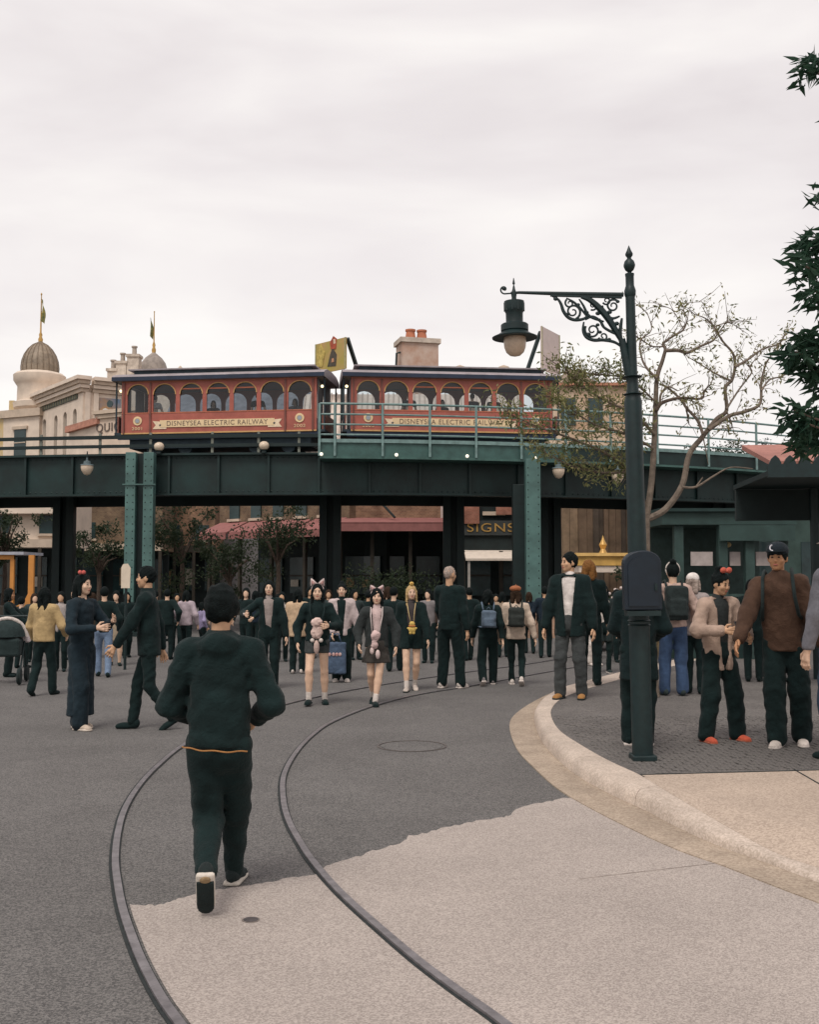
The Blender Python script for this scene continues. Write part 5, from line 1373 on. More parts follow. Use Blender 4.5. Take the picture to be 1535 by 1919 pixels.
# ================================================================== people: smooth distance-field bodies
def smin(a, b_, k):
    h_ = np.maximum(k - np.abs(a - b_), 0.0) / k
    return np.minimum(a, b_) - h_ * h_ * k * 0.25
def npv(v): return np.array(v, float)
class SDF:
    def __init__(s, h, k=0.03): s.h = h; s.k = k; s.pr = []; s.cuts = []; s.noise = None; s.sub = []
    def cone(s, a, b_, ra, rb=None): s.pr.append(('c', npv(a), npv(b_), ra, ra if rb is None else rb)); return s
    def econe(s, a, b_, ra, rb, q, Rm=None): s.pr.append(('q', npv(a), npv(b_), ra, rb, q, np.eye(3) if Rm is None else Rm)); return s
    def ell(s, c, r, Rm=None): s.pr.append(('e', npv(c), npv(r), np.eye(3) if Rm is None else Rm)); return s
    def rbox(s, c, hs, r, Rm=None): s.pr.append(('b', npv(c), npv(hs), r, np.eye(3) if Rm is None else Rm)); return s
    def cut(s, f): s.cuts.append(f); return s
    def mesh(s):
        lo = np.full(3, 1e9); hi = -lo; bx = []
        for p in s.pr:
            if p[0] in 'cq':
                r = max(p[3], p[4]); l = np.minimum(p[1], p[2]) - r; u = np.maximum(p[1], p[2]) + r
            else:
                r = float(np.max(p[2])) * (1.75 if p[0] == 'b' else 1.0) + (p[3] if p[0] == 'b' else 0); l = p[1] - r; u = p[1] + r
            bx.append((l, u)); lo = np.minimum(lo, l); hi = np.maximum(hi, u)
        h = s.h; lo -= 3 * h; hi += 3 * h
        n = np.ceil((hi - lo) / h).astype(int) + 1
        ax_ = [lo[i] + h * np.arange(n[i]) for i in range(3)]
        D_ = np.full(n, 0.5, dtype=np.float32)
        for p, (l, u) in zip(s.pr, bx):
            m = s.k * 1.2 + 2.5 * h
            i0 = np.maximum(((l - m - lo) / h).astype(int), 0); i1 = np.minimum(((u + m - lo) / h).astype(int) + 2, n)
            X = ax_[0][i0[0]:i1[0], None, None]; Y = ax_[1][None, i0[1]:i1[1], None]; Z = ax_[2][None, None, i0[2]:i1[2]]
            if p[0] == 'c':
                a, b_ = p[1], p[2]; ba = b_ - a; L = float(ba @ ba) + 1e-12
                t = np.clip(((X - a[0]) * ba[0] + (Y - a[1]) * ba[1] + (Z - a[2]) * ba[2]) / L, 0, 1)
                d = np.sqrt((X - a[0] - t * ba[0]) ** 2 + (Y - a[1] - t * ba[1]) ** 2 + (Z - a[2] - t * ba[2]) ** 2) - (p[3] + t * (p[4] - p[3]))
            elif p[0] == 'q':
                a, b_, ra, rb, q, Rm = p[1:]
                sc3 = np.array([1, 1 / q, 1.0])
                x = (X * Rm[0, 0] + Y * Rm[1, 0] + Z * Rm[2, 0]); y = (X * Rm[0, 1] + Y * Rm[1, 1] + Z * Rm[2, 1]) / q; z = (X * Rm[0, 2] + Y * Rm[1, 2] + Z * Rm[2, 2])
                a2 = (a @ Rm) * sc3; b2 = (b_ @ Rm) * sc3; ba = b2 - a2; L = float(ba @ ba) + 1e-12
                t = np.clip(((x - a2[0]) * ba[0] + (y - a2[1]) * ba[1] + (z - a2[2]) * ba[2]) / L, 0, 1)
                d = (np.sqrt((x - a2[0] - t * ba[0]) ** 2 + (y - a2[1] - t * ba[1]) ** 2 + (z - a2[2] - t * ba[2]) ** 2) - (ra + t * (rb - ra))) * (0.5 + q / 2)
            elif p[0] == 'e':
                c, r, Rm = p[1:]
                x, y, z = X - c[0], Y - c[1], Z - c[2]
                q = [(x * Rm[0, j] + y * Rm[1, j] + z * Rm[2, j]) for j in range(3)]
                k0 = np.sqrt((q[0] / r[0]) ** 2 + (q[1] / r[1]) ** 2 + (q[2] / r[2]) ** 2)
                k1 = np.sqrt((q[0] / r[0] ** 2) ** 2 + (q[1] / r[1] ** 2) ** 2 + (q[2] / r[2] ** 2) ** 2) + 1e-9
                d = k0 * (k0 - 1) / k1
            else:
                c, hs, r, Rm = p[1:]
                x, y, z = X - c[0], Y - c[1], Z - c[2]
                q = [np.abs(x * Rm[0, j] + y * Rm[1, j] + z * Rm[2, j]) - hs[j] + r for j in range(3)]
                d = np.sqrt(np.maximum(q[0], 0) ** 2 + np.maximum(q[1], 0) ** 2 + np.maximum(q[2], 0) ** 2) + np.minimum(np.maximum(np.maximum(q[0], q[1]), q[2]), 0) - r
            sl = (slice(i0[0], i1[0]), slice(i0[1], i1[1]), slice(i0[2], i1[2]))
            D_[sl] = smin(D_[sl], d, s.k)
        X = ax_[0][:, None, None]; Y = ax_[1][None, :, None]; Z = ax_[2][None, None, :]
        if s.noise:
            amp, fr, seed = s.noise; rr = np.random.RandomState(seed)
            for o_ in range(5):
                v = rr.normal(size=3) * fr * (0.8 + 0.5 * o_); v[2] *= 0.8
                w_ = rr.normal(size=3) * fr * 0.5
                D_ += (amp / (1 + 0.5 * o_)) * np.sin(X * v[0] + Y * v[1] + Z * v[2] + 2.0 * np.sin(X * w_[0] + Y * w_[1] + Z * w_[2] + rr.uniform(0, 6)))
        for f in s.cuts: D_ = np.maximum(D_, f(X, Y, Z))
        D_[0] = D_[-1] = 0.5; D_[:, 0] = D_[:, -1] = 0.5; D_[:, :, 0] = D_[:, :, -1] = 0.5
        return snets(D_, lo, h)
def snets(D_, o, h):
    s = D_ < 0
    c = np.zeros(tuple(np.array(D_.shape) - 1), np.int8)
    for i in (0, 1):
        for j_ in (0, 1):
            for k in (0, 1):
                c += s[i:s.shape[0] - 1 + i, j_:s.shape[1] - 1 + j_, k:s.shape[2] - 1 + k]
    act = (c > 0) & (c < 8)
    ii, jj, kk = np.nonzero(act); n = len(ii)
    idx = np.full(act.shape, -1, np.int64); idx[ii, jj, kk] = np.arange(n)
    acc = np.zeros((n, 3)); cnt = np.zeros(n)
    co = [(i, j_, k) for i in (0, 1) for j_ in (0, 1) for k in (0, 1)]
    for a in co:
        for b_ in co:
            if sum(abs(a[q] - b_[q]) for q in range(3)) == 1 and a < b_:
                d0 = D_[ii + a[0], jj + a[1], kk + a[2]]; d1 = D_[ii + b_[0], jj + b_[1], kk + b_[2]]
                m = (d0 < 0) != (d1 < 0); t = np.where(m, d0 / np.where(m, d0 - d1, 1), 0)
                for q in range(3): acc[:, q] += np.where(m, a[q] + t * (b_[q] - a[q]), 0)
                cnt += m
    V = (np.stack([ii, jj, kk], 1) + acc / np.maximum(cnt, 1)[:, None]) * h + o
    Fs = []
    for ax_ in range(3):
        s0 = np.moveaxis(s, ax_, 0); id_ = np.moveaxis(idx, ax_, 0)
        a = s0[:-1, 1:-1, 1:-1]; b_ = s0[1:, 1:-1, 1:-1]
        i, j_, k = np.nonzero(a != b_); fl = a[i, j_, k]
        q = np.stack([id_[i, j_, k], id_[i, j_ + 1, k], id_[i, j_ + 1, k + 1], id_[i, j_, k + 1]], 1)
        if ax_ == 1: fl = ~fl
        q = np.where(fl[:, None], q, q[:, ::-1]); Fs.append(q)
    Fq = np.concatenate(Fs)
    return V, Fq[(Fq >= 0).all(1)]
def npmesh(name, parts, m, parent=None, loc=None, smooth=True):
    """parts: list of (V, F) merged into one mesh"""
    Vs = []; Fs = []; n = 0
    for V, F_ in parts:
        Vs.append(V); Fs.append(F_ + n); n += len(V)
    V = np.concatenate(Vs); F_ = np.concatenate(Fs)
    me = bpy.data.meshes.new(name)
    me.vertices.add(len(V)); me.vertices.foreach_set('co', V.astype(np.float32).ravel())
    me.loops.add(F_.size); me.loops.foreach_set('vertex_index', F_.astype(np.int32).ravel())
    me.polygons.add(len(F_)); me.polygons.foreach_set('loop_start', np.arange(0, F_.size, 4, dtype=np.int32))
    me.update(calc_edges=True)
    if smooth: me.polygons.foreach_set('use_smooth', np.ones(len(F_), bool))
    me.materials.append(m)
    o = bpy.data.objects.new(name, me); col.objects.link(o)
    if parent: o.parent = parent
    if loc is not None: o.location = loc
    return o
def rot(axis, deg): return npv(Matrix.Rotation(R(deg), 3, axis))
def ik(root, tgt, l1, l2, pole):
    v = tgt - root; d = np.linalg.norm(v); mx_ = (l1 + l2) * 0.998
    if d > mx_: v = v * mx_ / d; d = mx_; tgt = root + v
    u = v / d; a = (l1 * l1 - l2 * l2 + d * d) / (2 * d); hh = math.sqrt(max(l1 * l1 - a * a, 0))
    p = npv(pole); p = p - u * (p @ u); p /= np.linalg.norm(p) + 1e-9
    return root + u * a + p * hh, tgt
def unit(v): v = npv(v); return v / (np.linalg.norm(v) + 1e-9)
SKIN = {k: mat('skin_' + k, c, 0.55, 0.10, 18, spec=0.35) for k, c in dict(light=(0.66, 0.44, 0.31), mid=(0.55, 0.33, 0.20), tan=(0.45, 0.23, 0.12)).items()}
HAIRC = {k: mat('hair_' + k, c, 0.7, 0.4, 60, 0.6, 160, spec=0.12) for k, c in dict(black=(0.0045, 0.008, 0.008), brown=(0.035, 0.02, 0.012), auburn=(0.24, 0.11, 0.035), blonde=(0.48, 0.33, 0.16), grey=(0.36, 0.29, 0.25)).items()}
EYE = mat('eye_dark', (0.02, 0.015, 0.012), 0.3, 0.1)
LIP = mat('lip', (0.40, 0.13, 0.10), 0.5, 0.1)
BLK = (0.0065, 0.0165, 0.0165); NVY = (0.012, 0.022, 0.034); CHAR = (0.035, 0.05, 0.05)
WHT = (0.62, 0.55, 0.50)
count = [0]
def person(label, px, yf, yh, rz=0, z0=0.0, H=None, loc=None, fl=(.055, 0, 0), fr=(-.055, 0, 0), pl=0, pr=0, hl=(.15, -.03, .46), hr=(-.15, -.03, .46), lean=0, side=0,
           hy=0, hp=0, top=BLK, hem=.49, puff=.010, inner=None, turtle=False, bot='trousers', bcol=BLK, wide=.008, bhem=None, shoe=BLK, sole=None, sock=None,
           hair='short', hcol='black', skin='light', lod=1, seed=None, group=None, sit=None, face=True, tread=False, hood=False, taper=False, hs=1.0):
    if seed is None: seed = count[0]
    count[0] += 1
    if loc is None:
        g = G(px, yf, z0); loc = (g.x, g.y, z0)
        if H is None: H = P(px, yh, g.y).z - z0 - 0.012
    root = empty('person', loc, R(rz), label, 'person', group)
    hb = (0.015, 0.019, 0.026)[lod]; hh_ = (0.0075, 0.0095, 0.014)[lod]; hn = (0.006, 0.0075, 0.012)[lod]
    U = H
    FL, FR = npv(fl) * U, npv(fr) * U
    TH, SHN, ANK = .245 * U, .236 * U, .042 * U
    ankL, ankR = FL + [0, 0, ANK], FR + [0, 0, ANK]
    hw = .050 * U
    hz = .523 * U
    if sit is not None: hz = sit
    else:
        for A, sx in ((ankL, 1), (ankR, -1)):
            dh = math.hypot(A[0] - sx * hw, A[1]); hz = min(hz, A[2] + math.sqrt(max((TH + SHN) ** 2 * .992 - dh * dh, .05)))
    P0 = npv([0, 0, hz + .012 * U])
    Rt = rot('X', lean) @ rot('Y', side)     # lean>0 forward
    def tor(x, y, z): return P0 + Rt @ (npv([x, y, z]) * U)
    hipL, hipR = npv([hw, 0, hz]), npv([-hw, 0, hz])
    pole = (0, -1, 0.15)
    kL, ankL = ik(hipL, ankL, TH, SHN, (.12, -1, .1)); kR, ankR = ik(hipR, ankR, TH, SHN, (-.12, -1, .1))
    shL, shR = tor(.097, 0, .276), tor(-.097, 0, .276)
    wL, wR = npv(hl) * U, npv(hr) * U
    UA, FA = .172 * U, .150 * U
    eL, wL = ik(shL, wL, UA, FA, (.75, .8, -.45)); eR, wR = ik(shR, wR, UA, FA, (-.75, .8, -.45))
    N = tor(0, .004, .315)
    Rh = rot('Z', hy) @ rot('X', hp) @ rot('X', lean * 0.3)
    HC = N + Rh @ (npv([0, -.010, .092]) * U)
    skinm = SKIN[skin]
    # --- body: legs, torso core, arms, neck in one field; head and hands at finer steps, same mesh
    parts = []
    b = SDF(hb if bot in ('trousers', 'none') else min(hb, .015), .025)
    b.cone(N - [0, 0, .02 * U], HC + Rh @ npv([0, .012 * U, -.02 * U]), .030 * U, .029 * U)
    b.econe(P0, tor(0, 0, .2), .064 * U, .068 * U, .64, Rt).cone(shL, shR, .03 * U).cone(tor(0, 0, .2), tor(0, 0, .3), .045 * U, .03 * U)
    for S_, E_, W_ in ((shL, eL, wL), (shR, eR, wR)): b.cone(S_, E_, .027 * U, .022 * U).cone(E_, W_, .022 * U, .0155 * U)
    for Hh_, K_, A_ in ((hipL, kL, ankL), (hipR, kR, ankR)):
        sl_ = .60 if bot == 'trousers' else 1.0
        b.cone(Hh_, K_, .047 * U * sl_, .031 * U * sl_); b.cone(K_, A_, .029 * U * sl_, .020 * U)
        cv = K_ + (A_ - K_) * .3 + npv([0, .007 * U, 0]); b.cone(K_ + (A_ - K_) * .12, cv, .026 * U * sl_, .031 * U * sl_).cone(cv, K_ + (A_ - K_) * .65, .031 * U * sl_, .022 * U * sl_)
    parts.append(b.mesh())
    hd = SDF(hh_, .018 if lod < 2 else .02)
    u = U
    hd.ell((0, .008 * u, .012 * u), (.043 * u, .053 * u, .056 * u)).ell((0, -.012 * u, -.022 * u), (.035 * u, .036 * u, .043 * u))
    hd.ell((0, -.030 * u, -.050 * u), (.016 * u, .014 * u, .012 * u))
    if lod < 2:
        hd.cone((0, -.046 * u, .004 * u), (0, -.053 * u, -.014 * u), .0035 * u, .0065 * u)
        for sx in (-1, 1): hd.ell((sx * .043 * u, .008 * u, -.004 * u), (.006 * u, .012 * u, .019 * u)); hd.ell((sx * .022 * u, -.034 * u, -.014 * u), (.013 * u, .010 * u, .012 * u))
    V, Fq = hd.mesh(); parts.append((V @ Rh.T + HC, Fq))
    for sx, E_, W_ in ((1, eL, wL), (-1, eR, wR)):
        d = unit(W_ - E_); hint = npv([0, -1, 0]) if abs(d[1]) < .75 else npv([0, 0, 1])
        t = unit(hint - d * (hint @ d)); nrm = np.cross(d, t)
        if nrm[0] * sx > 0: nrm = -nrm
        g = SDF(hn, .010 if lod < 2 else .014)
        g.cone(W_ - d * .012 * u, W_ + d * .01 * u, .0155 * u, .015 * u)
        g.cone(W_ + d * .012 * u, W_ + d * .05 * u + t * .010 * u, .0115 * u).cone(W_ + d * .012 * u, W_ + d * .05 * u - t * .010 * u, .0115 * u)
        for q, (of, ln) in enumerate(((.0185, .9), (.0065, 1.0), (-.0060, .94), (-.0180, .75))):
            a = W_ + d * .052 * u + t * of * u
            d1 = unit(d + nrm * .25 + t * of * 6); m1 = a + d1 * .026 * u * ln
            d2 = unit(d + nrm * .95 + t * of * 4); g.cone(a, m1, .0055 * u, .005 * u).cone(m1, m1 + d2 * .022 * u * ln, .005 * u, .0044 * u)
        a = W_ + d * .016 * u + t * .015 * u; d1 = unit(d * .7 + t * .75 + nrm * .25); m1 = a + d1 * .026 * u
        g.cone(a, m1, .0075 * u, .006 * u).cone(m1, m1 + unit(d + t * .25 + nrm * .3) * .02 * u, .006 * u, .005 * u)
        parts.append(g.mesh())
    npmesh('body', parts, skinm, root)
    # --- face details
    if face and lod < 2:
        for nm_, m_, lst in (('eye', EYE, [(sx * .0165, -.0466, .0035, .0060, .004, .0033) for sx in (-1, 1)]), ('eyebrow', HAIRC[hcol] if hcol != 'blonde' else HAIRC['brown'], [(sx * .017, -.0466, .0150, .0100, .004, .0018) for sx in (-1, 1)]), ('lips', LIP, [(0, -.0478, -.034, .0125, .004, .0042)])):
            for x, y, z, rx, ry, rz_ in lst:
                c_ = HC + Rh @ (npv([x, y, z]) * u)
                MB().ball(c_, (rx * u, ry * u, rz_ * u), 10, 6, Matrix(Rh.tolist())).build(nm_, m_, root, smooth=True)
    # --- trousers / skirt
    hemz = (hem) * U
    if bot in ('trousers', 'shorts'):
        b = SDF(hb, .03); w_ = wide * U
        b.econe(P0 + [0, 0, .035 * U], P0 - [0, 0, .01 * U], .078 * U, .083 * U + w_ * .3, .72)
        for Hh_, K_, A_ in ((hipL, kL, ankL), (hipR, kR, ankR)):
            b.cone(Hh_, K_, .048 * U + w_ * .4, .033 * U + w_ * .9)
            lo_ = A_ + (K_ - A_) * .02
            if bot == 'trousers': b.cone(K_, lo_, .033 * U + w_ * .9, .027 * U + w_ * (1.0 if not taper else .3))
        if lod < 2: b.noise = (.0038 if lod == 0 else .003, 22, seed)
        if bot == 'shorts': b.cut(lambda X, Y, Z: (bhem * U) - Z + 0 * X)
        npmesh('trousers' if bot == 'trousers' else 'shorts', [b.mesh()], cloth(bcol), root)
    elif bot == 'skirt':
        b = SDF(hb, .02); b.econe(P0 + [0, 0, .06 * U], npv([0, 0, bhem * U]), .076 * U, .125 * U, .8)
        b.noise = (.006, 20, seed); b.cut(lambda X, Y, Z: (bhem * U) - Z + 0 * X)
        npmesh('skirt', [b.mesh()], cloth(bcol), root)
    # --- top
    if inner is not None:
        b = SDF(hb, .03)
        b.econe(P0 - [0, 0, .0], tor(0, 0, .1), .080 * U, .075 * U, .70, Rt).econe(tor(0, 0, .1), tor(0, 0, .24), .075 * U, .080 * U, .68, Rt).cone(tor(.06, 0, .272), tor(-.06, 0, .272), .034 * U)
        b.cone(tor(0, .002, .29), tor(0, 0, .322), .04 * U, .036 * U)
        npmesh('shirt', [b.mesh()], cloth(inner), root)
    b = SDF(hb, .035); pf = puff * U
    b.econe(P0 - [0, 0, max(.02 * U, hz - hemz)], tor(0, 0, .09), .083 * U + pf * (1.0 if hem > .4 else 2.0), .078 * U + pf * .9, .72, Rt)
    b.econe(tor(0, 0, .09), tor(0, 0, .235), .078 * U + pf * .9, .083 * U + pf * .7, .69, Rt)
    for S_ in (shL, shR): b.cone(tor(0, .008, .302), S_, .035 * U, .031 * U + pf * .5)
    for S_, E_, W_ in ((shL, eL, wL), (shR, eR, wR)):
        b.cone(S_, E_, .031 * U + pf * .6, .027 * U + pf * .75)
        b.cone(E_, E_ + (W_ - E_) * .95, .027 * U + pf * .75, .0205 * U + pf * .5)
    if turtle: b.cone(N - [0, 0, .02 * U], N + [0, -.004 * U, .028 * U], .040 * U, .037 * U)
    if hood: b.ell(tor(0, .055, .30), (.06 * U, .035 * U, .035 * U))
    if lod < 2: b.noise = (.0038 if lod == 0 else .0032, 22, seed + 50)
    b.cut(lambda X, Y, Z: hemz - Z + 0 * X)
    nz_ = N[2]
    b.cut(lambda X, Y, Z: np.minimum(Z - (nz_ + (.02 * U if turtle else -.004 * U)), .037 * U - np.sqrt((X - N[0]) ** 2 + (Y - N[1]) ** 2)) if not turtle else Z - (nz_ + .03 * U) + 0 * X)
    if inner is not None:
        cz = tor(0, 0, .31)[2]
        b.cut(lambda X, Y, Z: -(np.maximum(np.maximum(np.abs(X) - (.014 * U + np.clip(Z - hemz, 0, 9) * .085), Y + .02 * U), Z - cz)))
    npmesh('jacket' if hem > .4 else 'coat', [b.mesh()], cloth(top), root)
    # --- shoes
    for F0, A_, pt, sx in ((FL, ankL, pl, 1), (FR, ankR, pr, -1)):
        Rf = rot('Z', sx * 7) @ rot('X', pt)       # pitch>0: heel up, toe down
        fs = SDF((.011, .013, .018)[lod], .02)
        fs.ell((0, .012 * U, -.008 * U), (.024 * U, .034 * U, .034 * U)).ell((0, -.045 * U, -.024 * U), (.027 * U, .052 * U, .022 * U)).ell((0, -.085 * U, -.028 * U), (.024 * U, .022 * U, .015 * U))
        fs.cut(lambda X, Y, Z: (-.0405 * U) - Z + 0 * X).cut(lambda X, Y, Z: Z - .022 * U + 0 * X)
        V, Fq = fs.mesh()
        so = npmesh('shoe', [(V @ Rf.T + A_, Fq)], cloth(shoe, 's'), root)
        if sole is not None:
            fs = SDF((.009, .011, .016)[lod], .01)
            fs.rbox((0, -.02 * U, -.034 * U), (.028 * U, .06 * U, .0085 * U), .008 * U).ell((0, -.082 * U, -.034 * U), (.027 * U, .028 * U, .010 * U))
            V, Fq = fs.mesh(); npmesh('sole', [(V @ Rf.T + A_, Fq)], cloth(sole, 's'), so)
            if tread:
                fs = SDF(.008, .01); fs.rbox((0, -.028 * U, -.0435 * U), (.026 * U, .045 * U, .004 * U), .003 * U).ell((0, -.082 * U, -.0435 * U), (.026 * U, .030 * U, .005 * U))
                V, Fq = fs.mesh(); npmesh('outsole', [(V @ Rf.T + A_, Fq)], cloth((0.014, 0.022, 0.022), 's'), so)
                fs = SDF(.007, .01); fs.ell((0, .022 * U, -.044 * U), (.017 * U, .014 * U, .004 * U))
                V, Fq = fs.mesh(); npmesh('heel_tread', [(V @ Rf.T + A_, Fq)], cloth((0.26, 0.18, 0.10), 's'), so)
        if sock is not None:
            fs = SDF(hn * 1.4, .01); K_ = kL if sx > 0 else kR
            fs.cone(A_, A_ + unit(K_ - A_) * .055 * U, .024 * U, .0245 * U)
            npmesh('sock', [fs.mesh()], cloth(sock), so)
    # --- hair
    if hair != 'none':
        g = SDF(hh_ * 1.1, .014)
        if hair == 'shaved':
            g.ell((0, .009 * u, .0135 * u), (.0445 * u, .0545 * u, .0575 * u))
        else:
            g.ell((0, .012 * u, .016 * u), (.0495 * u, .058 * u, .060 * u))
        fz = .034 * u if hair != 'shaved' else .04 * u
        if hair in ('long', 'bob', 'bangs'):
            dn = -.19 if hair != 'bob' else -.075
            for sx in (-1, 1):
                g.cone((sx * .024 * u, .030 * u, 0), (sx * .03 * u, .040 * u, dn * u), .030 * u, .024 * u)
                g.cone((sx * .043 * u, -.004 * u, .01 * u), (sx * .050 * u, -.012 * u, dn * .82 * u), .013 * u, .013 * u)
        if hair == 'bangs': fz = .016 * u
        elif lod == 2: fz = .022 * u
        if hair == 'bun': g.ell((0, .03 * u, .078 * u), (.026 * u,) * 3)
        if hair == 'pony': g.cone((0, .062 * u, .02 * u), (0, .085 * u, -.10 * u), .018 * u, .012 * u)
        if lod < 2: g.noise = (.0032, 55, seed)
        zb = -.045 * u if hair in ('short', 'bun', 'pony', 'shaved') else -9
        fc_ = npv([0, -.050, fz / u - .047]); g.cut(lambda X, Y, Z: -((np.sqrt((X / .036) ** 2 + ((Y - fc_[1] * u) / .046) ** 2 + ((Z - fc_[2] * u) / .050) ** 2) / u - 1) * .036 * u))
        if zb > -1:
            g.cut(lambda X, Y, Z: zb - Z + np.clip(-(Y - .01 * u), 0, 1) * .8 + 0 * X)
        V, Fq = g.mesh(); V = V * hs; npmesh('hair', [(V @ Rh.T + HC, Fq)], HAIRC[hcol], root)
    root['_H'] = H
    del root['_H']
    Mw = Matrix.Translation(loc) @ Matrix.Rotation(R(rz), 4, 'Z')
    Mh = Matrix.Translation(HC) @ Matrix(Rh.tolist()).to_4x4()
    return dict(root=root, H=U, M=Mw, Mh=Mh, HC=HC, Rh=Rh, tor=tor, wL=wL, wR=wR, Rt=Rt, P0=P0, eL=eL, eR=eR, shL=shL, shR=shR, hb=hb)
# ---- worn and carried things
def headp(p, name, k, m):
    """headwear built in head coordinates, scaled by body height, child of the person"""
    me = k.mesh(name); me.transform(p['Mh'] @ Matrix.Scale(p['H'], 4)); me.materials.append(m)
    o = bpy.data.objects.new(name, me); col.objects.link(o); o.parent = p['root']
    me.polygons.foreach_set('use_smooth', [True] * len(me.polygons)); return o
def arc_band(k, r, w_, a0=-80, a1=80, y=0.008, z0=.012, sc_=1.18, n=16):
    k.tube([(r * math.sin(R(a0 + (a1 - a0) * i / n)), y, z0 + r * sc_ * math.cos(R(a0 + (a1 - a0) * i / n))) for i in range(n + 1)], w_, 6)
def ears(p, c, tall=.05):
    k = MB(); arc_band(k, .052, .0045)
    o = headp(p, 'headband', k, cloth(c))
    for s in (-1, 1):
        e1 = MB(); b0 = Vector((s * .032, .006, .062)); tip = b0 + Vector((s * .022, 0, tall))
        n_ = 8; rows = []
        for i in range(n_ + 1):
            t = i / n_; w_ = .026 * (1 - t) ** .75 + .002; c_ = b0.lerp(tip, t)
            rows.append([c_ + Vector((w_, 0, -s * w_ * .5)), c_ + Vector((0, -.008, 0)), c_ + Vector((-w_, 0, s * w_ * .5)), c_ + Vector((0, .010, 0))])
        e1.sweep(rows); headp(p, 'ear', e1, cloth(c))
        e2 = MB(); rows = []
        for i in range(n_ + 1):
            t = i / n_; w_ = (.015 * (1 - t) ** .8 + .001); c_ = (b0 + Vector((s * .002, -.009, .006))).lerp(tip - Vector((s * .003, .005, .012)), t)
            rows.append([c_ + Vector((w_, .002, -s * w_ * .4)), c_ + Vector((0, -.003, 0)), c_ + Vector((-w_, .002, s * w_ * .4)), c_ + Vector((0, .004, 0))])
        e2.sweep(rows); headp(p, 'inner_ear', e2, cloth((0.42, 0.24, 0.22)))
def bow(p, c, x=0.0, y=0.0, z=.078, s=1.0):
    k = MB()
    for q in (-1, 1): k.ball((x + q * .02 * s, y, z + .004), (.02 * s, .011 * s, .016 * s), 10, 6)
    k.ball((x, y - .004, z), .009 * s, 8, 5); headp(p, 'hair_bow', k, cloth(c))
def world_obj(p, name, sdf, c, label, cat, center, parts=(), group=None, m=None):
    """a carried thing: own top-level object with its origin at its base"""
    V, Fq = sdf.mesh(); base = npv(center); w_ = p['M'] @ Vector(base)
    e = empty(name, w_, p['root'].rotation_euler.z, label, cat, group)
    npmesh('bag_body' if 'bag' in name or 'pack' in name or 'pouch' in name else name + '_body', [(V - base, Fq)], m or cloth(c), e)
    for nm_, k, m2 in parts:
        me = k.mesh(nm_); me.transform(Matrix.Translation(-Vector(base))); me.materials.append(m2)
        o = bpy.data.objects.new(nm_, me); col.objects.link(o); o.parent = e
        me.polygons.foreach_set('use_smooth', [True] * len(me.polygons))
    return e
def backpack(p, c, label, w_=.085, hh=.105, dp=.045, c2=None):
    U = p['H']; t = p['tor']; Rt = p['Rt']
    c0 = t(0, .125, .175)
    s = SDF(.014, .02); s.rbox(c0, (w_ * U, dp * U, hh * U), .04, Rt); s.rbox(c0 + Rt @ npv([0, .045 * U, -.035 * U]), (w_ * .78 * U, dp * .5 * U, hh * .5 * U), .025, Rt); s.noise = (.003, 25, 3)
    st = MB()
    for sx in (-1, 1):
        st.tube([Vector(t(sx * .055, .085, .27)), Vector(t(sx * .065, .02, .345)), Vector(t(sx * .07, -.05, .315)), Vector(t(sx * .075, -.092, .22)), Vector(t(sx * .085, -.085, .13)), Vector(t(sx * .095, .0, .09)), Vector(t(sx * .07, .09, .09))], .009 * U, 6)
    hd = MB(); hd.tube([Vector(t(-.02, .11, .275)), Vector(t(0, .12, .30)), Vector(t(.02, .11, .275))], .005 * U, 6)
    base = c0 - npv([0, 0, hh * U])
    return world_obj(p, 'backpack', s, c, label, 'backpack', base, (('strap', st, cloth(c2 or c)), ('top_handle', hd, cloth(c2 or c))))
# ================================================================== the crowd (photo pixels of feet and head)
LIL = (0.46, 0.37, 0.38); TANJ = (0.42, 0.30, 0.15); CREAMJ = (0.55, 0.44, 0.35); BEI = (0.36, 0.26, 0.20); DEN = (0.07, 0.11, 0.17)
# near man walking away
p = person('nearest man, walking away in black jacket and trousers', 407, 1690, 1076, 181, fl=(.008, .16, .085), pl=60, fr=(-.022, -.20, 0), hl=(.085, -.13, .545), hr=(-.10, -.13, .545),
           top=BLK, hem=.475, puff=.017, wide=.014, bcol=BLK, hair='short', lod=0, shoe=(0.018, 0.026, 0.026), sole=(0.60, 0.54, 0.47), skin='mid', seed=3, lean=3, face=False, hood=True, tread=True, taper=True, hs=1.1, turtle=True)
U = p['H']
k = MB(); hz_ = .474 * U
k.tube([(.088 * U * math.cos(a_) * 1.32, .062 * U * math.sin(a_) * 1.5, hz_ + 0.012 * math.cos(a_) + 0.003 * math.sin(a_ * 9)) for a_ in [R(25 + i * 6) for i in range(21)]], .0038, 6)
o = k.build('hem_cord', cloth((0.36, 0.17, 0.06)), p['root'], smooth=True)
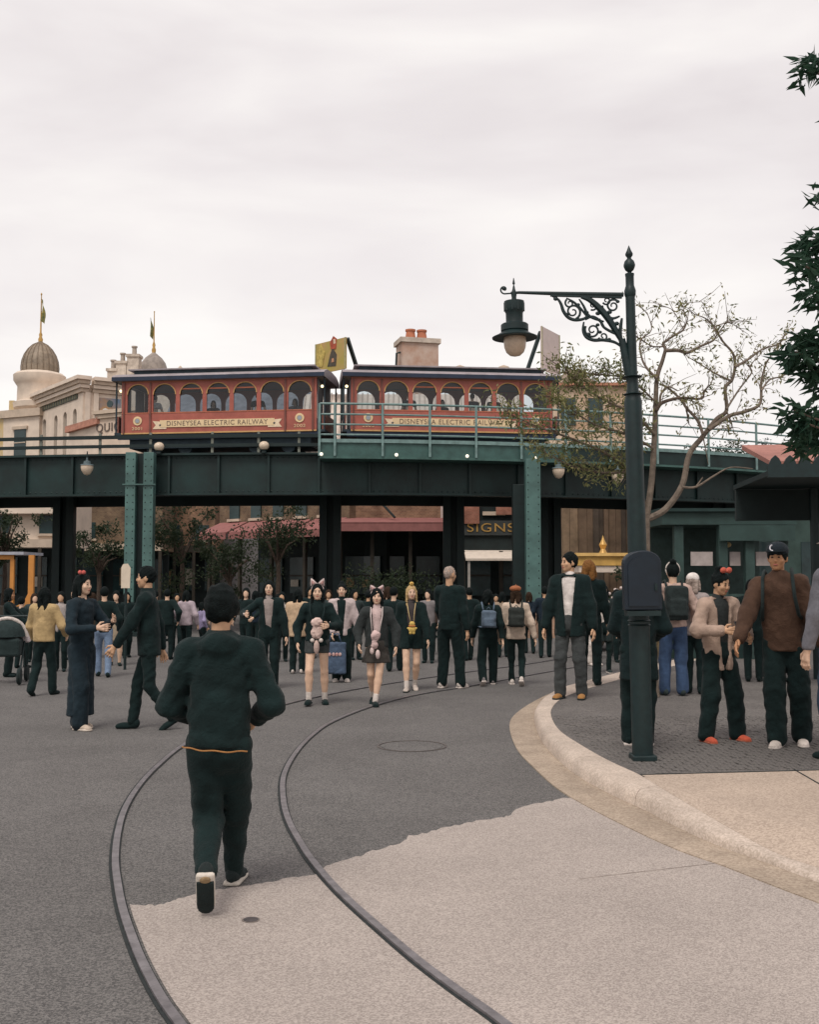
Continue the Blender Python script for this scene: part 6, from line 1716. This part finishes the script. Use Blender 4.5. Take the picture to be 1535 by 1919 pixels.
# man crossing to the left
person('man in slim black clothes striding to the left, beside the nearest man', 278, 1366, 1059, -84, fl=(.035, .145, .03), pl=32, fr=(-.03, -.10, 0), hl=(.10, -.20, .50), hr=(-.15, .06, .48), top=BLK, puff=.016, hem=.45, wide=.004, hair='short', lod=0, seed=8, lean=4, skin='mid', turtle=True)
p = person('woman in long navy coat with a red hair bow, second from the left in front', 150, 1366, 1076, 68, fl=(.04, .05, 0), fr=(-.045, -.03, 0), hl=(.07, -.19, .70), hr=(-.08, -.17, .66), top=(0.013, 0.024, 0.032), hem=.09, puff=.010, wide=.024, bcol=(0.013, 0.024, 0.032), hair='bob', lod=0, shoe=(0.50, 0.41, 0.33), sole=(0.64, 0.55, 0.47), seed=11)
bow(p, (0.55, 0.12, 0.10), -.03, -.01, .078, .9)
p = person('person in tan jacket and black trousers seen from behind, left', 80, 1303, 1100, 172, fl=(.07, .10, .02), pl=20, fr=(-.06, -.07, 0), hl=(.16, -.12, .52), hr=(-.15, -.14, .56), top=TANJ, puff=.022, hem=.50, wide=.012, hair='long', lod=1, seed=12)
p = person('person in dark clothes pushing the stroller at the left edge', 14, 1268, 1103, 100, hl=(.10, -.24, .60), hr=(-.10, -.24, .60), top=BLK, hair='bob', lod=1, skin='tan', inner=None)
# stroller
g = G(14, 1276); e = empty('stroller', (g.x + 0.12, g.y - 0.35, 0), R(10), 'dark baby stroller with a white trimmed hood at the left edge', 'stroller')
SD = cloth((0.022, 0.035, 0.035))
k = MB()
for i in range(9):
    a_ = R(10 + i * 20)
k.lathe([(0.0, 0.26), (0.12, 0.25), (0.22, 0.19), (0.27, 0.08), (0.28, 0.0)], 18, Matrix.Translation((0, 0, 0.72)), cap=False); k.build('hood', SD, e, smooth=True)
MB().tube([(0.285 * math.cos(R(a_)), -0.285 * abs(math.sin(R(a_))) * .2 - .02, 0.72 + 0.285 * math.sin(R(a_))) for a_ in range(0, 181, 15)], 0.028, 8).build('hood_trim', cloth(WHT), e, smooth=True)
MB().box((-0.2, -0.25, 0.42), (0.22, 0.2, 0.70)).build('seat', SD, e, bevel=0.04)
for sx in (-.24, .24):
    MB().tube([(sx, 0.35, 1.02), (sx, 0.05, 0.62), (sx, -0.32, 0.14)], 0.014, 8).build('frame_tube', IRON, e, smooth=True)
    MB().tube([(sx, 0.0, 0.58), (sx, 0.30, 0.14)], 0.014, 8).build('frame_tube', IRON, e, smooth=True)
    for y in (-0.32, 0.30):
        MB().lathe([(0.02, -0.02), (0.12, -0.025), (0.135, 0), (0.12, 0.025), (0.02, 0.02)], 18, Matrix.Translation((sx, y, 0.135)) @ Matrix.Rotation(PI / 2, 4, 'Y')).build('wheel', SHAD, e, smooth=True)
MB().tube([(-.24, 0.35, 1.02), (.24, 0.35, 1.02)], 0.018, 8).build('push_bar', IRON, e, smooth=True)
q = P(44, 1188, g.y - .2)
e = empty('white_bag', (q.x, q.y, q.z - .12), 0, 'small white bag hanging beside the stroller at the left edge', 'bag')
s = SDF(.012, .02); s.rbox((0, 0, .08), (.11, .05, .09), .03); s.noise = (.004, 25, 2); npmesh('bag_body', [s.mesh()], cloth((0.60, 0.52, 0.52)), e)
MB().tube([(-.07, 0, .16), (-.03, 0, .3), (.05, 0, .16)], .008, 6).build('strap', cloth((0.60, 0.52, 0.52)), e)
# women facing the camera
p = person('long haired woman in open black jacket over a grey top', 503, 1290, 1089, 2, hl=(.17, -.03, .47), hr=(-.20, -.16, .70), top=BLK, inner=(0.30, 0.25, 0.23), puff=.016, hem=.47, hair='long', bot='trousers', bcol=BLK, wide=.012, lod=1, seed=20)
k = MB(); c_ = Vector(p['wR']); k.tube([c_ + Vector((-.03, 0, .0)), c_ + Vector((.03, 0, .015))], .03, 8); k.build('white_cuff', cloth(WHT), p['root'], smooth=True)
person('person in tan coat seen from behind, between the two black jacketed women', 557, 1262, 1104, 176, top=(0.52, 0.37, 0.24), puff=.026, hem=.44, hair='bob', bot='trousers', wide=.012, shoe=WHT, lod=1, seed=21)
p = person('woman with large pink ear headband, black jacket and bare legs, centre left', 594, 1320, 1094, 3, fl=(.065, .05, 0), fr=(-.065, -.07, .012), pr=0, hl=(.10, -.16, .66), hr=(-.16, -.06, .52), top=BLK, inner=BLK, puff=.016, hem=.49, bot='shorts', bcol=(0.05, 0.055, 0.055), bhem=.43, wide=.014, shoe=BLK, sole=BLK, sock=WHT, hair='long', hcol='black', lod=0, seed=22)
ears(p, (0.62, 0.50, 0.47), .055)
U = p['H']; c0 = npv([.0, -.16 * U, .62 * U])
s = SDF(.012, .03); s.ell(c0 + [0, 0, .07 * U], (.048 * U, .035 * U, .042 * U)).ell(c0 - [0, 0, .012 * U], (.05 * U, .036 * U, .05 * U)).ell(c0 + [0, -.02, -.03 * U], (.03 * U, .03 * U, .03 * U)); s.noise = (.004, 60, 1)
st = MB(); st.tube([Vector(c0) + Vector((-.04 * U, .03, .08 * U)), Vector(p['tor'](-.06, -.085, .25)), Vector(p['tor'](-.06, -.0, .345))], .006 * U, 6); st.tube([Vector(c0) + Vector((.04 * U, .03, .08 * U)), Vector(p['tor'](.06, -.085, .25)), Vector(p['tor'](.06, -.0, .345))], .006 * U, 6)
tl = MB(); tl.ball(c0 + [0, -.02, -.13 * U], (.024 * U, .02 * U, .06 * U)); tuft = MB(); tuft.ball(c0 + [-.035 * U, -.02, -.075 * U], .018 * U); tuft.ball(c0 + [.035 * U, -.02, -.075 * U], .018 * U)
world_obj(p, 'fluffy_pouch', s, (0.58, 0.43, 0.38), 'fluffy pink and cream neck pouch on the woman with large pink ears', 'pouch', c0 - [0, 0, .07 * U], (('strap', st, cloth(BLK)), ('tassel', tl, cloth((0.52, 0.38, 0.33))), ('pompom', tuft, cloth(WHT))))
p = person('woman in lilac grey jacket over black, holding a denim tote bag', 640, 1277, 1094, 0, hl=(.17, -.03, .50), hr=(-.09, -.14, .47), top=(0.50, 0.41, 0.40), inner=BLK, puff=.018, hem=.47, hair='bun', wide=.02, shoe=WHT, sole=WHT, lod=1, seed=23)
U = p['H']; q = p['M'].inverted() @ P(628, 1233, G(640, 1277).y - .22); c0 = npv(q)
s = SDF(.012, .012); s.rbox(c0, (.17, .05, .245), .03); s.noise = (.004, 22, 9)
st = MB(); st.tube([Vector(c0) + Vector((-.09, 0, .24)), Vector(c0) + Vector((-.05, 0, .40)), Vector(p['wR']) + Vector((0, -.04, -.04)), Vector(c0) + Vector((.05, 0, .38)), Vector(c0) + Vector((.09, 0, .24))], .012, 6)
em = MB()
for i, x in enumerate((-.08, -.02, .03, .08)): em.ball(c0 + [x, -.055, .06], (.026, .008, .03), 8, 5)
world_obj(p, 'tote_bag', s, (0.075, 0.11, 0.17), 'denim tote bag with a coloured print held low in front', 'bag', c0 - [0, 0, .245], (('handle', st, cloth(DEN)), ('print', em, mat('bag_print', (0.42, 0.12, 0.10), 0.8, 0.2, 20, c2=(0.5, 0.42, 0.4)))))
p = person('woman with smaller pink ear headband, pale pink shirt and dark skirt, striding', 706, 1320, 1100, 0, fl=(-.01, -.11, 0), fr=(-.035, .12, .02), pr=25, hl=(.165, -.05, .50), hr=(-.15, -.09, .52), top=(0.03, 0.035, 0.035), inner=(0.58, 0.44, 0.42), puff=.018, hem=.49, bot='skirt', bcol=(0.05, 0.045, 0.04), bhem=.36, shoe=BLK, sole=BLK, sock=WHT, hair='bangs', lod=0, seed=24)
ears(p, (0.62, 0.48, 0.46), .04)
U = p['H']; c0 = npv([-.01, -.15 * U, .56 * U])
s = SDF(.012, .03); s.ell(c0 + [0, 0, .04 * U], (.04 * U, .03 * U, .045 * U)).ell(c0 - [0.01, 0, .04 * U], (.03 * U, .026 * U, .04 * U)); s.noise = (.004, 60, 4)
st = MB(); st.tube([Vector(c0) + Vector((-.03 * U, .03, .06 * U)), Vector(p['tor'](-.05, -.085, .25)), Vector(p['tor'](-.05, -.0, .345))], .005 * U, 6); st.tube([Vector(c0) + Vector((.03 * U, .03, .06 * U)), Vector(p['tor'](.05, -.085, .25)), Vector(p['tor'](.05, -.0, .345))], .005 * U, 6)
tl = MB(); tl.ball(c0 + [.02 * U, -.01, -.12 * U], (.02 * U, .018 * U, .04 * U)); tl.ball(c0 + [-.03 * U, -.01, -.09 * U], (.018 * U, .018 * U, .03 * U))
world_obj(p, 'fluffy_pouch', s, (0.58, 0.42, 0.40), 'soft pale pink pouch on straps worn by the woman in the dark skirt', 'pouch', c0 - [0, 0, .09 * U], (('strap', st, cloth((0.5, 0.42, 0.4))), ('tassel', tl, cloth((0.60, 0.47, 0.44)))))
p = person('blonde woman in black coat with a yellow hair ornament and white socks', 771, 1294, 1096, 0, fl=(.035, .07, .01), pl=12, fr=(-.045, -.09, 0), hl=(.16, -.09, .47), hr=(-.15, .03, .46), hy=8, top=BLK, inner=(0.06, 0.05, 0.05), puff=.020, hem=.40, bot='shorts', bcol=BLK, bhem=.40, wide=.01, shoe=(0.58, 0.50, 0.44), sole=BLK, sock=WHT, hair='long', hcol='blonde', lod=1, seed=25)
k = MB(); k.ball((0, -.005, .088), (.022, .022, .02), 12, 8); headp(p, 'hair_ornament', k, cloth((0.62, 0.42, 0.12)))
k = MB(); k.ball((0, -.027, .092), (.007, .009, .005), 8, 5); headp(p, 'ornament_tip', k, cloth((0.55, 0.2, 0.06)))
U = p['H']; c0 = npv([.01, -.14 * U, .60 * U])
s = SDF(.011, .012); s.ell(c0 + [0, 0, .04 * U], (.028 * U, .025 * U, .026 * U)).ell(c0 - [0, 0, .012 * U], (.034 * U, .03 * U, .034 * U))
for sx in (-1, 1): s.ell(c0 + [sx * .036 * U, 0, .0], (.014 * U, .012 * U, .011 * U)); s.ell(c0 + [sx * .016 * U, -.01, -.045 * U], (.014 * U, .016 * U, .013 * U))
sc2 = MB(); sc2.lathe([(.026 * U, .014 * U), (.033 * U, .018 * U), (.033 * U, .026 * U), (.026 * U, .028 * U)], 14, Matrix.Translation(c0))
st = MB(); st.tube([Vector(c0) + Vector((-.015 * U, .0, .06 * U)), Vector(p['tor'](-.03, -.10, .24)), Vector(p['tor'](-.045, -.0, .335))], .0035 * U, 6); st.tube([Vector(c0) + Vector((.015 * U, .0, .06 * U)), Vector(p['tor'](.03, -.10, .24)), Vector(p['tor'](.045, -.0, .335))], .0035 * U, 6)
world_obj(p, 'plush_toy', s, (0.66, 0.46, 0.13), 'small plain yellow plush toy hanging from the blonde woman neck cord', 'plush toy', c0 - [0, 0, .06 * U], (('scarf', sc2, cloth((0.55, 0.22, 0.08))), ('cord', st, cloth((0.55, 0.42, 0.2)))))
person('man with shaved grey head in black clothes and white shoes, turned away', 843, 1290, 1061, 152, fl=(.075, .0, 0), fr=(-.075, -.05, 0), hl=(.12, -.14, .52), hr=(-.15, -.02, .47), top=BLK, puff=.014, hem=.48, wide=.016, shoe=WHT, sole=WHT, hair='shaved', hcol='grey', skin='mid', lod=0, seed=26, hy=-15, turtle=False)
p = person('person in black carrying a denim backpack, walking away under the viaduct', 915, 1284, 1103, 180, fl=(.06, .12, .03), pl=30, fr=(-.06, -.11, 0), hy=15, hl=(.16, -.08, .48), hr=(-.15, .06, .47), top=BLK, puff=.016, wide=.017, hair='bob', shoe=(0.2, 0.18, 0.18), sole=WHT, lod=1, seed=27)
backpack(p, (0.11, 0.15, 0.20), 'blue denim backpack worn by the person in black', .075, .09, .04)
p = person('person in cream jacket and rust beret walking away beside the column', 968, 1284, 1100, 176, fl=(.045, -.08, 0), fr=(-.05, .11, .03), pr=30, hy=-12, hl=(.17, -.06, .50), hr=(-.19, .0, .49), top=CREAMJ, puff=.020, hem=.475, wide=.004, hair='bob', hcol='brown', shoe=WHT, sole=WHT, lod=0, seed=28)
k = MB(); k.ball((.004, .014, .058), (.062, .064, .034), 16, 8); headp(p, 'beret', k, cloth((0.33, 0.12, 0.055)))
k = MB(); k.tube([(0, .012, .09), (0, .012, .105)], .004, 6); headp(p, 'beret_stalk', k, cloth((0.33, 0.12, 0.055)))
backpack(p, (0.03, 0.035, 0.032), 'black backpack on the cream jacket of the person in the beret', .08, .10, .05)
# the man in the open jacket on the kerb
p = person('man in open black jacket over a white t shirt standing at the kerb', 1070, 1309, 1036, -22, PH, fl=(.075, .02, 0), fr=(-.07, -.02, 0), hl=(.17, -.02, .46), hr=(-.18, -.03, .46), hy=-42, top=BLK, inner=(0.66, 0.60, 0.56), puff=.026, hem=.43, wide=.012, bcol=(0.05, 0.055, 0.055), shoe=(0.30, 0.15, 0.05), sole=(0.02, 0.03, 0.03), hair='bangs' if False else 'short', skin='mid', lod=0, seed=30)
person('person with auburn hair in dark clothes behind the man in the open jacket', 1106, 1284, 1050, 165, PH, top=BLK, hair='bob', hcol='auburn', lod=1, seed=31, face=False)
person('person in pale trousers mostly hidden behind the man in the open jacket', 1112, 1247, 1102, 30, top=BLK, bcol=WHT, wide=.01, shoe=WHT, hair='short', lod=1, seed=32)
person('woman in long black coat with a white collar far back by the cart', 1133, 1261, 1096, 0, fl=(.05, 0, 0), fr=(-.06, .02, 0), top=(0.02, 0.03, 0.03), inner=WHT, hem=.36, puff=.012, hair='bob', shoe=(0.02, 0.03, 0.03), sole=WHT, lod=1, seed=33, wide=0)
person('person in long dark coat standing right behind the street lamp post', 1199, 1398, 1052, 165, PH, fl=(.06, -.02, 0), fr=(-.04, .03, 0), hl=(.07, -.14, .56), hr=(-.08, -.14, .58), top=(0.007, 0.017, 0.018), hem=.36, puff=.012, wide=.012, shoe=BLK, sole=WHT, hair='short', lod=0, seed=34, face=False)
p = person('person in pinkish tan jacket and blue jeans with a black backpack, behind', 1264, 1303, 1056, 178, PH, fl=(.07, 0, 0), fr=(-.06, .02, 0), hl=(.19, -.02, .50), hr=(-.17, -.10, .55), top=(0.46, 0.33, 0.28), puff=.018, hem=.52, bcol=(0.04, 0.07, 0.135), wide=.016, shoe=CHAR, hair='bun', lod=0, seed=35, face=False)
backpack(p, (0.02, 0.028, 0.028), 'black backpack on the pinkish tan jacket', .085, .13, .05)
k = MB(); k.tube([(.052 * math.cos(a_), .012, .022 + .058 * math.sin(a_)) for a_ in [R(i * 15) for i in range(25)]], .006, 6); headp(p, 'hoop_headband', k, cloth(WHT))
p = person('person in a white cap and grey top between the two backpackers on the right', 1302, 1300, 1076, 150, PH, top=(0.30, 0.26, 0.25), hair='bob', hcol='grey', lod=1, seed=36, face=False)
k = MB(); k.ball((0, .008, .034), (.055, .062, .05), 16, 8); k.ball((0, -.05, .03), (.035, .035, .006), 12, 5); headp(p, 'white_cap', k, cloth((0.72, 0.66, 0.62)))
p = person('woman with red bow in beige jacket and black trousers looking down, right foreground', 1350, 1388, 1070, 20, PH, fl=(.105, -.02, 0), fr=(-.11, -.02, 0), hl=(.09, -.17, .62), hr=(-.10, -.17, .66), hy=12, hp=14, top=(0.40, 0.29, 0.23), inner=(0.03, 0.035, 0.035), puff=.020, hem=.42, wide=.022, shoe=(0.52, 0.10, 0.055), sole=(0.4, 0.12, 0.07), hair='bun', lod=0, seed=37, skin='mid')
bow(p, (0.55, 0.12, 0.08), .01, -.01, .082, 1.2)
U = p['H']; ph = MB(); c0 = (Vector(p['wL']) + Vector(p['wR'])) / 2 + Vector((0, -.07, .05)); ph.box((-.036, -.005, -.075), (.036, .005, .075), Matrix.Translation((0, 0, .075)) @ Matrix.Rotation(R(-35), 4, 'X'))
w_ = p['M'] @ c0; o = ph.build('phone', mat('phone_black', (0.02, 0.02, 0.022), 0.25, 0.1, spec=0.5), None, bevel=.004); o.location = w_ - Vector((0, 0, .07)); o.rotation_euler.z = R(20); tag(o, 'dark phone held by the woman with the red bow', 'phone')
p = person('tall smiling man in brown sweater and dark cap reaching out with one arm', 1475, 1398, 1018, -24, PH, fl=(.07, .06, 0), fr=(-.04, -.05, 0), hl=(.20, -.06, .46), hr=(-.20, -.20, .52), lean=6, side=-4, hy=-6, top=(0.075, 0.042, 0.028), puff=.022, hem=.47, wide=.022, shoe=(0.66, 0.58, 0.52), sole=WHT, hair='short', skin='tan', lod=0, seed=38, turtle=True)
k = MB(); k.ball((0, .010, .036), (.054, .062, .046), 18, 9); k.prism([(.05 * math.cos(R(a_)), -.028 - .055 * abs(math.sin(R(a_)))) for a_ in range(0, 181, 15)], .030, .035, axes='xy'); headp(p, 'cap', k, cloth((0.015, 0.022, 0.028)))
k = MB(); k.tube([(-.010 + .013 * math.cos(R(a_)), -.055 - .001 * i_, .050 + .014 * math.sin(R(a_))) for i_, a_ in enumerate(range(100, 300, 20))], .0035, 6); headp(p, 'cap_emblem', k, cloth((0.68, 0.66, 0.70)))
backpack(p, (0.02, 0.03, 0.03), 'dark backpack on the tall smiling man', .085, .12, .05)
p = person('person in blue grey jacket and jeans cut off by the right edge', 1580, 1425, 1000, -155, PH, hl=(.17, -.03, .47), hr=(-.17, -.05, .49), top=(0.17, 0.17, 0.19), bcol=(0.03, 0.055, 0.09), wide=.016, hair='bob', hcol='grey', lod=0, seed=39, face=False)
k = MB(); k.lathe([(.088, .022), (.056, .036), (.053, .075), (.03, .085), (0, .086)], 20, cap=False); headp(p, 'bucket_hat', k, cloth((0.24, 0.20, 0.16)))
# people further back, under and before the viaduct
bgp = [
 ('person in dark coat at the far left behind the tan jacket', 38, 1252, 1118, 170, dict(top=BLK)),
 ('person in grey scarf behind the tan jacket on the left', 112, 1258, 1108, 10, dict(top=(0.3, 0.27, 0.26), inner=(0.4, 0.35, 0.33), hair='bob')),
 ('person in blue jeans behind the navy coat on the left', 193, 1268, 1098, 175, dict(top=BLK, bcol=(0.16, 0.22, 0.32))),
 ('person in bare legs and dark top behind the striding man', 216, 1247, 1106, 20, dict(top=BLK, bot='skirt', bcol=(0.3, 0.24, 0.17), bhem=.33, hair='long')),
 ('person in black parka left of the lilac top, far back', 312, 1236, 1104, 180, dict(top=BLK, puff=.022)),
 ('person in lilac grey sweater behind the nearest man, left', 348, 1234, 1106, 165, dict(top=(0.40, 0.33, 0.36), puff=.022, hair='bob')),
 ('child in lavender top behind the nearest man, left', 378, 1230, 1128, 150, dict(top=(0.28, 0.24, 0.38), hair='bob')),
 ('person in black jacket just right of the nearest man, far back', 460, 1238, 1100, 0, dict(top=BLK, hair='long')),
 ('small face between the grey topped woman and the tan coat', 528, 1240, 1108, -5, dict(top=BLK, inner=WHT, hair='bob')),
 ('person in black hood behind the tan coat', 580, 1232, 1098, 0, dict(top=BLK, hair='bob')),
 ('person with dark hat behind the lilac jacket', 664, 1236, 1104, 10, dict(top=CHAR, hair='bob')),
 ('person in black beside the striding woman skirt', 738, 1258, 1098, 178, dict(top=BLK, wide=.012)),
 ('person with brown hair between the striding woman and the blonde', 727, 1240, 1098, 160, dict(top=BLK, hair='bob', hcol='brown')),
 ('person in grey jacket behind the blonde woman shoulder', 803, 1242, 1104, 0, dict(top=(0.2, 0.18, 0.18), hair='bob')),
 ('person in dark coat between shaved man and denim backpack', 880, 1238, 1100, 180, dict(top=BLK)),
 ('person in beige top between denim and cream backpackers', 942, 1232, 1108, 172, dict(top=(0.3, 0.23, 0.17), hair='bob')),
 ('person in dark jacket right of the pale green column', 1022, 1232, 1098, 175, dict(top=NVY)),
 ('person in black with pale cap far back right of the cart', 1158, 1240, 1104, 0, dict(top=BLK, hair='bob')),
 ('person in grey coat before the teal kiosk', 1228, 1262, 1080, 170, dict(top=CHAR, bcol=(0.12, 0.09, 0.05), z0=PH)),
 ('person in dark green coat before the kiosk columns', 1412, 1278, 1085, 175, dict(top=BLK, z0=PH, hair='bob')),
 ('person in black seated low before the kiosk counter', 1440, 1268, 1098, 30, dict(top=BLK, z0=PH, hair='short')),
 ('person in dark green coat between the orange wagon and the tan jacket', 62, 1240, 1112, 20, dict(top=CHAR, hair='long', hcol='brown', puff=0.014)),
 ('person in black behind the woman in the navy coat', 138, 1236, 1104, 0, dict(top=BLK, hair='short', hcol='black', puff=0.014)),
 ('person in brown coat left of the twin green columns, far back', 172, 1232, 1110, 170, dict(top=(0.07, 0.05, 0.035), hair='bob', hcol='brown', puff=0.016)),
 ('person in black jacket below the white signboard', 236, 1232, 1108, 15, dict(top=BLK, hair='long', hcol='black', puff=0.012)),
 ('person in dark hood right of the striding man, far back', 290, 1226, 1106, 175, dict(top=BLK, hair='short', hcol='black', puff=0.020)),
 ('person in charcoal coat behind the lilac sweater', 330, 1222, 1110, 0, dict(top=CHAR, hair='bob', hcol='black', puff=0.014)),
 ('person in black directly behind the nearest man head', 415, 1228, 1104, 0, dict(top=BLK, hair='short', hcol='black', puff=0.012)),
 ('person in navy jacket left of the long haired woman', 478, 1226, 1106, 170, dict(top=NVY, hair='bob', hcol='black', puff=0.014)),
 ('person in black far back between grey top and tan coat', 520, 1222, 1112, 180, dict(top=BLK, hair='short', hcol='black', puff=0.014)),
 ('person in charcoal behind the pink eared women', 615, 1226, 1104, 0, dict(top=CHAR, hair='bob', hcol='brown', puff=0.012)),
 ('person in black far back behind the striding woman', 690, 1222, 1108, 170, dict(top=BLK, hair='short', hcol='black', puff=0.014)),
 ('person in dark brown coat far back beside the shaved man', 818, 1226, 1106, 180, dict(top=(0.05, 0.035, 0.028), hair='bob', hcol='black', puff=0.016)),
 ('person in black far back right of the shaved man', 862, 1222, 1110, 0, dict(top=BLK, hair='bob', hcol='black', puff=0.012)),
 ('person in dark jacket far back left of the cream jacket', 930, 1220, 1112, 0, dict(top=BLK, hair='short', hcol='black', puff=0.012)),
 ('person in navy coat far back beside the brick plinth', 992, 1224, 1108, 170, dict(top=NVY, hair='bob', hcol='brown', puff=0.014)),
 ('person in black far back left of the street lamp', 1152, 1228, 1108, 175, dict(top=CHAR, hair='short', hcol='black', puff=0.014)),
]
for i, (lab, x, yf, yh, rz, kw) in enumerate(bgp):
    kw = dict(kw); z_ = kw.pop('z0', 0.0); rr = random.Random(i + 60)
    person(lab, x, yf, yh, rz + rr.uniform(-25, 25), z_, fl=(.05, rr.uniform(-.11, .11), 0), fr=(-.05, rr.uniform(-.11, .11), 0), hl=(.16, rr.uniform(-.12, .0), rr.uniform(.46, .6)), hr=(-.16, rr.uniform(-.12, .0), rr.uniform(.46, .6)), hy=rr.uniform(-25, 25), lod=2, seed=60 + i, group='people further back in the crowd', skin=rr.choice(['light', 'mid']), **kw)
# tram passengers, seated
pas = [(TR1, .9, 'passenger near the left end window of the left tram', 180, (0.5, 0.45, 0.42)), (TR1, 2.35, 'passenger in the second window of the left tram', 0, CHAR), (TR1, 4.1, 'passenger in the middle of the left tram', 180, BLK), (TR1, 4.95, 'passenger near the right windows of the left tram', 0, (0.3, 0.28, 0.28)),
       (TR2, 1.75, 'passenger in the second window of the right tram', 180, BLK), (TR2, 2.9, 'passenger in the third window of the right tram', 0, CHAR), (TR2, 3.65, 'passenger in the fourth window of the right tram', 180, BLK), (TR2, 4.3, 'passenger in the fifth window of the right tram', 180, BLK)]
for i, ((te, L_, rz_), x, lab, face_, c0) in enumerate(pas):
    y = 0.34 if face_ == 180 else 1.5
    w_ = Matrix.Translation(te.location) @ Matrix.Rotation(rz_, 4, 'Z') @ Vector((x, y, 0.68))
    person(lab, 0, 0, 0, face_ + math.degrees(rz_), loc=tuple(w_), H=1.5, sit=.42, fl=(.07, -.27, 0), fr=(-.07, -.27, 0), hl=(.08, -.2, .40), hr=(-.08, -.2, .40), top=c0, hair='bob' if i % 2 else 'short', lod=2, seed=90 + i, group='tram passengers', hy=(i * 37) % 50 - 25)
